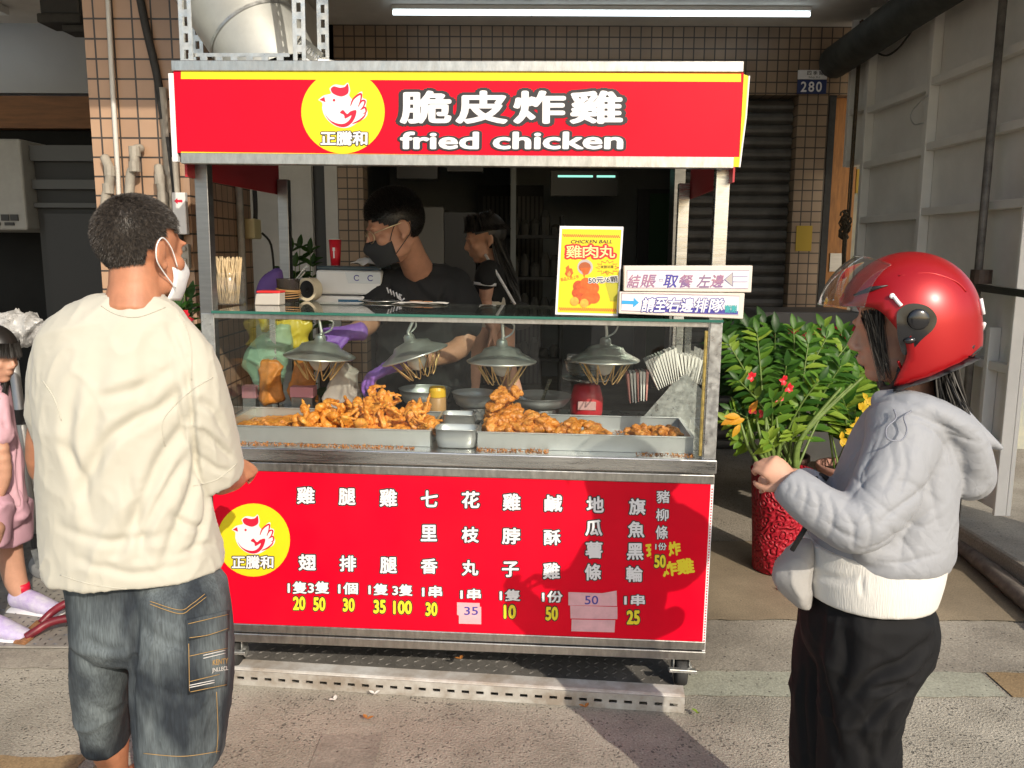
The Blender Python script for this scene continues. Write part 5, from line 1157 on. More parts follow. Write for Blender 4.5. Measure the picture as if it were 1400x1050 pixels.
# hood hanging behind
loft(j, refine([(Pw(1215, 556, -.03), .055, .03), (Pw(1262, 560, -.095), .055, .035), (Pw(1310, 590, -.085), .055, .040), (Pw(1327, 640, -.04), .052, .05), (Pw(1326, 650, .04), .052, .05), (Pw(1310, 590, .10), .055, .04), (Pw(1262, 555, .11), .05, .035)], 5), 26, up=(.5, 0, 1))
loft(j, refine([(Pw(1285, 565, -.02), .05, .05), (Pw(1322, 588, -.01), .06, .030), (Pw(1352, 606, .0), .05, .010)], 4), 22, up=(.4, 0, 1))
loft(j, refine([(Pw(1300, 590, -.05), .05, .05), (Pw(1322, 635, -.055), .055, .045), (Pw(1325, 668, -.05), .035, .032)], 4), 22, up=(0, 1, 0))
jm = union(j, .0045, 4, 'jacket')
crease(jm, [([(1216, 562), (1200, 610), (1174, 655), (1205, 690), (1238, 712)], 0.0044, 0.0045), ([(1195, 728), (1215, 705), (1262, 672), (1285, 640)], 0.0074, 0.0099), ([(1182, 752), (1225, 735), (1282, 690)], 0.0074, 0.0099), ([(1195, 768), (1235, 770), (1290, 755)], 0.0074, 0.0069),
      ([(1210, 720), (1238, 742), (1260, 775)], 0.0061, 0.0069), ([(1235, 712), (1262, 720), (1290, 705)], 0.0061, 0.0059), ([(1250, 700), (1235, 740), (1230, 775)], 0.0054, 0.0059),
      ([(1150, 690), (1168, 720), (1165, 752)], 0.0054, 0.0059), ([(1132, 672), (1140, 705), (1130, 738)], 0.0054, 0.0059), ([(1112, 664), (1120, 690), (1112, 722)], 0.0047, 0.0054), ([(1098, 655), (1103, 676), (1096, 700)], 0.0041, 0.0048), ([(1086, 652), (1090, 668), (1083, 682)], 0.0034, 0.0039), ([(1072, 655), (1078, 664), (1074, 674)], 0.0027, 0.0030),
      ([(1175, 680), (1192, 725), (1182, 757)], 0.0061, 0.0059), ([(1200, 640), (1170, 668), (1150, 700)], 0.0068, 0.0048), ([(1232, 600), (1240, 640), (1225, 690)], 0.0082, 0.0059), ([(1180, 600), (1160, 635), (1140, 660)], 0.0068, 0.0048), ([(1200, 590), (1185, 630), (1180, 660)], 0.0054, 0.0039), ([(1215, 600), (1222, 640), (1205, 670)], 0.0054, 0.0039),
      ([(1262, 600), (1272, 660), (1285, 730)], 0.0082, 0.0059), ([(1250, 575), (1290, 600), (1308, 660)], 0.0054, 0.0079), ([(1230, 560), (1280, 578), (1325, 602)], 0.0047, 0.0059), ([(1300, 600), (1315, 640), (1322, 672)], 0.0054, 0.0069), ([(1290, 592), (1320, 602), (1344, 606)], 0.0047, 0.0048), ([(1160, 640), (1180, 665), (1215, 665)], 0.0054, 0.0039), ([(1120, 700), (1150, 730), (1185, 740)], 0.0061, 0.0048), ([(1215, 660), (1245, 660), (1290, 690)], 0.0061, 0.0045)],
      [(50, (1, 1, .8), .0035)], 9)
jo = child('jacket', jm, M['jacket'], wom)
mb = MB(); mb.tube(catmull([Pw(1222, 560, -.135), Pw(1225, 572, -.155), Pw(1212, 585, -.175), Pw(1214, 600, -.2), Pw(1232, 602, -.2), Pw(1240, 588, -.18), Pw(1236, 570, -.16), Pw(1246, 562, -.145)], 5), .0018, 5); child('drawcord', mb, mat('cord_grey', (.22, .23, .27), .6), jo)
mb = MB(); mb.tube([Pw(1116, 655, .0), Pw(1122, 649, .01), Pw(1132, 655, .0)], .006, 8); child('wristband', mb, M['black_plastic'], wom)
# helmet
R3 = Hw.to_3x3(); K = lambda x, y, z: Hw @ Vector((x, y, z))
hm = MB(); NU, NV = 72, 44; grid = []
hx, hy, hz = .125, .150, .152; h0 = Vector((0, -.014, .020))
def hshell(a, v, g=0.0):           # a = round (0 front), v = 0 crown .. 1 lower edge
    if v < .62: ph = v/.62*math.pi*.5; sx = math.sin(ph); z = hz*math.cos(ph)
    else: t = (v-.62)/.38; sx = 1-.10*t*t; z = -.150*t
    x = hx*sx*math.sin(a); y = hy*sx*math.cos(a)
    return h0+Vector((x, y, z))
def keep_h(p):                     # cut the face opening and the sloping lower edge
    y, z, x = p.y, p.z, abs(p.x)
    lower = -.100-.27*y
    if z < lower: return False
    if y > .030+.0*x and z < .072-.25*max(0, .0) :
        edge = .062-.9*max(0, .0)
        # opening: from the brow back to the cheek
        yb = .036+max(0, (z+.01))*.55 if z > -.045 else .036+(-.045-z)*.6
        if y > yb: return False
    return True
vs = [[hshell(2*math.pi*i/NU, j/NV) for i in range(NU)] for j in range(NV+1)]
mbh = MB(); flat = [v for r_ in vs for v in r_]
fsf = [(j*NU+i, j*NU+(i+1) % NU, (j+1)*NU+(i+1) % NU, (j+1)*NU+i) for j in range(NV) for i in range(NU)]
def clip_shell(name, test, m, parent, th, sub=1, off=0.0, g=0.0):
    bm = bmesh.new(); P = [h0+(v-h0)*(1+g) for v in flat]; V = [bm.verts.new(p) for p in P]
    for f in fsf:
        try: bm.faces.new([V[k] for k in f])
        except ValueError: pass
    bmesh.ops.remove_doubles(bm, verts=bm.verts, dist=.0004)
    bmesh.ops.delete(bm, geom=[v for v in bm.verts if not test(v.co)], context='VERTS')
    # smooth the cut edge
    for _ in range(14):
        be = [v for v in bm.verts if v.is_boundary]; new = {}
        for v in be:
            nb = [e.other_vert(v).co for e in v.link_edges if e.is_boundary]
            if len(nb) == 2: new[v] = v.co*.5+(nb[0]+nb[1])*.25
        for v, c_ in new.items(): v.co = c_
    bmesh.ops.recalc_face_normals(bm, faces=bm.faces)
    me = bpy.data.meshes.new(name); bm.to_mesh(me); bm.free(); me.transform(Hw)
    o = child(name, me, m, parent); sd = o.modifiers.new('t', 'SOLIDIFY'); sd.thickness = th; sd.offset = -1; return o
M['helmet_red'] = mat('helmet_red', (.40, .006, .010), .36, metal=.35, spec=.5, coat=.25); nodes(M['helmet_red'])[1].inputs['Coat Roughness'].default_value = .25
M['hinge'] = mat('hinge_black', (.012, .012, .014), .18, coat=.4)
M['visor'] = glass_mat('visor_plastic', (.66, .64, .62), .7, .03)
helm = clip_shell('helmet', keep_h, M['helmet_red'], wom, .022)
rimt = lambda p: keep_h(p) and p.z < -.079-.27*p.y
clip_shell('rubber_rim', rimt, M['black_rubber'], helm, .026, g=.018)
for s in (-1, 1):
    mb = MB()
    pl = [(.028, .012), (.024, .034), (.005, .045), (-.022, .038), (-.036, .018), (-.030, -.002), (-.008, -.020), (.012, -.042), (.022, -.040), (.028, -.012)]
    pts = cm2(pl+[pl[0]], 4)[:-1]; vs = []
    for y, z in pts:
        p = Vector((0, y*1.2+.010, z*1.2+.016)); a = math.atan2(.09, p.y); x = hx*math.sqrt(max(0.01, 1-((p.y-h0.y)/hy)**2-((p.z-h0.z)/hz)**2)); vs.append(Hw @ Vector((s*(x+.004), p.y, p.z)))
    n_ = len(vs); c_ = sum(vs, Vector())/n_+R3 @ Vector((s*.004, 0, 0)); mb.add(vs+[c_], [(i, (i+1) % n_, n_) for i in range(n_)])
    ell(mb, K(s*.128, .002, .036), (.006, .022, .022), R3, 20, 8); ell(mb, K(s*.124, .022, -.006), (.006, .012, .007), R3, 14, 8); child('visor_hinge', mb, M['hinge'], helm)
def on_shell(y, z, s=-1, g=.003):
    x = hx*math.sqrt(max(.004, 1-((y-h0.y)/(hy*1.02))**2-((z-h0.z)/hz)**2)); return K(s*(x+g), y, z)
mb = MB(); ell(mb, on_shell(-.008, -.050), (.004, .0065, .0065), R3, 14, 8); child('snap_stud', mb, M['steel'], helm)
mb = MB(); P = [on_shell(y, z, -1, g) for y, z, g in [(-.092, -.048, .001), (-.11, -.043, .004), (-.130, -.034, .004)]]; mb.tube(P, [.003, .007, .002], 8); P = [on_shell(y, z, -1, .002) for y, z in [(.105, .098), (.075, .108), (.045, .112)]]; mb.tube(P, [.002, .006, .001], 8); child('vent', mb, M['black_plastic'], helm)
mb = MB(); mb.tube(catmull([on_shell(y, z, -1, -.0005) for y, z in [(.02, .128), (-.04, .125), (-.09, .10), (-.11, .075)]], 5), .0018, 6); mb.tube(catmull([on_shell(y, z, -1, -.0005) for y, z in [(.042, -.050), (.028, -.072), (-.02, -.070), (-.10, -.055)]], 5), .003, 6); child('crease', mb, M['helmet_red'], helm)
mb = MB(); mb.tube(catmull([on_shell(y, z, -1, .004) for y, z in [(.040, .088), (.036, .078), (.030, .068)]], 3), .004, 6); ell(mb, on_shell(.043, .090, -1, .005), (.003, .006, .006), R3, 12, 6); child('sticker', mb, M['white_vinyl'], helm)
for (y, z, h_) in ((-.150, .035, .017), (-.158, -.012, .008)): mb = MB(); mb.tube([on_shell(y+.0, z+h_, -1, .002), on_shell(y-.002, z-h_, -1, .002)], .0045, 6); child('sticker', mb, M['white_vinyl'], helm)
# clear visor swung half up
vm = MB(); nu, nv = 26, 12; V = []
pv = Vector((0, .012, .040))
for jn in range(nv+1):
    for i in range(nu+1):
        an = -1.15+2.30*i/nu; th = math.radians(66-50*jn/nv)
        rr_ = .150+.010*jn/nv; cth = math.cos(th)
        y = pv.y+rr_*cth*(.35+.65*math.cos(an)); z = pv.z+rr_*math.sin(th)*(.75+.25*math.cos(an)); x = .134*math.sin(an)/math.sin(1.15)*(1-.04*jn/nv)
        V.append(Hw @ Vector((x, y, z)))
vm.add(V, [(a*(nu+1)+i, a*(nu+1)+i+1, (a+1)*(nu+1)+i+1, (a+1)*(nu+1)+i) for a in range(nv) for i in range(nu)])
vo = child('visor', vm, M['visor'], helm)
mb = MB(); mb.tube([V[nv*(nu+1)+i] for i in range(nu+1)], .0022, 6); mb.tube([V[i] for i in range(nu+1)], .0022, 6); mb.tube([V[a*(nu+1)] for a in range(nv+1)], .0014, 6); mb.tube([V[a*(nu+1)+nu] for a in range(nv+1)], .0014, 6); child('visor_edge', mb, M['glass'], vo)
# chin strap
mb = MB(); P = catmull([K(-.085, .032, -.070), K(-.072, .038, -.098), K(-.03, .045, -.122), K(.03, .045, -.122), K(.085, .032, -.07)], 4); mb.tube(P, .009, 8); child('chin_strap', mb, M['black_rubber'], helm)
mb = MB(); mb.bar(K(-.080, .022, -.088), K(-.060, .020, -.112), .004, .026, R3 @ Vector((0, 1, 0))); child('strap_tab', mb, M['red_ink'], helm, smooth=False)
# hair: sheet of long strands below the helmet, and fringe at the cheek
N = 7000; u = rng.random(N); root = np.array([tuple(K(-.075+.15*a, -.045-.05*math.sin(math.pi*a), -.065+.02*rng.random())) for a in u]); root += rng.normal(size=root.shape)*.006
tip = np.array([tuple(Pw(1275+42*rng.random(), 556+14*rng.random(), -.09+.17*a+.0)) for a in u]); tip[:, 0] += .0; dv_ = tip-root; L = np.linalg.norm(dv_, axis=1); dv_ /= L[:, None]
off = np.array(wom.location)
ho = blades('hair', root-off, dv_, L*(.88+.18*rng.random(N)),   .0038, M['hair'], wom, bend=np.tile([.10, 0, -.02], (N, 1))-0*dv_, segs=6, taper=.35, seed=2)
N = 420; root = np.array([tuple(K(-.055-.018*rng.random(), .052+.045*rng.random(), .045+.02*rng.random())) for _ in range(N)]); tip = np.array([tuple(K(-.064-.012*rng.random(), .050+.030*rng.random(), -.055-.05*rng.random())) for _ in range(N)]); dv_ = tip-root; L = np.linalg.norm(dv_, axis=1); dv_ /= L[:, None]
blades('fringe', root-off, dv_, L, .0016, M['hair'], ho, bend=np.tile([0, -.04, 0], (N, 1)), segs=4, seed=5)
eyes(Hw, wom)
# pale cloth bag hanging at her front
bg_ = thing('cloth_bag', 'pale grey cloth bag hanging in front of the woman at hip height', 'bag', Pw(1080, 790, -.02))
mb = MB(); loft(mb, refine([(Pw(1098, 742, -.02), .02, .03), (Pw(1090, 765, -.03), .034, .05), (Pw(1082, 785, -.03), .042, .055), (Pw(1088, 808, -.03), .034, .05), (Pw(1096, 826, -.03), .016, .04)], 4), 26)
bm_ = union(mb, .006, 4, 'bag'); folds(bm_, [], [((9, 9, 6), .012), ((22, 22, 16), .004)], 12); child('sack', bm_, mat('bag_cloth', (.36, .35, .34), .8, bump=.1, bscale=200), bg_)
mb = MB(); mb.tube([Pw(1083, 752, -.075), Pw(1101, 722, -.09)], .006, 6); child('handle', mb, M['black_rubber'], bg_)
# ------------------------------------------------------------------ the vendor behind the glass case
VY = 3.62
Pv = lambda px, py, d=0.0: at(px, py, VY+d)
ven = thing('person', 'vendor in black t-shirt, black mask and purple gloves working behind the glass case', 'person', (Pv(580, 400).x, VY+.05, 0))
vf = Vector((-.86, -.30, -.30)); vc = Pv(541, 314, -.24)
Hv = HM(vc, vf, s=1.12)
b = MB(); head(b, Hv, Pv(578, 382, -.02), .062)
loft(b, refine([hsec(Pv, 372, 560, 606, .06), hsec(Pv, 395, 530, 628, .08), hsec(Pv, 470, 525, 632, .11, .05), hsec(Pv, 560, 530, 630, .12, .10), hsec(Pv, 640, 530, 630, .13, .12)], 3))
wr1, wr2 = Pv(536, 500, -.34), Pv(478, 455, -.28)
arm(b, [Pv(614, 395, .02), Pv(634, 440, -.02), Pv(628, 476, -.08), Pv(580, 490, -.22), wr1], [.055, .052, .046, .040, .030])
arm(b, [Pv(538, 395, -.02), Pv(512, 420, -.06), Pv(505, 440, -.12), Pv(492, 450, -.2), wr2], [.052, .050, .046, .040, .030])
hand(b, wr1, (-.8, -.35, -.4), (-.3, -.2, .9), 1, .8, .98); hand(b, wr2, (-.85, -.3, -.1), (0, -.6, .7), -1, .9, .98)
for x in (548, 612): p = Pv(x, 640, .12); arm(b, [p, Vector((p.x, p.y, .5)), Vector((p.x, p.y, .05))], [.085, .06, .045], up=(0, 1, 0))
child('body', union(b, .005, 4), M['skin'], ven)
M['glove'] = mat('purple_nitrile', (.25, .11, .46), .58, bump=.35, bscale=70)
for w_, d_, n_, sd, cu in ((wr1, (-.8, -.35, -.4), (-.3, -.2, .9), 1, .8), (wr2, (-.85, -.3, -.1), (0, -.6, .7), -1, .9)):
    g = MB(); hand(g, w_, d_, n_, sd, cu, 1.10); dd = Vector(d_).normalized(); loft(g, [(Vector(w_)-dd*.05, .040, .036), (Vector(w_)-dd*.01, .035, .030), (Vector(w_)+dd*.03, .036, .026)], 16, up=n_)
    gm = union(g, .005, 3, 'glove'); folds(gm, [], [((40, 40, 40), .002)], 3); child('glove', gm, M['glove'], ven)
t = MB()
loft(t, refine([hsec(Pv, 362, 556, 610, .065, -.02), hsec(Pv, 374, 534, 628, .10), hsec(Pv, 390, 520, 640, .13), hsec(Pv, 430, 514, 642, .15, .02), hsec(Pv, 500, 516, 644, .16, .06), hsec(Pv, 580, 516, 644, .16, .1)], 4), 36, e=2.2, dome=(False, True))
loft(t, refine([(Pv(612, 385, .0), .085, .08), (Pv(630, 415, -.01), .085, .08), (Pv(634, 450, -.04), .078, .078)], 4), 24, up=(0, 1, .2)); loft(t, refine([(Pv(540, 388, -.01), .08, .08), (Pv(520, 412, -.04), .08, .078), (Pv(512, 432, -.08), .072, .07)], 4), 24, up=(0, 1, .2))
tm = union(t, .007, 6, 't_shirt'); pfolds(tm, [([(560, 372), (575, 400), (600, 420)], .02, .012), ([(615, 385), (605, 420), (610, 460)], .016, .012), ([(530, 385), (540, 420), (536, 460)], .016, .012)], [((9, 9, 7), .007), ((20, 20, 15), .003)], 15); to = child('t_shirt', tm, M['tee_black'], ven)
bv = bvh_of(to); mb = MB()
for k in range(5):
    P = [onto(529+4.2*k, 393+2.2*k, .002), onto(531.5+4.2*k, 401+2.2*k, .002)]
    if all(P): mb.tube(P, .0035, 5)
P = [onto(x, y, .002) for x, y in ((549, 404), (546, 402), (545, 408), (549, 411), (553, 408))]; P = [p for p in P if p]
if len(P) > 2: mb.tube(P, .0035, 5)
if mb.v: child('chest_print', mb, M['white_vinyl'], to)
cutv = lambda p: p.z > .010+.85*max(0, p.y-.035) or (p.z > -.045-.5*(p.y+.06) and p.y < -.03)
cap = skullcap(Hv, .005, cutv); pts, nn = on_mesh(cap, 26000, 9); hv = child('hair', cap, M['hair'], ven)
I = Hv.inverted(); loc = np.array([tuple(I @ Vector(p)) for p in pts]); top = np.clip((loc[:, 2]-.045)/.05, 0, 1)
dirs = nn*.8+np.array([tuple(Hv.to_3x3() @ Vector((0, .35, .55)))])*top[:, None]+rng.normal(size=pts.shape)*.22; dirs /= np.linalg.norm(dirs, axis=1)[:, None]
blades('hair_strands', pts-np.array(ven.location), dirs,   .005+.020*top*(.6+.4*rng.random(len(pts))), .0014, M['hair'], hv, seed=6)
mask(Hv, ven, M['mask_black'], M['mask_black'])
mb = MB(); K = lambda x, y, z: Hv @ Vector((x, y, z))
for s in (-1, 1):
    mb.tube([K(s*.072, .088, .014), K(s*.078, .04, .018), K(s*.082, -.01, .020), K(s*.083, -.03, .006)], .0022, 6)
    mb.tube([K(s*(.036+.028*math.cos(a)), .104-.012*abs(math.cos(a))*(1 if math.cos(a) > 0 else .2), .004+.022*math.sin(a)) for a in np.linspace(0, 2*math.pi, 20)[:-1]], .0014, 5, closed=True)
mb.tube([K(-.008, .107, .010), K(0, .110, .013), K(.008, .107, .010)], .0014, 5); child('glasses', mb, mat('gold_wire', (.62, .50, .32), .3, metal=.9), ven); eyes(Hv, ven)

# ------------------------------------------------------------------ the young woman walking past behind the stall
GY = 4.3
Pg = lambda px, py, d=0.0: at(px, py, GY+d)
gl = thing('person', 'young woman with long black hair, black tee and cream shorts walking behind the stall', 'person', (Pg(668, 500).x, GY, 0))
Hg = HM(Pg(663, 328, 0), Vector((-.93, -.18, -.26)), s=.98)
b = MB(); head(b, Hg, Pg(674, 366, 0), .048)
loft(b, refine([hsec(Pg, 358, 662, 688, .05), hsec(Pg, 378, 655, 692, .07), hsec(Pg, 410, 656, 692, .08), hsec(Pg, 440, 652, 694, .09)], 3))
arm(b, [Pg(668, 368, -.13), Pg(665, 395, -.15), Pg(664, 412, -.15), Pg(668, 435, -.15), Pg(673, 448, -.15)], [.038, .036, .032, .028, .022]); hand(b, Pg(673, 448, -.15), (.2, 0, -1), (1, -.2, .2), 1, .6, .9)
arm(b, [Pg(682, 368, .13), Pg(688, 400, .14), Pg(676, 425, .1), Pg(662, 430, .05)], [.038, .034, .03, .022])
for pts, d in ((((668, 436), (656, 462), (647, 492), (642, 530), (637, 575)), -.07), (((684, 436), (686, 470), (692, 500), (703, 540), (714, 570)), .08)):
    arm(b, [Pg(*p, d) for p in pts], [.078, .070, .052, .050, .034], up=(0, 1, 0)); an = Pg(*pts[-1], d); arm(b, [an+Vector((.03, 0, -.06)), an+Vector((-.04, 0, -.09)), an+Vector((-.14, 0, -.11))], [.035, .035, .02], up=(0, 0, 1))
child('body', union(b, .006, 4), M['skin_pale'], gl)
t = MB(); loft(t, refine([hsec(Pg, 356, 664, 690, .06), hsec(Pg, 366, 654, 696, .11), hsec(Pg, 385, 648, 698, .125), hsec(Pg, 408, 650, 698, .125), hsec(Pg, 418, 650, 698, .125)], 3), 30, dome=(False, False)); loft(t, refine([(Pg(668, 366, -.12), .05, .05), (Pg(664, 380, -.155), .056, .055), (Pg(663, 388, -.16), .054, .054)], 3), 22, up=(0, 1, .2))
tm = union(t, .007, 4, 't_shirt'); folds(tm, [], [((10, 10, 7), .008)], 21); tg = child('t_shirt', tm, M['tee_black'], gl)
mb = MB(); loft(mb, [(Pg(663.3, 386, -.16), .056, .056), (Pg(663, 390, -.16), .056, .056)], 22, up=(0, 1, .2), dome=(False, False)); child('sleeve_trim', mb, M['white_vinyl'], tg)
t = MB(); loft(t, refine([hsec(Pg, 406, 650, 698, .12), hsec(Pg, 425, 648, 699, .13), hsec(Pg, 434, 650, 698, .12)], 3), 30); loft(t, refine([hsec(Pg, 420, 650, 686, .09, -.06), hsec(Pg, 445, 644, 682, .088, -.06)], 3), 24, dome=(True, False)); loft(t, refine([hsec(Pg, 420, 668, 700, .09, .07), hsec(Pg, 444, 670, 702, .088, .07)], 3), 24, dome=(True, False))
tm = union(t, .007, 4, 'shorts'); folds(tm, [], [((12, 12, 9), .008)], 22); child('shorts', tm, mat('cream_shorts', (.62, .57, .46), .85), gl)
cap = skullcap(Hg, .012, lambda p: p.z > .03+.9*max(0, p.y-.05) or p.y < .0 and p.z > -.08); hg = child('hair', cap, M['hair'], gl)
N = 3000; u = rng.random(N); root = np.array([tuple(Hg @ Vector((-.075+.15*a, -.03-.07*math.sin(math.pi*a), .09*rng.random()))) for a in u]); tip = np.array([tuple(Pg(676+24*rng.random(), 380+35*rng.random(), -.09+.18*a)) for a in u]); dv_ = tip-root; L = np.linalg.norm(dv_, axis=1); dv_ /= L[:, None]
blades('long_hair', root-np.array(gl.location), dv_, L, .004, M['hair'], hg, bend=np.tile([.12, 0, 0], (N, 1)), segs=5, taper=.3, seed=8); eyes(Hg, gl)
a_ = rng.uniform(-2.9, 2.9, 1500); root = np.array([tuple(Hg @ Vector((.05*math.sin(a), .0+.06*math.cos(a), .128))) for a in a_])+rng.normal(size=(1500, 3))*.006; tip = np.array([tuple(Hg @ Vector((.087*math.sin(a), -.02+.105*math.cos(a), .045+.02*math.cos(a)))) for a in a_]); dv_ = tip-root; L = np.linalg.norm(dv_, axis=1); dv_ /= L[:, None]; blades('fringe', root-np.array(gl.location), dv_, L, .004, M['hair'], hg, bend=np.array([tuple(Hg.to_3x3() @ Vector((.3*math.sin(a), .35*math.cos(a), -.1))) for a in a_])*.5, segs=4, seed=14)
bgs = thing('shoulder_bag', 'small dark shoulder bag on a white strap worn by the young woman', 'bag', Pg(706, 420, -.1))
mb = MB(); mb.tube(catmull([Pg(663, 347, .0)+Vector((0, .06, 0)), Pg(664, 349, -.06), Pg(672, 362, -.15), Pg(686, 385, -.17), Pg(704, 416, -.15)], 5), .008, 6); child('strap', mb, M['white_vinyl'], bgs)
mb = MB(); ell(mb, Pg(708, 432, -.12), (.09, .04, .07)); child('pouch', mb, M['black_rubber'], bgs)

# ------------------------------------------------------------------ the child at the left edge
KY = 3.42
Pk = lambda px, py, d=0.0: at(px, py, KY+d)
kid = thing('person', 'small girl in pink top and shorts standing beside the man', 'person', (Pk(-5, 700).x, KY, 0))
Hk = HM(Pk(-7, 487, 0), Vector((.93, -.28, -.22)), s=.92)
b = MB(); head(b, Hk, Pk(-14, 535, 0), .04)
loft(b, refine([hsec(Pk, 530, -28, 2, .05), hsec(Pk, 560, -38, 8, .07), hsec(Pk, 650, -40, 18, .08), hsec(Pk, 720, -40, 22, .09)], 3))
arm(b, [Pk(-5, 545, -.10), Pk(0, 600, -.13), Pk(6, 650, -.12), Pk(-8, 690, -.11)], [.036, .032, .028, .02]); arm(b, [Pk(-20, 545, .10), Pk(-10, 620, .12), Pk(0, 680, .12)], [.036, .03, .022])
an = []
for pts, d in ((((6, 720), (14, 760), (22, 795), (34, 818)), .06), (((-18, 720), (-22, 770), (-20, 820), (-14, 860)), -.18)):
    arm(b, [Pk(*p, d) for p in pts], [.066, .052, .046, .034], up=(0, 1, 0)); an.append(Pk(*pts[-1], d))
child('body', union(b, .006, 4), M['skin_pale'], kid)
M['pink'] = mat('pink_cotton', (.66, .40, .47), .85, var=.05, vscale=5); M['pink2'] = mat('rose_cotton', (.58, .34, .42), .85, var=.05, vscale=5)
t = MB(); loft(t, refine([hsec(Pk, 520, -26, 4, .06), hsec(Pk, 538, -38, 10, .09), hsec(Pk, 580, -44, 17, .10), hsec(Pk, 640, -48, 27, .11), hsec(Pk, 690, -50, 34, .12)], 4), 30, dome=(False, False)); loft(t, refine([(Pk(-4, 545, -.09), .045, .045), (Pk(-2, 575, -.12), .046, .046), (Pk(0, 598, -.12), .046, .046)], 3), 22, up=(0, 1, .1))
tm = union(t, .007, 4, 'top'); pfolds(tm, [([(5, 560), (10, 610), (18, 670)], .015, .010), ([(25, 600), (22, 640), (30, 690)], .012, .010)], [((10, 10, 7), .008)], 31); child('top', tm, M['pink'], kid)
t = MB(); loft(t, refine([hsec(Pk, 670, -46, 30, .10), hsec(Pk, 705, -48, 38, .11)], 3), 30); loft(t, refine([hsec(Pk, 690, -12, 39, .10, .05), hsec(Pk, 740, -8, 38, .09, .05)], 4), 24, dome=(True, False)); loft(t, refine([hsec(Pk, 690, -50, 14, .11, -.12), hsec(Pk, 745, -50, 10, .10, -.14)], 4), 24, dome=(True, False))
tm = union(t, .007, 4, 'shorts'); folds(tm, [], [((11, 11, 8), .010)], 33); child('shorts', tm, M['pink2'], kid)
cap = skullcap(Hk, .014, lambda p: p.z > .030+.2*max(0, p.y) or (p.y < .02 and p.z > -.09)); hk = child('hair', cap, M['hair'], kid); off = np.array(kid.location)
N = 2600; u = rng.random(N); root = np.array([tuple(Hk @ Vector((-.085+.17*a, .02-.10*math.sin(math.pi*a), .06*rng.random()-.02))) for a in u]); tip = np.array([tuple(Pk(-34+38*rng.random(), 560+60*rng.random(), -.10+.2*a)) for a in u]); dv_ = tip-root; L = np.linalg.norm(dv_, axis=1); dv_ /= L[:, None]; blades('long_hair', root-off, dv_, L, .004, M['hair'], hk, segs=4, taper=.3, seed=12)
N = 700; a_ = rng.uniform(-1.1, 1.1, N); root = np.array([tuple(Hk @ Vector((.075*math.sin(a), .02+.075*math.cos(a), .085))) for a in a_]); tip = np.array([tuple(Hk @ Vector((.080*math.sin(a), .022+.086*math.cos(a), .018+.01*rng.random()))) for a in a_]); dv_ = tip-root; L = np.linalg.norm(dv_, axis=1); dv_ /= L[:, None]; blades('fringe', root-off, dv_, L, .003, M['hair'], hk, bend=np.array([tuple(Hk.to_3x3() @ Vector((.2*math.sin(a), .25*math.cos(a), 0))) for a in a_])*.6, segs=4, seed=13)
eyes(Hk, kid)
for k, p in enumerate(an):
    f0 = Vector((p.x, p.y, .05)); mb = MB(); loft(mb, refine([(f0+Vector((-.045, 0, .02)), .036, .045), (f0+Vector((.02, -.01, .012)), .042, .045), (f0+Vector((.10, -.03, -.008)), .045, .035), (f0+Vector((.17, -.045, -.02)), .036, .022)], 3), 22, up=(0, 0, 1)); sm_ = union(mb, .005, 3, 'shoe')
    so_ = child('shoe', sm_, mat('lilac_mesh', (.60, .58, .68), .7, var=.4, vscale=14, vcol=(.42, .34, .60), bump=.2, bscale=120), kid)
    mb = MB(); loft(mb, [(f0+Vector((-.06, 0, -.036)), .040, .012), (f0+Vector((.03, -.012, -.036)), .047, .012), (f0+Vector((.11, -.032, -.036)), .048, .012), (f0+Vector((.185, -.05, -.034)), .034, .012)], 20, up=(0, 0, 1)); child('sole', mb, M['white_vinyl'], so_)
    mb = MB(); loft(mb, [(f0+Vector((-.01, .0, .05)), .036, .036), (f0+Vector((-.012, .0, .085)), .034, .034)], 18, dome=(False, False)); child('sock', mb, M['red_ink'], kid)

# ------------------------------------------------------------------ photographer figure, added unseen behind the viewpoint to cast a shadow
ph = thing('person', 'unseen photographer figure in dark clothes added behind the viewpoint to cast a shadow', 'person', (0.02, -.30, 0))
b = MB(); Hp = HM(Vector((.02, -.23, 1.635)), Vector((0, 1, 0))); head(b, Hp, Vector((.02, -.28, 1.42)), .058)
loft(b, refine([(Vector((.02, -.29, 1.42)), .11, .07), (Vector((.02, -.30, 1.36)), .21, .11), (Vector((.02, -.30, 1.15)), .19, .12), (Vector((.02, -.30, .95)), .18, .12), (Vector((.02, -.30, .85)), .18, .12)], 3))
for s in (-1, 1):
    arm(b, [Vector((.02+s*.19, -.30, 1.36)), Vector((.02+s*.27, -.24, 1.16)), Vector((.02+s*.14, -.10, 1.38)), Vector((.02+s*.085, -.07, 1.47))], [.055, .046, .036, .028]); hand(b, Vector((.02+s*.085, -.08, 1.46)), (-s*.2, .2, 1), (s, -.5, 0), -s, .6, .9)
    arm(b, [Vector((.02+s*.10, -.30, .88)), Vector((.02+s*.11, -.40, .48)), Vector((.02+s*.11, -.30, .06))], [.095, .062, .05], up=(0, 1, 0)); arm(b, [Vector((.02+s*.11, -.45, .04)), Vector((.02+s*.13, -.22, .035))], [.04, .035])
child('body', union(b, .010, 4), M['tee_black'], ph)
# ------------------------------------------------------------------ things on and in the cart
GT = GZ+.0085; CT_ = .8845                     # top of the glass, top of the counter (cart-local)
def cthing(name, label, cat, x, y, z, group=None, rz=0.0):
    return thing(name, label, cat, group=group, mat=CARTM @ Matrix.Translation((x, y, z)) @ Matrix.Rotation(rz, 4, 'Z'))
def reset(o): return o
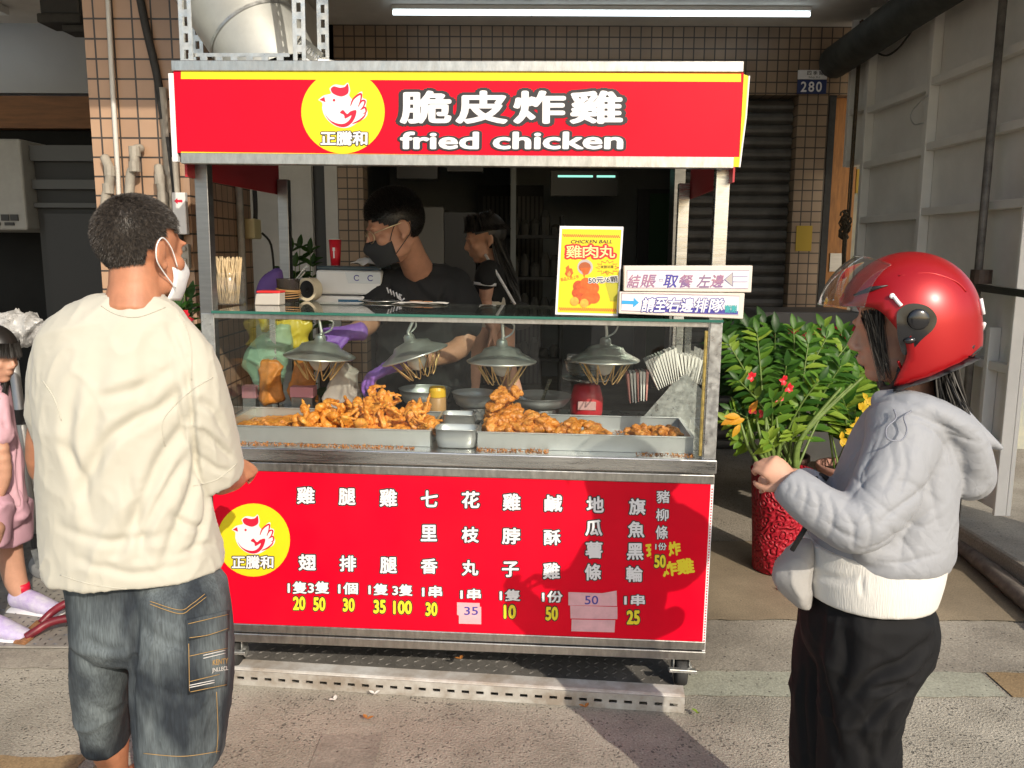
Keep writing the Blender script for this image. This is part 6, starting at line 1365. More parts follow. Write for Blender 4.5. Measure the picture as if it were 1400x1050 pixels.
# skewer jar
p = clz(314, 416, GT)
jar = cthing('skewer_jar', 'clear jar packed with bamboo skewers on the left end of the glass top', 'jar', p.x, p.y, GT)
R_ = (cl(326, 400, p.y).x-cl(284, 400, p.y).x)/2; H_ = cl(305, 372, p.y).z-GT
mb = MB(); mb.lathe([(R_*.96, 0), (R_, .006), (R_, H_*.78), (R_*.92, H_*.84), (R_*.92, H_*.88), (R_*.98, H_*.90), (R_*.98, H_), (R_*.93, H_)], n=28, capb=True); mb.build('glass_body', M['jar_glass'], jar, smooth=True)
rr = random.Random(5); M['bamboo'] = mat('bamboo', (.66, .50, .29), .6, var=.25, vscale=30)
sk = thing('bamboo_skewers', 'bundle of thin bamboo skewers standing in the clear jar', 'skewers', mat=CARTM @ Matrix.Translation((p.x, p.y, GT+.004)))
for i in range(90):
    a, r = rr.uniform(0, 6.283), R_*.78*math.sqrt(rr.random()); a2 = a+rr.gauss(0, .5); r2 = min(R_*.9, r*1.1+rr.uniform(-.01, .012)); h = H_+rr.uniform(.035, .055)
    mb = MB(); mb.tube([(r*math.cos(a)*.8, r*math.sin(a)*.8, 0), (r2*math.cos(a2), r2*math.sin(a2), h)], .0019, 5); mb.build('skewer', M['bamboo'], sk, smooth=True)
# lidded tub
p = clz(366, 417, GT)
tub = cthing('plastic_tub', 'small cloudy plastic tub with a red lid on the glass top', 'tub', p.x, p.y+.02, GT)
mb = MB(); k = .00255; mb.add([(-.048, -.03, 0), (.048, -.03, 0), (.048, .04, 0), (-.048, .04, 0), (-.042, -.028, .042), (.050, -.028, .046), (.050, .036, .046), (-.042, .036, .042)], [(3, 2, 1, 0), (4, 5, 6, 7), (0, 1, 5, 4), (1, 2, 6, 5), (2, 3, 7, 6), (3, 0, 4, 7)]); mb.build('body', mat('cloudy_plastic', (.62, .58, .52), .4, alpha=.75), tub, bevel=.004)
mb = MB(); mb.box((.006, .004, .049), (.090, .068, .008)); mb.build('lid', mat('lid_red', (.70, .03, .03), .4), tub, bevel=.003)
# dark cup with tongs
p = clz(388, 414, GT)
cup = cthing('dark_cup', 'dark translucent cup holding steel tongs and rubber bands on the glass top', 'cup', p.x, p.y+.06, GT)
mb = MB(); mb.lathe([(.040, 0), (.046, .09), (.048, .092), (.044, .09), (.038, .004)], n=24, capb=True); mb.build('body', mat('smoky', (.06, .05, .045), .25, alpha=.8), cup, smooth=True)
mb = MB(); mb.bar((-.02, 0, .03), (.062, 0, .125), .014, .003); mb.bar((-.015, .012, .03), (.066, .014, .12), .014, .003); mb.bar((.055, 0, .118), (.082, 0, .146), .02, .004); mb.build('tongs', M['steel'], cup)
mb = MB()
for i in range(6): mb.tube([(.047*math.cos(a)+rr.uniform(-.001, .001), .047*math.sin(a), .02+.006*i+.004*math.sin(a+i)) for a in np.linspace(0, 6.28, 20)[:-1]], .0018, 5, closed=True)
mb.build('rubber_bands', mat('band_brown', (.36, .20, .07), .6), cup)
# tape roll
p = clz(420, 412, GT)
tp = cthing('tape_roll', 'roll of cream packing tape standing on its rim on the glass top', 'tape', p.x, p.y+.04, GT+.047, rz=-.35)
MR = Matrix.Rotation(math.pi/2, 3, 'X')
mb = MB(); mb.lathe([(.036, -.022), (.047, -.022), (.047, .022), (.036, .022), (.036, -.022)], n=32, M=MR); mb.build('tape', mat('tape_cream', (.66, .58, .42), .5), tp, smooth=False)
mb = MB(); mb.lathe([(.008, -.019), (.0355, -.019), (.0355, .019), (.008, .019), (.008, -.019)], n=28, M=MR); mb.build('core', M['black_plastic'], tp)
# white warmer behind the counter, on the cart's rear shelf
SZ = 1.325; x0, x1 = cl(430, 400, .66).x, cl(523, 400, .66).x
cb('rear_shelf', (x0-.03, .575, SZ-.02), (x1+.05, DP+.1, SZ-.001), S)
wm = cthing('white_warmer', 'white kitchen machine with two control marks behind the glass top', 'kitchen machine', (x0+x1)/2, .76, SZ)
w2 = (x1-x0)/2; zt = cl(480, 364, .66).z-SZ
mb = MB(); mb.b2((-w2, -.10, 0), (w2, .14, zt*.30)); mb.b2((-w2*.97, -.095, zt*.33), (w2*.97, .135, zt*.90)); mb.build('housing', M['white_plastic'], wm, bevel=.012, seg=3)
mb = MB(); mb.b2((-w2*.95, -.09, zt*.905), (w2*.95, .13, zt)); mb.build('glass_lid', mat('lid_dark', (.05, .08, .10), .12, coat=.5), wm, bevel=.006)
mb = MB(); mb.add([(-w2*.1, -.0985, zt*.86), (w2*.94, -.0985, zt*.86), (w2*.94, -.0985, zt*.60), (.0, -.0985, zt*.60)], [(0, 1, 2, 3)]); mb.build('control_panel', mat('panel_silver', (.6, .62, .64), .3, metal=.4), wm)
mb = MB()
for x in (.25, .65): mb.tube([(w2*x+.011*math.cos(a), -.100, zt*.73+.011*math.sin(a)) for a in np.linspace(0.6, 5.6, 14)], .002, 5)
mb.build('control_mark', M['blue_ink'], wm)
mb = MB(); mb.b2((-w2*.3, -.104, zt*.04), (w2*.98, -.1005, zt*.22)); mb.build('blue_label', mat('label_blue', (.03, .12, .22), .4), wm)
# red cup on the machine
p = cl(457, 361, .70)
rc = cthing('red_paper_cup', 'tall red paper cup with pale rim on top of the white machine', 'paper cup', p.x, .72, SZ+zt+.001)
hh = cl(457, 325, .70).z-p.z; r0 = .026
mb = MB(); mb.lathe([(r0*.75, 0), (r0, hh), (r0*.95, hh), (r0*.7, .004)], n=26, capb=True); mb.build('cup', mat('cup_red', (.62, .015, .03), .4), rc, smooth=True)
mb = MB(); mb.tube([(r0*math.cos(a), r0*math.sin(a), hh) for a in np.linspace(0, 6.283, 27)[:-1]], .002, 6, closed=True); mb.build('rim', M['paper'], rc)
mb = MB(); mb.box((0, -r0*.92, hh*.62), (.010, .002, .014)); mb.box((0, -r0*.86, hh*.42), (.006, .002, .03)); mb.build('print', M['white_vinyl'], rc)
p = cl(497, 357, .70)
pb = cthing('folded_paper_bag', 'crumpled white paper bag lying on the white machine', 'paper bag', p.x, .72, SZ+zt+.002)
def crumple(name, sx, sy, hgt, m, parent, seed, n=16, fold=.0):
    r = np.random.default_rng(seed); g = np.linspace(-1, 1, n); X, Y = np.meshgrid(g, g); Z = hgt*(.25+.75*np.maximum(0, 1-Y*Y)*np.maximum(0, 1-.6*X*X))+hgt*.25*vnoise(np.stack([X.ravel()*2.2+seed, Y.ravel()*2.2, X.ravel()*0], 1)).reshape(X.shape)
    Z = np.maximum(Z, .001); mb = MB(); mb.add(np.stack([X.ravel()*sx*(1+.06*np.sin(Y.ravel()*5)), Y.ravel()*sy, Z.ravel()], 1), [(j*n+i, j*n+i+1, (j+1)*n+i+1, (j+1)*n+i) for j in range(n-1) for i in range(n-1)]); o = mb.build(name, m, parent, smooth=False); s = o.modifiers.new('t', 'SOLIDIFY'); s.thickness = .0008; return o
crumple('paper', .05, .035, .030, M['paper'], pb, 3)
# napkins and a fried piece on the glass
p = clz(575, 416, GT)
nk = cthing('paper_napkins', 'loose white printed paper napkins lying on the middle of the glass top', 'napkins', p.x, p.y+.005, GT+.0005)
for i in range(4):
    mb = MB(); n = 8; wx, wy = .115, .045; a = rr.uniform(-.12, .12); vs = []
    for jn in range(n+1):
        for q in range(n+1):
            u, v = q/n*2-1, jn/n*2-1; x, y = u*wx*.8+.012*i-.02, v*wy; vs.append((x*math.cos(a)-y*math.sin(a), x*math.sin(a)+y*math.cos(a), .0012*i+.004*abs(math.sin(3*u+i))*(.3+.7*abs(v))))
    mb.add(vs, [(jn*(n+1)+q, jn*(n+1)+q+1, (jn+1)*(n+1)+q+1, (jn+1)*(n+1)+q) for jn in range(n) for q in range(n)]); o = mb.build('napkin', M['paper'], nk)
mb = MB(); mb.box((.03, -.005, .011), (.035, .02, .0006)); mb.box((-.02, .012, .011), (.05, .008, .0006)); mb.build('print', mat('print_orange', (.75, .33, .14), .7), nk)
p = clz(520, 414, GT)
pt_ = cthing('small_tray', 'thin dark plate under the fried piece on the glass top', 'plate', p.x-.01, p.y+.02, GT+.0005)
mb = MB(); mb.lathe([(.05, 0), (.075, .006), (.076, .008), (.05, .003)], n=28, capb=True, capt=True, sx=1.1, sy=.7); mb.build('plate', M['steel'], pt_, smooth=True)

# fried chicken ----------------------------------------------------
def fried_mat(name, c1, c2, c3):
    m = mat(name, c1, .42, spec=.5, sss=.0); n, b = nodes(m); tc = n.nodes.new('ShaderNodeTexCoord'); o = tc.outputs['Object']
    oi = n.nodes.new('ShaderNodeObjectInfo'); va = n.nodes.new('ShaderNodeVectorMath'); va.operation = 'ADD'; n.links.new(o, va.inputs[0])
    cb_ = n.nodes.new('ShaderNodeCombineXYZ'); n.links.new(oi.outputs['Random'], cb_.inputs[0]); n.links.new(cb_.outputs[0], va.inputs[1])
    z = n.nodes.new('ShaderNodeTexNoise'); z.inputs['Scale'].default_value = 42; z.inputs['Detail'].default_value = 7; z.inputs['Roughness'].default_value = .7; n.links.new(va.outputs[0], z.inputs['Vector'])
    r = n.nodes.new('ShaderNodeValToRGB'); e = r.color_ramp.elements; e[0].position = .33; e[0].color = (*c3, 1); e[1].position = .7; e[1].color = (*c2, 1); k = e.new(.5); k.color = (*c1, 1)
    n.links.new(z.outputs['Fac'], r.inputs[0]); n.links.new(r.outputs[0], b.inputs['Base Color'])
    z2 = n.nodes.new('ShaderNodeTexNoise'); z2.inputs['Scale'].default_value = 170; z2.inputs['Detail'].default_value = 5; n.links.new(va.outputs[0], z2.inputs['Vector'])
    bp = n.nodes.new('ShaderNodeBump'); bp.inputs['Strength'].default_value = .6; bp.inputs['Distance'].default_value = .003; n.links.new(z2.outputs['Fac'], bp.inputs['Height']); n.links.new(bp.outputs[0], b.inputs['Normal']); return m
M['fried'] = fried_mat('fried_golden', (.70, .25, .028), (.80, .44, .09), (.40, .10, .012))
M['fried_dark'] = fried_mat('fried_brown', (.58, .205, .028), (.74, .38, .10), (.26, .07, .012))
M['crumb'] = fried_mat('crumb', (.50, .17, .03), (.62, .30, .08), (.26, .08, .015))
def rough_piece(mb, voxel, amp, seed, sc=1.0):
    me = union(mb, voxel, 1, 'piece'); c, n = getco(me); d = amp*(ridged(c*70*sc+seed*3.1)*.6+vnoise(c*150*sc+seed)*.6+vnoise(c*32*sc+seed*2)*.9); setco(me, c+n*d[:, None]); me.polygons.foreach_set('use_smooth', [True]*len(me.polygons)); return me
wings = []
for k in range(6):
    r = random.Random(40+k); mb = MB(); a = r.uniform(.5, 1.5); e = Vector((.0, 0, 0)); s_ = Vector((-.060, -.012, .006)); t_ = Vector((.056*math.cos(a), .056*math.sin(a), .010)); u_ = t_+Vector((.030, .040*r.choice((-1, 1)), .012))
    loft(mb, refine([(s_, .015+.004*r.random(), .013), (s_.lerp(e, .3), .017, .014), (s_.lerp(e, .7), .011, .009), (e, .013, .010)], 3), 14, up=(0, 0, 1)); loft(mb, refine([(e, .013, .010), (e.lerp(t_, .35), .017, .009), (e.lerp(t_, .7), .014, .008), (t_, .010, .007)], 3), 14, up=(0, 0, 1)); loft(mb, refine([(t_, .010, .007), (t_.lerp(u_, .4), .009, .005), (u_, .004, .003)], 3), 10, up=(0, 0, 1))
    for q in range(4): c = e.lerp(r.choice((s_, t_)), r.uniform(.1, .9)); ell(mb, c+Vector((r.uniform(-.008, .008), r.uniform(-.010, .010), r.uniform(-.004, .008))), (r.uniform(.006, .012), r.uniform(.006, .012), r.uniform(.004, .007)), None, 8, 6)
    wings.append(rough_piece(mb, .0034, .0042, k))
cuts = []
for k in range(4):
    r = random.Random(60+k); mb = MB()
    for i in range(7):
        an = i*.9+r.uniform(-.3, .3); ell(mb, (.034*math.cos(an)*r.uniform(.5, 1.35), .024*math.sin(an)*r.uniform(.4, 1.2), r.uniform(-.006, .008)), (r.uniform(.022, .034), r.uniform(.016, .026), r.uniform(.010, .017)), Matrix.Rotation(r.uniform(0, 3), 3, 'Z'), 12, 8)
    cuts.append(rough_piece(mb, .0038, .0042, 20+k))
bits = []
for k in range(3):
    r = random.Random(80+k); mb = MB()
    for i in range(3): ell(mb, (r.uniform(-.012, .012), r.uniform(-.008, .008), 0), (r.uniform(.010, .018), r.uniform(.008, .013), r.uniform(.007, .010)), Matrix.Rotation(r.uniform(0, 3), 3, 'Z'), 10, 6)
    bits.append(rough_piece(mb, .003, .0025, 30+k))
for me in wings: me.materials.clear(); me.materials.append(M['fried'])
for me in cuts+bits: me.materials.clear(); me.materials.append(M['fried_dark'])
def piece(name, me, label, group, px, py, yl, rot, sc, z=None):
    q = cl(px, py, yl)
    o = bpy.data.objects.new(name, me); col.objects.link(o); o.matrix_world = CARTM @ Matrix.LocRotScale(Vector((q.x, yl, q.z if z is None else z)), rot.to_quaternion(), (sc,)*3); return tag(o, label, 'fried chicken', group)
from mathutils import Euler
p = clz(531, 411, GT); o = piece('fried_chicken_piece', cuts[1], 'single crumbly fried chicken piece on a plate on the glass top', None, 531, 407, p.y+.015, Euler((.1, .1, .4)), .62)
# trays
def tray(label, x0, x1, y0, y1, h, name='food_tray'):
    o = cthing(name, label, 'tray', (x0+x1)/2, (y0+y1)/2, CT_+.0005); a, b = (x1-x0)/2, (y1-y0)/2; t = .0025; f = .012
    mb = MB(); mb.b2((-a, -b, 0), (a, b, t)); mb.b2((-a, -b, t), (-a+t, b, h)); mb.b2((a-t, -b, t), (a, b, h)); mb.b2((-a+t, -b, t), (a-t, -b+t, h)); mb.b2((-a+t, b-t, t), (a-t, b, h)); mb.build('pan', M['tray_steel'], o)
    mb = MB(); mb.b2((-a-.004, -b-.004, h-.0015), (a+.004, -b+.008, h+.002)); mb.b2((-a-.004, b-.008, h-.0015), (a+.004, b+.004, h+.002)); mb.b2((-a-.004, -b+.0085, h-.0015), (-a+.008, b-.0085, h+.002)); mb.b2((a-.008, -b+.0085, h-.0015), (a+.004, b-.0085, h+.002)); mb.build('rim', M['tray_steel'], o, bevel=.0008)
    return o
ty = .07; TH = .058
lx0, lx1 = cl(300, 600, ty).x, cl(588, 600, ty).x; rx0, rx1 = cl(653, 600, ty).x, cl(948, 606, ty).x
tray('long steel tray heaped with fried wings in the left of the glass case', lx0, lx1, ty, .42, TH); tray('long steel tray of fried cutlets in the right of the glass case', rx0, rx1, ty, .42, TH)
def pan(label, px0, px1, pyt, yl, h, name='steel_pan', z0=None, r=.02):
    a = cl(px0, pyt, yl); b = cl(px1, pyt, yl); z0 = CT_+.0006 if z0 is None else z0; w = (b.x-a.x)/2; o = cthing(name, label, 'pan', (a.x+b.x)/2, yl+w*.7, z0)
    mb = MB(); n = 40; prof = [(.86, .0), (.93, .004), (.985, h*.5), (1.0, h), (1.05, h+.001), (1.05, h+.003), (.99, h+.002), (.965, h*.5), (.90, .008), (0.02, .007)]
    vs = []
    for s_, z in prof:
        for k in range(n):
            t = 2*math.pi*k/n; c_, sn = math.cos(t), math.sin(t); vs.append((w*s_*math.copysign(abs(c_)**.45, c_), w*.72*s_*math.copysign(abs(sn)**.45, sn), z))
    mb.add(vs, [(i*n+k, i*n+(k+1) % n, (i+1)*n+(k+1) % n, (i+1)*n+k) for i in range(len(prof)-1) for k in range(n)]+[tuple(range(n-1, -1, -1)), tuple((len(prof)-1)*n+k for k in range(n))]); mb.build('pan', M['tray_steel'], o, smooth=True); return o
pan('small square steel pan between the two trays at the front', 594, 651, 588, .05, cl(620, 588, .06).z-CT_)
pan('square steel pan behind the small front pan between the two trays', 604, 648, 566, .22, .085)
def bowl(label, px0, px1, pyt, yl, h, name='steel_bowl', z0=None, m=None):
    a = cl(px0, pyt, yl); b = cl(px1, pyt, yl); w = (b.x-a.x)/2; zt = a.z*.5+b.z*.5; o = cthing(name, label, 'bowl', (a.x+b.x)/2, yl, zt-h)
    mb = MB(); mb.lathe([(w*.62, 0), (w*.82, h*.25), (w*.95, h*.7), (w, h), (w*1.02, h), (w*.97, h*.96), (w*.9, h*.66), (w*.76, h*.22), (w*.5, .012), (.002, .010)], n=36, capb=True); mb.build('bowl', m or M['tray_steel'], o, smooth=True)
    if zt-h > CT_+.004:
        mb = MB(); mb.lathe([(w*.7, -(zt-h-CT_)+.001), (w*.64, -.0005)], n=28, capb=True, capt=True); mb.build('stand', M['dark_steel'], o, smooth=False)
    return o
bowl('wide steel bowl behind the left pile next to the purple glove', 546, 616, 531, .55, .07)
bowl('steel bowl behind the middle of the case, right of the yellow lidded jar', 618, 682, 536, .55, .06)
sb_ = bowl('wide steel bowl with tongs behind the right pile', 694, 782, 540, .55, .05)
tg_ = cthing('serving_tongs', 'steel tongs and scoop resting in the bowl behind the right pile', 'tongs', cl(745, 535, .52).x, .52, cl(745, 535, .52).z)
q0 = cl(745, 535, .52); mb = MB(); a, b = cl(706, 540, .50)-q0, cl(740, 562, .46)-q0; mb.bar(a, b, .010, .004); mb.bar(a+Vector((.006, .012, .004)), b+Vector((.006, .012, .004)), .010, .004); a, b = cl(740, 552, .5)-q0, cl(750, 524, .56)-q0; mb.bar(a, b, .012, .004); mb.bar(b, cl(752, 519, .57)-q0, .014, .006); mb.build('blades', M['steel'], tg_)
# spice jar
p = cl(598, 560, .46); h_ = cl(598, 530, .46).z-cl(598, 562, .46).z
sj = cthing('spice_jar', 'spice shaker jar with a yellow lid behind the left pile', 'jar', p.x, .46, CT_+.0006); zt = cl(598, 529, .46).z-CT_; w = (cl(610, 540, .46).x-cl(586, 540, .46).x)/2
mb = MB(); mb.lathe([(w*.9, 0), (w, .01), (w, zt*.70), (w*.9, zt*.74)], n=24, capb=True, capt=True); mb.build('body', mat('spice_brown', (.42, .24, .10), .35), sj, smooth=True)
mb = MB(); mb.lathe([(w*.98, zt*.745), (w*.98, zt*.92), (w*.85, zt)], n=24, capb=True, capt=True); mb.build('lid', mat('lid_yellow', (.70, .42, .02), .4), sj, smooth=False)
# scale with a bowl on it
xs0, xs1 = cl(780, 545, .50).x, cl(825, 545, .50).x; zt = cl(800, 526, .50).z; zb_ = cl(800, 558, .50).z
sc_ = cthing('red_kitchen_scale', 'red kitchen scale behind the right tray', 'scale', (xs0+xs1)/2, .54, CT_+.0006); w = (xs1-xs0)/2; hz_ = zt-CT_
mb = MB(); mb.lathe([(w*.8, .0), (w, hz_*.30), (w*1.02, hz_*.62), (w*.8, hz_*.95), (w*.5, hz_)], n=24, capb=True, capt=True, sy=.8); mb.build('housing', mat('scale_red', (.50, .02, .03), .4), sc_, smooth=True)
mb = MB(); mb.box((0, -w*.80, hz_*.5), (w*1.1, .006, .035)); mb.build('dial', mat('dial_pink', (.6, .35, .34), .4), sc_, bevel=.002)
zp = cl(800, 520, .50).z-CT_; mb = MB(); mb.lathe([(.012, hz_+.0005), (.012, zp)], n=12); mb.lathe([(w*1.5, zp+.0005), (w*1.6, zp+.008)], n=28, capb=True, capt=True); mb.build('plate', M['steel'], sc_)
b0 = cl(772, 494, .50); b1 = cl(832, 494, .50); w2_ = (b1.x-b0.x)/2; bo = cthing('weighing_bowl', 'steel bowl sitting on top of the red scale', 'bowl', (b0.x+b1.x)/2, .54, CT_+zp+.0095); hb = b0.z-(CT_+zp+.0095)
mb = MB(); mb.lathe([(w2_*.6, 0), (w2_*.9, hb*.4), (w2_, hb), (w2_*1.05, hb), (w2_*.95, hb*.93), (w2_*.8, hb*.3), (.003, .008)], n=32, capb=True); mb.build('bowl', M['steel'], bo, smooth=True); mb = MB(); mb.box((-w2_*.3, 0, hb+.012), (w2_*1.2, w2_*.9, .02)); mb.build('pale_lid', mat('pale_plastic', (.62, .55, .50), .5), bo, bevel=.008)
# paper-bag holder with fanned bags
hx0, hx1 = cl(868, 555, .38).x, cl(956, 555, .38).x; hd = cthing('paper_bag_holder', 'steel holder wedge at the right end of the case', 'holder', (hx0+hx1)/2, .44, CT_+.0006)
w = (hx1-hx0)/2; mb = MB(); zt = cl(910, 520, .42).z-CT_; mb.prism([(-w, 0), (w, 0), (w, zt*1.25), (w*.35, zt)], Matrix.Translation((0, .02, 0)) @ Matrix.Rotation(math.pi/2, 4, 'X'), .004); mb.b2((-w, .021, 0), (w, .12, .004)); mb.build('wedge', M['galv'], hd)
def fan(label, n, ax, ay, bx, by, yl, l0, spread, tilt, mats=None, w=.085):
    o = cthing('fanned_paper_bags', label, 'paper bags', cl(ax, ay, yl).x, yl, cl(ax, ay, yl).z); d = cl(bx, by, yl)-cl(ax, ay, yl); 
    for i in range(n):
        a = tilt+spread*(i/(n-1)-.5); M4 = Matrix.Rotation(a, 4, 'Y'); mb = MB()
        c0 = d*(i/(n-1)); t = .0035
        vs = [M4 @ Vector((x, y, z)) for z in (0, l0) for (x, y) in ((-t*(.4+z/l0), 0), (t*(.4+z/l0), 0), (t*(.4+z/l0), w), (-t*(.4+z/l0), w))]
        mb.add([v+c0+Vector((0, 0, rng.uniform(-.003, .003))) for v in vs], [(0, 1, 5, 4), (1, 2, 6, 5), (2, 3, 7, 6), (3, 0, 4, 7), (3, 2, 1, 0), (4, 5, 6, 7)]); mb.build('paper_bag', M['paper'] if not mats or i >= len(mats) else mats[i], o, fix=True)
    return o
M['redprint'] = mat('red_print_paper', (.70, .30, .26), .7)
fan('fan of white paper bags tilted left in the right end of the case', 11, 901, 533, 928, 520, .44, .125, .30, -.30)
fan('second fan of white paper bags against the right side glass', 7, 934, 524, 951, 533, .46, .120, .38, -.05)
fan('upright paper bags with red print left of the fans', 7, 862, 551, 884, 548, .42, .115, .12, -.06, [M['redprint'], M['paper'], M['paper'], M['redprint'], M['paper'], M['paper'], M['redprint']])
# wings heaped in the left tray: several layers, nearest the front lowest
rr = random.Random(11); E3 = lambda r: Euler((r.uniform(-.9, .9), r.uniform(-.9, .9), r.uniform(0, 6.28)))
WL, WG = 'golden fried chicken wing in the long heap in the tray nearest the man', 'fried wings heaped in the tray nearest the man'
prof_top = [(408, 583), (425, 562), (445, 556), (470, 553), (490, 544), (510, 538), (528, 542), (548, 548), (570, 560), (590, 560), (606, 572)]
def topy(x, P):
    for (a, b), (c, d) in zip(P, P[1:]):
        if a <= x <= c: return b+(d-b)*(x-a)/(c-a)
    return P[0][1] if x < P[0][0] else P[-1][1]
def heap(P, n, base_py, y0, y1, meshes, label, group, rr, sc, rx0_, rx1_, nm):
    for k in range(n):
        px = rr.uniform(P[0][0]+6, P[-1][0]-4); ty_ = topy(px, P)+8; f = (k+.5)/n
        py = base_py-f*(base_py-ty_)*rr.uniform(.85, 1.0); yl = y0+(y1-y0)*(base_py-py)/max(1, base_py-min(b for a, b in P))
        x = min(max(cl(px, py, yl).x, rx0_+.05), rx1_-.05); q = cl(px, py, yl); z = max(q.z, CT_+.034)
        o = bpy.data.objects.new(nm, rr.choice(meshes)); col.objects.link(o); o.matrix_world = CARTM @ Matrix.LocRotScale(Vector((x, yl, z)), E3(rr).to_quaternion(), (sc*rr.uniform(.88, 1.12),)*3); tag(o, label, 'fried chicken', group)
heap(prof_top, 92, 590, .13, .34, wings, WL, WG, rr, 1.04, lx0, lx1, 'fried_chicken_wing')
CLb, CG = 'craggy brown fried chicken cutlet in the tall pile under the level heat lamp', 'fried cutlets piled under the lamp'
prof2 = [(654, 580), (666, 560), (676, 545), (700, 552), (715, 566), (735, 572), (752, 578)]
heap(prof2, 38, 592, .13, .30, cuts, CLb, CG, rr, 1.0, rx0, rx1, 'fried_chicken_cutlet')
for (x, y, d, s_, e) in ((690, 540, .2, .9, (.5, .1, .4)), (686, 549, .2, .85, (-.2, .3, 1.9)), (706, 535, .2, .55, (.9, .7, .3)), (676, 553, .19, .8, (.3, -.6, .8))): piece('fried_chicken_cutlet', cuts[rr.randrange(4)], CLb, CG, x, y, d, Euler(e), s_)
heap([(745, 580), (770, 572), (800, 568), (822, 578), (836, 592)], 26, 594, .12, .30, cuts+bits, 'fried chicken piece in the loose low pile in front of the red scale', 'loose fried pieces in front of the scale', rr, .8, rx0, rx1, 'fried_chicken_piece')
heap([(846, 575), (870, 576), (895, 578), (915, 576), (930, 590)], 20, 596, .14, .34, cuts+bits, 'small fried chicken piece lying in the tray beside the paper bag holder', 'small fried pieces beside the paper bag holder', rr, .7, rx0, rx1, 'fried_chicken_piece')
heap([(318, 578), (345, 574), (380, 572), (410, 572)], 34, 590, .13, .36, bits+cuts[:1], 'small fried flake cluster lying in the flat end of the tray nearest the man', 'small fried bits in the tray nearest the man', rr, .6, lx0, lx1, 'fried_chicken_bit')
# crumbs: loose, uncountable
def crumbs(name, n, x0, x1, y0, y1, z, seed, parent=None, s=.004):
    r = np.random.default_rng(seed); mb = MB()
    for i in range(n):
        c = np.array([r.uniform(x0, x1), r.uniform(y0, y1), z+abs(r.normal())*s*.5]); e = s*r.uniform(.3, 1.3); a = [c+e*v for v in r.normal(size=(4, 3))*.7]; mb.add(a, [(0, 1, 2), (0, 2, 3), (0, 3, 1), (1, 3, 2)])
    o = mb.build(name, M['crumb']); o.matrix_world = CARTM; return tag(o, kind='stuff')
crumbs('tray_crumbs', 5200, lx0+.01, lx0+.40, ty+.01, .40, CT_+.012, 1, s=.006); crumbs('tray_crumbs', 1500, rx0+.28, rx1-.01, ty+.01, .40, CT_+.006, 2)
crumbs('counter_crumbs', 900, lx0, lx1-.05, .015, .06, CT_+.001, 3, s=.0035); crumbs('counter_crumbs', 420, rx0, rx0+.25, .015, .06, CT_+.001, 4, s=.0035); crumbs('counter_crumbs', 260, rx1-.2, rx1, .015, .06, CT_+.001, 6, s=.0035)
# low bed of flakes filling the left part of the left tray
mb = MB(); n = 40; gx = np.linspace(lx0+.006, lx0+.42, n); gy = np.linspace(ty+.006, .412, n); X, Y = np.meshgrid(gx, gy); pp_ = np.stack([X.ravel()*38, Y.ravel()*38, X.ravel()*0], 1); Zb = CT_+.022+.010*vnoise(pp_*.3)+.006*ridged(pp_)+.02*(np.clip((X.ravel()-lx0)/.42, 0, 1))
mb.add(np.stack([X.ravel(), Y.ravel(), Zb], 1), [(j*n+i, j*n+i+1, (j+1)*n+i+1, (j+1)*n+i) for j in range(n-1) for i in range(n-1)]); o = mb.build('fried_flakes', M['fried'], smooth=True); o.matrix_world = CARTM; tag(o, kind='stuff')
# heat lamps
LL = ['heat lamp with a dented dish shade above the left heap', 'heat lamp tilted up to the right in the left middle of the case', 'level heat lamp hanging above the tall cutlet pile', 'heat lamp hanging furthest right beside the paper bags']
M['dish'] = mat('lamp_metal', (.60, .61, .57), .36, metal=.85, var=.15, vscale=9, rvar=.08)
M['cage'] = mat('brass_wire', (.66, .45, .20), .35, metal=.7)
for (px, py, wpx, tilt, yw), lb in zip(((437, 486, 94, .06, 0), (567, 485, 92, -.32, 0), (686, 493, 94, 0, 0), (827, 491, 94, .0, 0)), LL):
    yl = .313; q = cl(px, py, yl); r_ = (cl(px+wpx/2, py, yl).x-cl(px-wpx/2, py, yl).x)/2
    o = thing('heat_lamp', lb, 'lamp', mat=CARTM @ Matrix.Translation(q) @ Matrix.Rotation(tilt, 4, 'Y'), group='heat lamps hanging in the glass case')
    mb = MB(); mb.lathe([(r_, -.006), (r_*1.02, -.002), (r_, .001), (r_*.72, .020), (r_*.60, .028), (r_*.52, .044), (r_*.30, .052), (.022, .056), (.020, .075), (.012, .082)], n=40, capt=True); mb.build('shade', M['dish'], o, smooth=True)
    mb = MB(); mb.lathe([(.010, .02), (.035, -.01), (.038, -.03), (.02, -.055), (.002, -.062)], n=20); mb.build('bulb', mat('bulb_white', (.72, .70, .66), .2), o, smooth=True)
    mb = MB(); n = 10
    for i in range(n):
        a0 = 2*math.pi*i/n; P = []
        for t in np.linspace(0, 1, 13): a = a0+2*math.pi/n*t; d = math.sin(math.pi*t)**.6; P.append((r_*(.80-.42*d)*math.cos(a), r_*(.80-.42*d)*math.sin(a), -.004-.085*d))
        mb.tube(P, .0022, 5)
    mb.build('wire_cage', M['cage'], o, smooth=True)
    top = (Matrix.Rotation(-tilt, 4, 'Y') @ Vector((0, 0, GZ-.03-q.z))); mb = MB(); mb.tube([(0, 0, .075), (.004, 0, .09), tuple(top)], .006, 8); mb.box(tuple(top), (.035, .04, .02)); mb.tube(catmull([(0, .01, .08), (.035, .015, .10), (.045, .01, .13), tuple(Vector(top)+Vector((.03, 0, -.01)))], 4), .0035, 6); mb.build('stem', M['galv'], o, smooth=False)
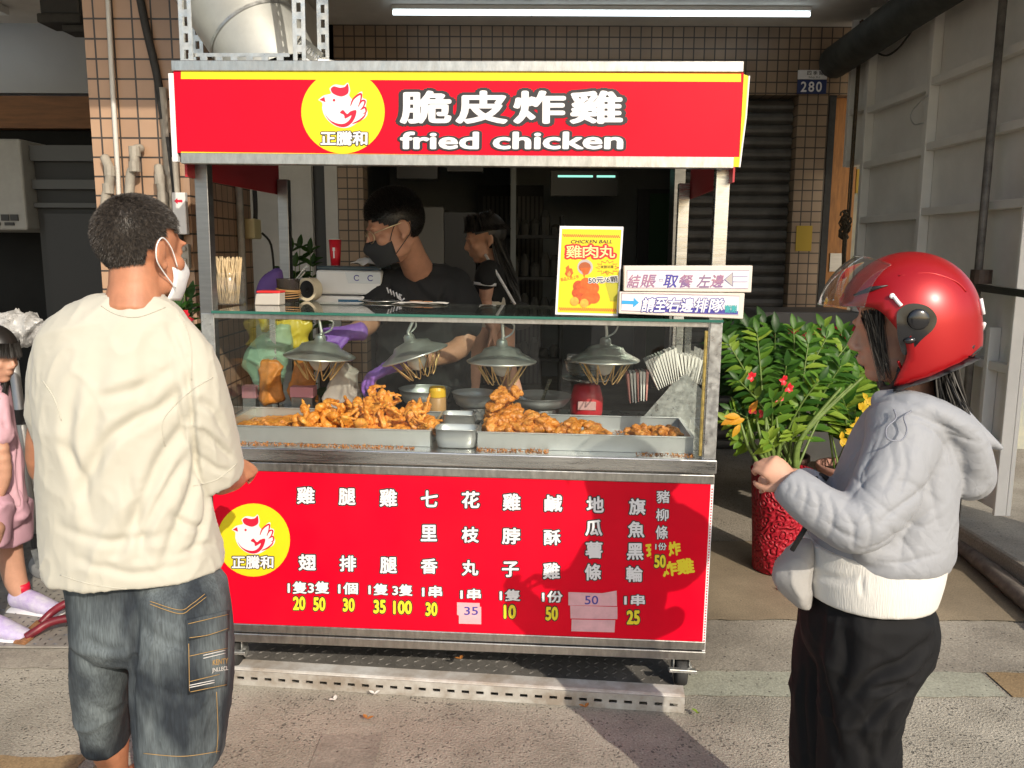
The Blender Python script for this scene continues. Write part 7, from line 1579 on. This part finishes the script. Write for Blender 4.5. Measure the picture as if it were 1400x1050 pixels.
# things at the left end of the case
def soft_bag(name, label, pts, m, seed, ry=.05, yl=.5):
    o = cthing(name, label, 'bag', cl(pts[0][0], pts[0][1], yl).x, yl, cl(pts[0][0], pts[0][1], yl).z); mb = MB()
    loft(mb, refine([(CARTM @ ((cl(a, y, yl)+cl(b, y, yl))/2), (cl(b, y, yl)-cl(a, y, yl)).length/2, ry*f) for a, b, y, f in pts[1:]], 3), 24); me = union(mb, .006, 2, 'bag'); folds(me, [], [((11, 11, 8), .016), ((26, 26, 20), .006)], seed)
    me.transform(o.matrix_world.inverted()); return link(name+'_body', me, m, o, True)
M['green_bag'] = mat('green_film', (.40, .58, .42), .35, alpha=.65); M['yellow_bag'] = mat('yellow_film', (.70, .52, .06), .35, alpha=.9); M['ice_bag'] = mat('clear_film', (.62, .54, .50), .3, alpha=.55)
soft_bag('green_plastic_bag', 'crumpled pale green plastic bag at the left rear of the case', [(360, 530), (372, 398, 450, .7), (342, 402, 470, 1), (334, 392, 495, 1), (348, 385, 525, .8), (352, 380, 540, .7)], M['green_bag'], 2, yl=.58)
soft_bag('yellow_plastic_bag', 'bright yellow plastic bag above the green bag at the left rear of the case', [(390, 470), (352, 422, 436, 1), (358, 424, 448, 1), (372, 420, 462, .8), (395, 425, 472, .6)], M['yellow_bag'], 4, yl=.64)
soft_bag('clear_food_bag', 'clear plastic bag with pale food held behind the left heap', [(468, 555), (460, 482, 500, .6), (452, 490, 520, .9), (444, 496, 545, 1), (442, 498, 560, .9)], M['ice_bag'], 6, yl=.47)
M['orange_food'] = mat('orange_food', (.60, .20, .03), .5, var=.4, vscale=20, bump=.2, bscale=50)
for px, w, lb in ((371, 22, 'tall orange snack packet at the left rear of the case'), (415, 26, 'orange snack packet under the left heat lamp')):
    soft_bag('snack_packet', lb, [(px, 545), (px-w*.5, px+w*.5, 495, .5), (px-w*.65, px+w*.65, 520, .8), (px-w*.7, px+w*.7, 546, .8)], M['orange_food'], px, .035, .53)
def pbox(label, a, b, yl, d, m, name='pink_box'):
    p, q = cl(*a, yl), cl(*b, yl); o = cthing(name, label, 'box', (p.x+q.x)/2, yl+d/2, min(p.z, q.z)); mb = MB(); mb.b2((-(q.x-p.x)/2, -d/2, 0), ((q.x-p.x)/2, d/2, abs(p.z-q.z))); mb.build('carton', m, o, bevel=.002); z = min(p.z, q.z)-CT_
    if z > .004: mb = MB(); mb.b2((-(q.x-p.x)/2*.9, -d/2*.9, -z+.0008), ((q.x-p.x)/2*.9, d/2*.9, -.0008)); mb.build('riser', M['dark_steel'], o)
M['pinkbox'] = mat('pink_card', (.62, .25, .30), .6)
pbox('pink carton behind the tray at the left of the case', (396, 529), (428, 544), .46, .06, M['pinkbox']); pbox('smaller dull pink carton at the far left of the case', (330, 528), (350, 545), .50, .05, mat('dull_pink', (.40, .17, .20), .6))

# ------------------------------------------------------------------ poster stand and light-box signs on the right of the glass top
yp = .02; z0 = GT+.0005
ps = cthing('chicken_ball_poster', 'yellow chicken ball price poster in a white acrylic stand on the glass top', 'poster', 0, 0, 0)
Lq = Letters(lambda px, py: cl(px, py, yp), yp)
cn = [cl(765.5, 307, yp), cl(852.5, 308, yp), cl(845, 430, yp), cl(759, 428, yp)]
dzp = z0-min(cn[2].z, cn[3].z)
mb = MB(); f = [(v.x, yp, v.z) for v in cn]; bk = [(v.x, yp+.012, v.z) for v in cn]; mb.add(f+bk, [(0, 1, 2, 3), (7, 6, 5, 4), (0, 4, 5, 1), (1, 5, 6, 2), (2, 6, 7, 3), (3, 7, 4, 0)]); pbd = mb.build('acrylic_board', M['white_vinyl'], ps)
mb = MB(); mb.b2((cn[3].x, yp-.008, z0-dzp-.004), (cn[2].x, yp+.06, z0-dzp)); mb.build('foot', M['jar_glass'], ps)
ps.matrix_world = CARTM @ Matrix.Translation((0, 0, dzp+.004))
W2 = lambda x, y: (740+x/4.667, 290+y/4.667)
def ptext(key, t, x0, y0, x1, y1, b=.0, l=.001, **k): a, b_ = W2(x0, y0), W2(x1, y1); Lq.put(key, t, (a[0], a[1], b_[0], b_[1]), b, l, **k)
Lq.poly('yellow_poster', [W2(133, 98), W2(512, 103), W2(480, 640), W2(104, 630)], .0006); M['yellow_poster'] = mat('poster_yellow', (.82, .62, .015), .5)
for row, (ya, yb, xa, xb) in enumerate(((131, 148, 138, 502), (599, 618, 114, 482))):
    for r2 in range(2):
        for i in range(30):
            u0, u1 = (i+(r2 % 2)*.5)/30, (i+.5+(r2 % 2)*.5)/30
            if u1 > 1: continue
            y_a = ya+(yb-ya)*r2/2; y_b = ya+(yb-ya)*(r2+1)/2; s_ = 8
            Lq.poly('red_ink', [W2(xa+(xb-xa)*u0, y_a+s_*u0), W2(xa+(xb-xa)*u1, y_a+s_*u1), W2(xa+(xb-xa)*u1, y_b+s_*u1), W2(xa+(xb-xa)*u0, y_b+s_*u0)], .0012)
ptext('black_ink', 'CHICKEN BALL', 190, 168, 455, 190, .012, .0015, slant=.25)
M['red_poster'] = mat('poster_red', (.72, .02, .03), .5); M['pale_yellow'] = mat('pale_yellow_ink', (.86, .74, .30), .5)
for t, x0_, x1_ in (('雞', 160, 258), ('肉', 266, 362), ('丸', 370, 470)): ptext('red_poster', t, x0_, 204, x1_, 282, .14, .0015); ptext('pale_yellow', t, x0_, 204, x1_, 282, .012, .0026)
M['bowl_grey'] = mat('print_grey', (.46, .42, .40), .5); M['sauce'] = mat('print_sauce', (.40, .10, .03), .5); M['ball_a'] = mat('print_ball', (.72, .13, .02), .5, var=.3, vscale=60); M['ball_b'] = mat('print_ball_light', (.80, .42, .06), .5, var=.3, vscale=60)
c_ = W2(280, 342); Lq.disc('bowl_grey', c_, 10.6, .0014); Lq.disc('sauce', W2(278, 342), 8.2, .0019, n=24, ry=7); Lq.poly('ball_a', [W2(248, 348), W2(318, 345), W2(300, 385), W2(280, 390), W2(276, 412), W2(268, 388)], .0023)
Lq.poly('ball_a', [W2(*q_) for q_ in [(150, 385), (160, 360), (155, 345), (175, 328), (180, 350), (196, 350), (205, 380), (190, 402), (165, 402)]], .0014); Lq.poly('ball_b', [W2(*q_) for q_ in [(165, 395), (168, 378), (182, 366), (190, 385), (182, 400)]], .0019)
star = []; 
for i in range(24):
    a = 2*math.pi*i/24; r_ = (75, 48) if i % 2 == 0 else (50, 30); star.append(W2(422+r_[0]*math.cos(a), 345+r_[1]*math.sin(a)))
Lq.stroke('red_ink', star, .9, .0014, closed=True); ptext('black_ink', '椒鹽胡蘿', 378, 330, 462, 350, 0, .0014); ptext('black_ink', '1包', 398, 362, 432, 384, 0, .0014)
ptext('red_ink', '新品火熱上市', 124, 400, 240, 424, 0, .0014, rot=.18)
for k, (x, y, r_) in enumerate([(240, 465, 38), (285, 445, 36), (330, 475, 40), (225, 505, 30), (285, 500, 42), (335, 535, 40), (240, 540, 36), (290, 550, 38), (212, 560, 28), (275, 572, 28)]): Lq.disc('ball_b' if k in (8, 9) else ('ball_a' if k % 3 else 'ball_c'), W2(x, y), r_/4.667, .0014+.00018*k, n=20)
M['ball_c'] = mat('print_ball_deep', (.60, .09, .02), .5, var=.3, vscale=60)
Lq.poly('dull_yellow', [W2(408, 445), W2(495, 432), W2(482, 560), W2(440, 562)], .0010); M['dull_yellow'] = mat('olive_print', (.45, .42, .03), .5)
Lq.out('50元/6顆', (W2(302, 404)[0], W2(0, 404)[1], W2(488, 0)[0], W2(0, 442)[1]), 'black_ink', 'white_vinyl', .015, .09, lift=.0034, rot=.05)
Lq.build(pbd, {'yellow_poster': 'poster_ground', 'red_ink': 'red_marks', 'black_ink': 'lettering', 'red_poster': 'title_ground', 'pale_yellow': 'title_lettering', 'bowl_grey': 'printed_bowl', 'sauce': 'printed_sauce', 'ball_a': 'printed_ball', 'ball_b': 'printed_ball', 'ball_c': 'printed_ball', 'white_vinyl': 'lettering_outline', 'dull_yellow': 'printed_patch'})
M['signbox'] = mat('sign_box_cream', (.70, .63, .56), .6, var=.08, vscale=10); M['signface'] = mat('sign_face', (.74, .70, .72), .5)
def lightbox(label, c4, yl, d, draw):
    p = [cl(x, y, yl) for x, y in c4]; o = cthing('box_sign', label, 'sign', 0, 0, 0); mb = MB(); mb.add([(v.x, yl, v.z) for v in p]+[(v.x, yl+d, v.z) for v in p], [(0, 1, 2, 3), (7, 6, 5, 4), (0, 4, 5, 1), (1, 5, 6, 2), (2, 6, 7, 3), (3, 7, 4, 0)]); bx = mb.build('box', M['signbox'], o, bevel=.003)
    L_ = Letters(lambda px, py: cl(px, py, yl), yl); draw(L_); L_.build(bx, {'signface': 'face', 'violet_ink': 'lettering', 'blue_ink': 'lettering', 'cyan_ink': 'arrow', 'white_vinyl': 'lettering_highlight', 'teal_ink': 'small_lettering', 'bowl_grey': 'arrow', 'pinkline': 'border_line'}); return o
M['pinkline'] = mat('border_violet', (.25, .16, .28), .6)
Q = lambda x, y: (740+x/4.667, 290+y/4.667)
def d_up(L_):
    L_.poly('signface', [Q(545, 368), Q(1330, 370), Q(1322, 490), Q(545, 486)], .0006); L_.stroke('pinkline', [Q(548, 371), Q(1327, 373), Q(1319, 487), Q(548, 483)], .7, .0012, closed=True)
    for t, x0_, x1_, k in (('結', 555, 628, 'violet_ink'), ('賬', 640, 730, 'violet_ink'), ('取', 785, 870, 'blue_ink'), ('餐', 880, 965, 'violet_ink'), ('左', 1000, 1078, 'pinkline'), ('邊', 1085, 1165, 'violet_ink')):
        a, b_ = Q(x0_, 400), Q(x1_, 480); L_.put(k, t, (a[0], a[1], b_[0], b_[1]), .02, .0014, slant=.25)
    L_.stroke('blue_ink', [Q(752, 428), Q(776, 428), Q(776, 440), Q(752, 440)], .6, .0014, closed=True)
    L_.poly('bowl_grey', [Q(1168, 430), Q(1222, 384), Q(1222, 474)], .0014); L_.stroke('blue_ink', [Q(1168, 430), Q(1222, 384), Q(1222, 474)], .8, .002, closed=True)
    for y in (412, 445): L_.stroke('blue_ink', [Q(1224, y), Q(1316, y)], .7, .0014)
def d_lo(L_):
    L_.poly('signface', [Q(512, 525), Q(1262, 535), Q(1258, 655), Q(508, 628)], .0006); L_.stroke('pinkline', [Q(514, 515), Q(1264, 536), Q(1258, 656), Q(510, 628)], .7, .0012, closed=True)
    L_.poly('blue_ink', [Q(640, 612), Q(780, 600), Q(930, 612), Q(1080, 610), Q(1255, 632), Q(1255, 652), Q(900, 642), Q(640, 632)], .0011)
    L_.poly('cyan_ink', [Q(514, 563), Q(590, 566), Q(590, 545), Q(624, 578), Q(586, 608), Q(586, 588), Q(512, 586)], .0016)
    for t, x0_, x1_ in (('請', 645, 722), ('至', 728, 795), ('右', 805, 882), ('邊', 890, 970), ('排', 985, 1060), ('隊', 1075, 1160)):
        a, b_ = Q(x0_, 548+(x0_-640)*.01), Q(x1_, 634+(x0_-640)*.01); L_.out(t, (a[0], a[1], b_[0], b_[1]), 'white_vinyl', 'blue_ink', .02, .075, lift=.0022, slant=.2)
    for t, x0_ in (('謝', 1172), ('謝', 1212)): a, b_ = Q(x0_, 592), Q(x0_+36, 640); L_.put('teal_ink', t, (a[0], a[1], b_[0], b_[1]), .03, .0022)
lightbox('long white hand-lettered box sign on top, with a grey arrow pointing left', [Q(528, 342), Q(1350, 341), Q(1340, 513), Q(526, 505)], -.015, .05, d_up)
lightbox('lower hand-lettered box sign with a blue arrow pointing right, under the other sign', [Q(498, 508), Q(1299, 517), Q(1288, 682), Q(494, 648)], -.012, .05, d_lo)
# ------------------------------------------------------------------ potted plants right of the cart
def leaf_mat(name, c1, c2, rough=.32):
    m = mat(name, c1, rough+.1, spec=.35, bump=.15, bscale=40); n, b = nodes(m); oi = n.nodes.new('ShaderNodeNewGeometry'); r = n.nodes.new('ShaderNodeValToRGB'); r.color_ramp.elements[0].color = (*c1, 1); r.color_ramp.elements[1].color = (*c2, 1); n.links.new(oi.outputs['Random Per Island'], r.inputs[0]); n.links.new(r.outputs[0], b.inputs['Base Color'])
    o = n.nodes['Material Output']; tl = n.nodes.new('ShaderNodeBsdfTranslucent'); tl.inputs[0].default_value = (c2[0]*1.6, c2[1]*1.6, c2[2]*.8, 1); mx = n.nodes.new('ShaderNodeMixShader'); mx.inputs[0].default_value = .22; n.links.new(b.outputs[0], mx.inputs[1]); n.links.new(tl.outputs[0], mx.inputs[2]); n.links.new(mx.outputs[0], o.inputs[0]); return m
M['leaf'] = leaf_mat('leaf_green', (.015, .062, .010), (.085, .20, .026), .34); M['leaf_dark'] = leaf_mat('leaf_dark', (.012, .045, .010), (.04, .11, .018)); M['leaf_light'] = leaf_mat('leaf_light', (.09, .20, .02), (.26, .36, .05), .4); M['leaf_orange'] = leaf_mat('leaf_orange', (.55, .20, .02), (.70, .42, .03), .45); M['leaf_yellow'] = leaf_mat('leaf_yellow', (.60, .38, .02), (.75, .55, .05), .45)
M['stem'] = mat('plant_stem', (.13, .20, .045), .5, var=.3, vscale=30); M['petal'] = mat('red_bow', (.60, .01, .025), .4)
def leaf(mb, base, d, up, L, w, fold=.18, droop=.25):
    d = d.normalized(); s = d.cross(up); s = s.normalized() if s.length > 1e-4 else d.orthogonal().normalized(); u = s.cross(d).normalized(); pr = [(0, .06), (.18, .62), (.42, 1.0), (.68, .82), (.88, .40), (1.0, .02)]; vs = []
    for t, k in pr:
        c = base+d*(L*t)-u*(droop*L*t*t); h = w*k/2; vs += [c-s*h+u*h*fold*2, c, c+s*h+u*h*fold*2]
    mb.add(vs, [(3*i+j, 3*i+j+1, 3*i+j+4, 3*i+j+3) for i in range(len(pr)-1) for j in (0, 1)])
def zz(stems, leaves, root, tip, rr, n=9, L=.085, w=.034, r=.008, bend=.1, start=.30, mb_alt=None):
    """an upright stem with paired leaflets"""
    root, tip = Vector(root), Vector(tip); mid = root.lerp(tip, .55)+Vector((0, 0, bend)); P = catmull([root, mid, tip], 8); stems.tube(P, [r*(1-.7*i/(len(P)-1)) for i in range(len(P))], 7)
    for i in range(n):
        t = start+(1-start)*i/(n-1); k = min(int(t*(len(P)-1)), len(P)-2); c = P[k].lerp(P[k+1], t*(len(P)-1)-k); tg = (P[k+1]-P[k]).normalized(); sd = tg.cross(Vector((rr.uniform(-.3, .3), -1, .2))).normalized(); sc = (.65+.5*math.sin(math.pi*min(1, .15+t*.8)))
        for s in (-1, 1):
            d = (sd*s*.85+tg*.6+Vector((rr.uniform(-.25, .25), rr.uniform(-.25, .25), rr.uniform(-.1, .2)))); leaf(mb_alt if mb_alt and rr.random() < .25 else leaves, c, d, Vector((rr.uniform(-.4, .4), -.5, .9)), L*sc*rr.uniform(.8, 1.15), w*sc*rr.uniform(.85, 1.1), droop=rr.uniform(.1, .4))
    leaf(leaves, P[-1], (P[-1]-P[-2]), Vector((0, -1, .3)), L*.8, w*.8)
pot_o = atz(1060, 790, .012); PYc = pot_o.y+.13
plant = thing('potted_plant', 'leafy green plant with orange lower leaves in a tall embossed red pot', 'potted plant', (at(1066, 720, PYc).x, PYc, .012)); PL = Vector(plant.location)
zr_ = at(1062, 642, PYc).z-.012
prof = [(.118, 0), (.124, .004), (.130, zr_*.3), (.140, zr_*.66), (.142, zr_*.67), (.141, zr_*.69), (.150, zr_*.97), (.154, zr_), (.146, zr_), (.140, zr_*.9)]
mb = MB(); mb.lathe(prof, n=40, capb=True)
pm = mat('red_embossed', (.36, .008, .022), .5, spec=.4); n, b = nodes(pm); tc = n.nodes.new('ShaderNodeTexCoord'); vo = n.nodes.new('ShaderNodeTexVoronoi'); vo.inputs['Scale'].default_value = 34; vo.feature = 'SMOOTH_F1'; n.links.new(tc.outputs['Object'], vo.inputs['Vector']); wv = n.nodes.new('ShaderNodeMath'); wv.operation = 'SINE'; ml = n.nodes.new('ShaderNodeMath'); ml.operation = 'MULTIPLY'; ml.inputs[1].default_value = 16; n.links.new(vo.outputs['Distance'], ml.inputs[0]); n.links.new(ml.outputs[0], wv.inputs[0])
bp = n.nodes.new('ShaderNodeBump'); bp.inputs['Strength'].default_value = 1; bp.inputs['Distance'].default_value = .0045; n.links.new(wv.outputs[0], bp.inputs['Height']); n.links.new(bp.outputs[0], b.inputs['Normal'])
mb.build('pot', pm, plant, smooth=True)
mb = MB(); mb.lathe([(.139, zr_*.90), (.001, zr_*.93)], n=30); mb.build('soil', mat('soil', (.05, .035, .025), .95, bump=.5, bscale=60), plant)
rr = random.Random(21); st, lv, lt_, od = MB(), MB(), MB(), MB()
R0 = lambda dx, dy: Vector((dx, dy, zr_*.9)); T0 = lambda px, py, d=0.0: at(px, py, PYc+d)-PL
for px, py, d, n_, L in ((996, 470, .05, 12, .085), (1010, 520, -.05, 9, .08), (1035, 455, .12, 12, .10), (1085, 450, .10, 12, .10), (1075, 500, -.16, 9, .10), (1105, 470, .02, 10, .10), (1130, 462, .12, 11, .11), (1150, 500, .0, 9, .11), (1000, 560, .0, 8, .08), (1160, 470, .2, 11, .11), (1120, 520, -.08, 8, .10), (1020, 480, .2, 12, .09), (1055, 545, -.2, 6, .09), (1145, 540, .1, 8, .10)):
    a = rr.uniform(0, 6.28); zz(st, lv, R0(.08*math.cos(a), .08*math.sin(a)), T0(px, py, d), rr, n_, L, L*.42, bend=.06, start=.34, mb_alt=lt_)
for px, py, d in ((995, 575, -.05), (1010, 600, -.1), (1085, 590, -.16), (1050, 600, -.18)):
    zz(st, lt_, R0(rr.uniform(-.06, .06), rr.uniform(-.06, .06)), T0(px, py, d), rr, 4, .085, .04, bend=.03, start=.6)
# bare thick stalks leaning right and at the rim
for px, py in ((1165, 525), (1150, 530), (1180, 515)): P = catmull([R0(.05, -.07), T0(1095, 600, -.12), T0(px, py, -.1)], 8); st.tube(P, [.016-.010*i/(len(P)-1) for i in range(len(P))], 8)
for px in (1030, 1042, 1055, 1048, 1066, 1022): P = [R0(rr.uniform(-.09, .03), rr.uniform(-.11, -.04)), T0(px, 610, -.12), T0(px-rr.uniform(0, 14), 570, -.13)]; st.tube(P, [.011, .009, .005], 7)
for bx, by, L, w, dx, dz in ((1012, 570, .075, .034, -1, .15), (1018, 573, .075, .034, -.9, -.2), (1005, 572, .07, .034, -1, -.35), (1012, 580, .07, .03, -.5, -.8), (1024, 565, .07, .034, .3, .6)): leaf(od, T0(bx, by, -.14), Vector((dx, -.2, dz)), Vector((.1, -.8, .6)), L, w)
st.build('stems', M['stem'], plant, smooth=True); lv.build('leaves', M['leaf'], plant, smooth=True, fix=False); lt_.build('pale_leaves', M['leaf_light'], plant, smooth=True, fix=False); od.build('orange_leaves', M['leaf_orange'], plant, smooth=True, fix=False)
for k, (px, py) in enumerate(((1078, 530), (1072, 520), (1030, 560), (1042, 565), (1064, 545), (1028, 515))):
    q = T0(px, py, -.14); o = MB()
    for j in range(5): a = rr.uniform(0, 6.28); leaf(o, q, Vector((math.cos(a), -.4, math.sin(a))), Vector((0, -1, 0)), .025, .019)
    o.build('red_bow', M['petal'], plant, smooth=True, fix=False)
def bush(label, px, Y, prad, pz, tips, lm, L, n_, seed, potm, alt=None, flowers=(), fm=None, group=None):
    c = at(px, 600, Y); o = thing('potted_plant', label, 'potted plant', (c.x, Y, .012)); loc = Vector(o.location); rr = random.Random(seed)
    mb = MB(); mb.lathe([(prad*.78, 0), (prad*.82, .004), (prad, pz*.93), (prad*1.07, pz*.94), (prad*1.07, pz), (prad*.96, pz), (prad*.94, pz*.9)], n=32, capb=True); mb.build('pot', potm, o, smooth=True); mb = MB(); mb.lathe([(prad*.93, pz*.9), (.001, pz*.92)], n=24); mb.build('soil', bpy.data.materials['soil'], o)
    st, lv = MB(), MB(); lt2 = MB()
    for px_, py_, d in tips: a = rr.uniform(0, 6.28); zz(st, lv, (prad*.5*math.cos(a), prad*.5*math.sin(a), pz*.9), at(px_, py_, Y+d)-loc, rr, n_, L, L*.42, r=.006, bend=.05, start=.3, mb_alt=lt2)
    st.build('stems', M['stem'], o, smooth=True); lv.build('leaves', lm, o, smooth=True, fix=False)
    if lt2.v: lt2.build('pale_leaves', alt or M['leaf_light'], o, smooth=True, fix=False)
    if flowers:
        fl = MB()
        for px_, py_ in flowers:
            q = at(px_, py_, Y-.15)-loc
            for j in range(5): a = rr.uniform(0, 6.28); leaf(fl, q, Vector((math.cos(a), -.5, math.sin(a))), Vector((0, -1, 0)), .042, .026)
        fl.build('yellow_leaves', fm, o, smooth=True, fix=False)
    return o
M['clay'] = mat('pale_clay', (.42, .22, .17), .7, var=.2, vscale=8)
bush('bushy plant with yellow lower leaves in a pale clay pot behind the red pot', 1160, 4.45, .15, .42, [(1100, 455, 0), (1125, 450, .1), (1150, 455, 0), (1175, 460, .1), (1190, 490, 0), (1200, 520, .05), (1170, 520, -.1), (1140, 500, -.1), (1115, 500, -.1), (1205, 545, .0), (1150, 540, -.15), (1185, 560, -.1)], M['leaf'], .12, 10, 5, M['clay'], None, [(1178, 560), (1185, 545), (1190, 575), (1172, 580), (1165, 590), (1150, 600), (1182, 590)], M['leaf_yellow'])
bush('dark broad-leaved plant half hidden behind the cart corner', 1072, 4.75, .14, .40, [(985, 455, 0), (1000, 440, .1), (1022, 448, 0), (1045, 445, .05), (1060, 455, 0), (1010, 490, -.1), (1035, 500, -.1), (990, 510, 0), (1070, 480, 0), (1085, 500, .05)], M['leaf_dark'], .15, 9, 9, mat('dark_pot', (.08, .04, .03), .6), M['leaf'])
pb_ = at(246, 425, 3.45)
bush('small dark plant with red bows at the foot of the pillar behind the cart', 246, 3.32, .09, .25, [(238, 402, 0), (252, 398, 0), (262, 408, .05), (228, 418, 0), (246, 420, -.05), (258, 430, 0)], M['leaf_dark'], .09, 7, 13, mat('dark_pot2', (.10, .05, .04), .6), M['leaf'], [(246, 432), (252, 438)], M['petal'])
bush('dark leafy plant seen behind the glass top left of the white machine', 410, 4.6, .13, .40, [(398, 345, 0), (410, 340, .05), (424, 345, 0), (404, 365, -.1), (428, 365, 0), (390, 372, 0)], M['leaf_dark'], .10, 8, 17, mat('dark_pot3', (.06, .05, .05), .6), M['leaf_dark'])
# purple cloth hung on the rear post
o = thing('purple_cloth', 'crumpled purple cloth hanging at the rear left post of the cart', 'cloth', mat=CARTM @ Matrix.Translation(cl(368, 395, .80))); mb = MB(); loft(mb, refine([(CARTM @ cl(378, 372, .80), .02, .02), (CARTM @ cl(370, 385, .80), .05, .03), (CARTM @ cl(366, 400, .80), .055, .03), (CARTM @ cl(364, 418, .80), .045, .025)], 3), 20); me = union(mb, .006, 2, 'cloth'); folds(me, [], [((12, 12, 8), .014)], 41); me.transform(o.matrix_world.inverted()); link('cloth_body', me, mat('purple_cloth_m', (.13, .07, .26), .8), o, True)

# ------------------------------------------------------------------ things on the ground at the left
pl_ = thing('tread_plate', 'grey steel tread plate lying on the pavement under the child', 'floor plate', (-2.6, 3.75, 0))
mb = MB(); mb.b2((-1.2, -.62, .009), (.95, .75, .016)); mb.build('plate', mat('plate_grey', (.30, .28, .25), .6, var=.35, vscale=5), pl_)
mb = MB()
for i in range(54):
    for j in range(34):
        if i*.04-1.2 < -.35 and j < 0: continue
        u, v = -1.18+i*.04, -.60+j*.04; s = (i+j) % 2; a, b = (.012, .0035) if s else (.0035, .012); mb.add([(u-a, v, .0162), (u, v-b, .0162), (u+a, v, .0162), (u, v+b, .0162), (u, v, .0195)], [(0, 1, 4), (1, 2, 4), (2, 3, 4), (3, 0, 4)])
mb.build('tread', M['dark_steel'], pl_, fix=False)
tr = thing('folding_trolley', 'grey tube trolley on small caster wheels beside the child', 'trolley', (at(38, 600, 3.85).x, 3.85, 0)); tx = at(33, 560, 3.85)-Vector(tr.location)
M['alu'] = mat('dull_aluminium', (.50, .50, .49), .45, metal=.6)
for dx, dy in ((0, 0), (-.62, 0), (0, .5), (-.62, .5)):
    mb = MB(); mb.tube([(tx.x-.035+dx, dy, 1.18), (tx.x+.005+dx, dy, .17)], .022, 12); mb.build('post', M['alu'], tr, smooth=True)
    mb = MB()
    for z in (1.10, .80, .20): mb.tube([(tx.x-.035+dx+.04*(1.18-z-.035), dy, z+.035), (tx.x-.035+dx+.04*(1.18-z+.035), dy, z-.035)], .028, 12)
    mb.build('joint', M['black_plastic'], tr)
    w = thing('caster', None, None); w.parent = tr; w.location = (tx.x+.03+dx, dy-.02, .075); mb = MB(); mb.lathe([(.012, -.014), (.055, -.014), (.060, -.008), (.060, .008), (.055, .014), (.012, .014)], n=22, M=Matrix.Rotation(math.pi/2, 3, 'X'), capb=True, capt=True); mb.build('tyre', mat('grey_rubber', (.22, .22, .22), .6), w, smooth=True); mb = MB(); mb.bar((0, -.019, 0), (-.02, -.019, .09), .03, .003, (0, 1, 0)); mb.bar((0, .019, 0), (-.02, .019, .09), .03, .003, (0, 1, 0)); mb.lathe([(.03, -.0195), (.012, -.021), (.001, -.021)], n=16, M=Matrix.Rotation(math.pi/2, 3, 'X')); mb.build('fork', M['galv'], w)
mb = MB(); mb.tube([(tx.x-.035, 0, 1.17), (tx.x-.655, 0, 1.17), (tx.x-.655, .5, 1.17), (tx.x-.035, .5, 1.17)], .02, 10, closed=True); mb.b2((tx.x-.66, 0, .30), (tx.x-.02, .5, .32)); mb.build('frame', M['alu'], tr)
o = thing('white_plastic_bags', 'crumpled white plastic bags lying on the trolley behind the child', 'bag', at(15, 455, 4.0)); mb = MB(); P4 = lambda a, b, d=0: at(a, b, 4.0+d); loft(mb, refine([(P4(-60, 462), .10, .06), (P4(-20, 455), .14, .085), (P4(20, 450), .12, .075), (P4(48, 446), .07, .05)], 3), 26, up=(0, 0, 1)); me = union(mb, .009, 2, 'bags'); folds(me, [], [((11, 11, 11), .025), ((24, 24, 24), .012)], 44); me.transform(o.matrix_world.inverted() if False else Matrix.Translation(-o.location)); link('film', me, mat('white_film', (.60, .60, .60), .3, alpha=.6), o, False)
M['maroon'] = mat('maroon_paint', (.16, .012, .022), .4, var=.5, vscale=14); M['rust'] = mat('rusty_tip', (.30, .14, .06), .8, var=.5, vscale=40)
hs = thing('maroon_rod_fork', 'maroon bent steel rods with rusty flat tips on the ground left of the man', 'lifting fork', atz(60, 860, .04)); HL = Vector(hs.location); g = lambda x, y, z: atz(x, y, z)-HL
for pts, tips in (([(36, 871, .03), (50, 862, .05), (66, 852, .07), (88, 846, .08), (125, 842, .08)], [(26, 880, .02), (40, 868, .03)]), ([(56, 852, .03), (70, 838, .06), (88, 826, .09), (112, 818, .10), (140, 812, .10)], [(46, 861, .02), (58, 850, .03)])):
    mb = MB(); mb.tube(catmull([g(*p) for p in pts], 5), .017, 10); mb.build('rod', M['maroon'], hs, smooth=True); mb = MB(); mb.bar(g(*tips[0]), g(*tips[1]), .05, .012); mb.build('tip', M['rust'], hs)
# small litter on the pavement
M['litter_o'] = mat('dry_leaf', (.36, .14, .03), .7); M['litter_w'] = mat('litter_white', (.68, .66, .62), .7); rr = random.Random(77)
LT = [('small dry orange leaf scrap on the ground right of the red pot', 1068, 806, 'litter_o'), ('orange leaf scrap on the concrete in front of the ramp', 800, 968, 'litter_o'), ('pale paper scrap near the front of the ramp by the man', 512, 950, 'litter_w'), ('bright green scrap on the ground by the right ramp end', 954, 975, 'leaf_light'), ('small orange scrap on the pavement under the cart front', 502, 984, 'litter_o'), ('orange scrap lying on the ramp plate left of the middle', 630, 902, 'litter_o'), ('white scrap on the pavement left of the cement joint', 458, 958, 'litter_w'), ('small red scrap beside the grey pipe at the right', 1366, 805, 'petal')]
for lb, px, py, m_ in LT:
    z = .078 if 'ramp plate' in lb else .0135; q = atz(px, py, z); mb = MB(); a = rr.uniform(0, 3)
    for k in range(2): leaf(mb, Vector((0, 0, .002+.002*k)), Vector((math.cos(a+k*2), math.sin(a+k*2), .2)), Vector((0, 0, 1)), .024, .014, droop=-.1)
    o = mb.build('litter_scrap', M[m_], None, fix=False); o.location = q; tag(o, lb, 'litter')
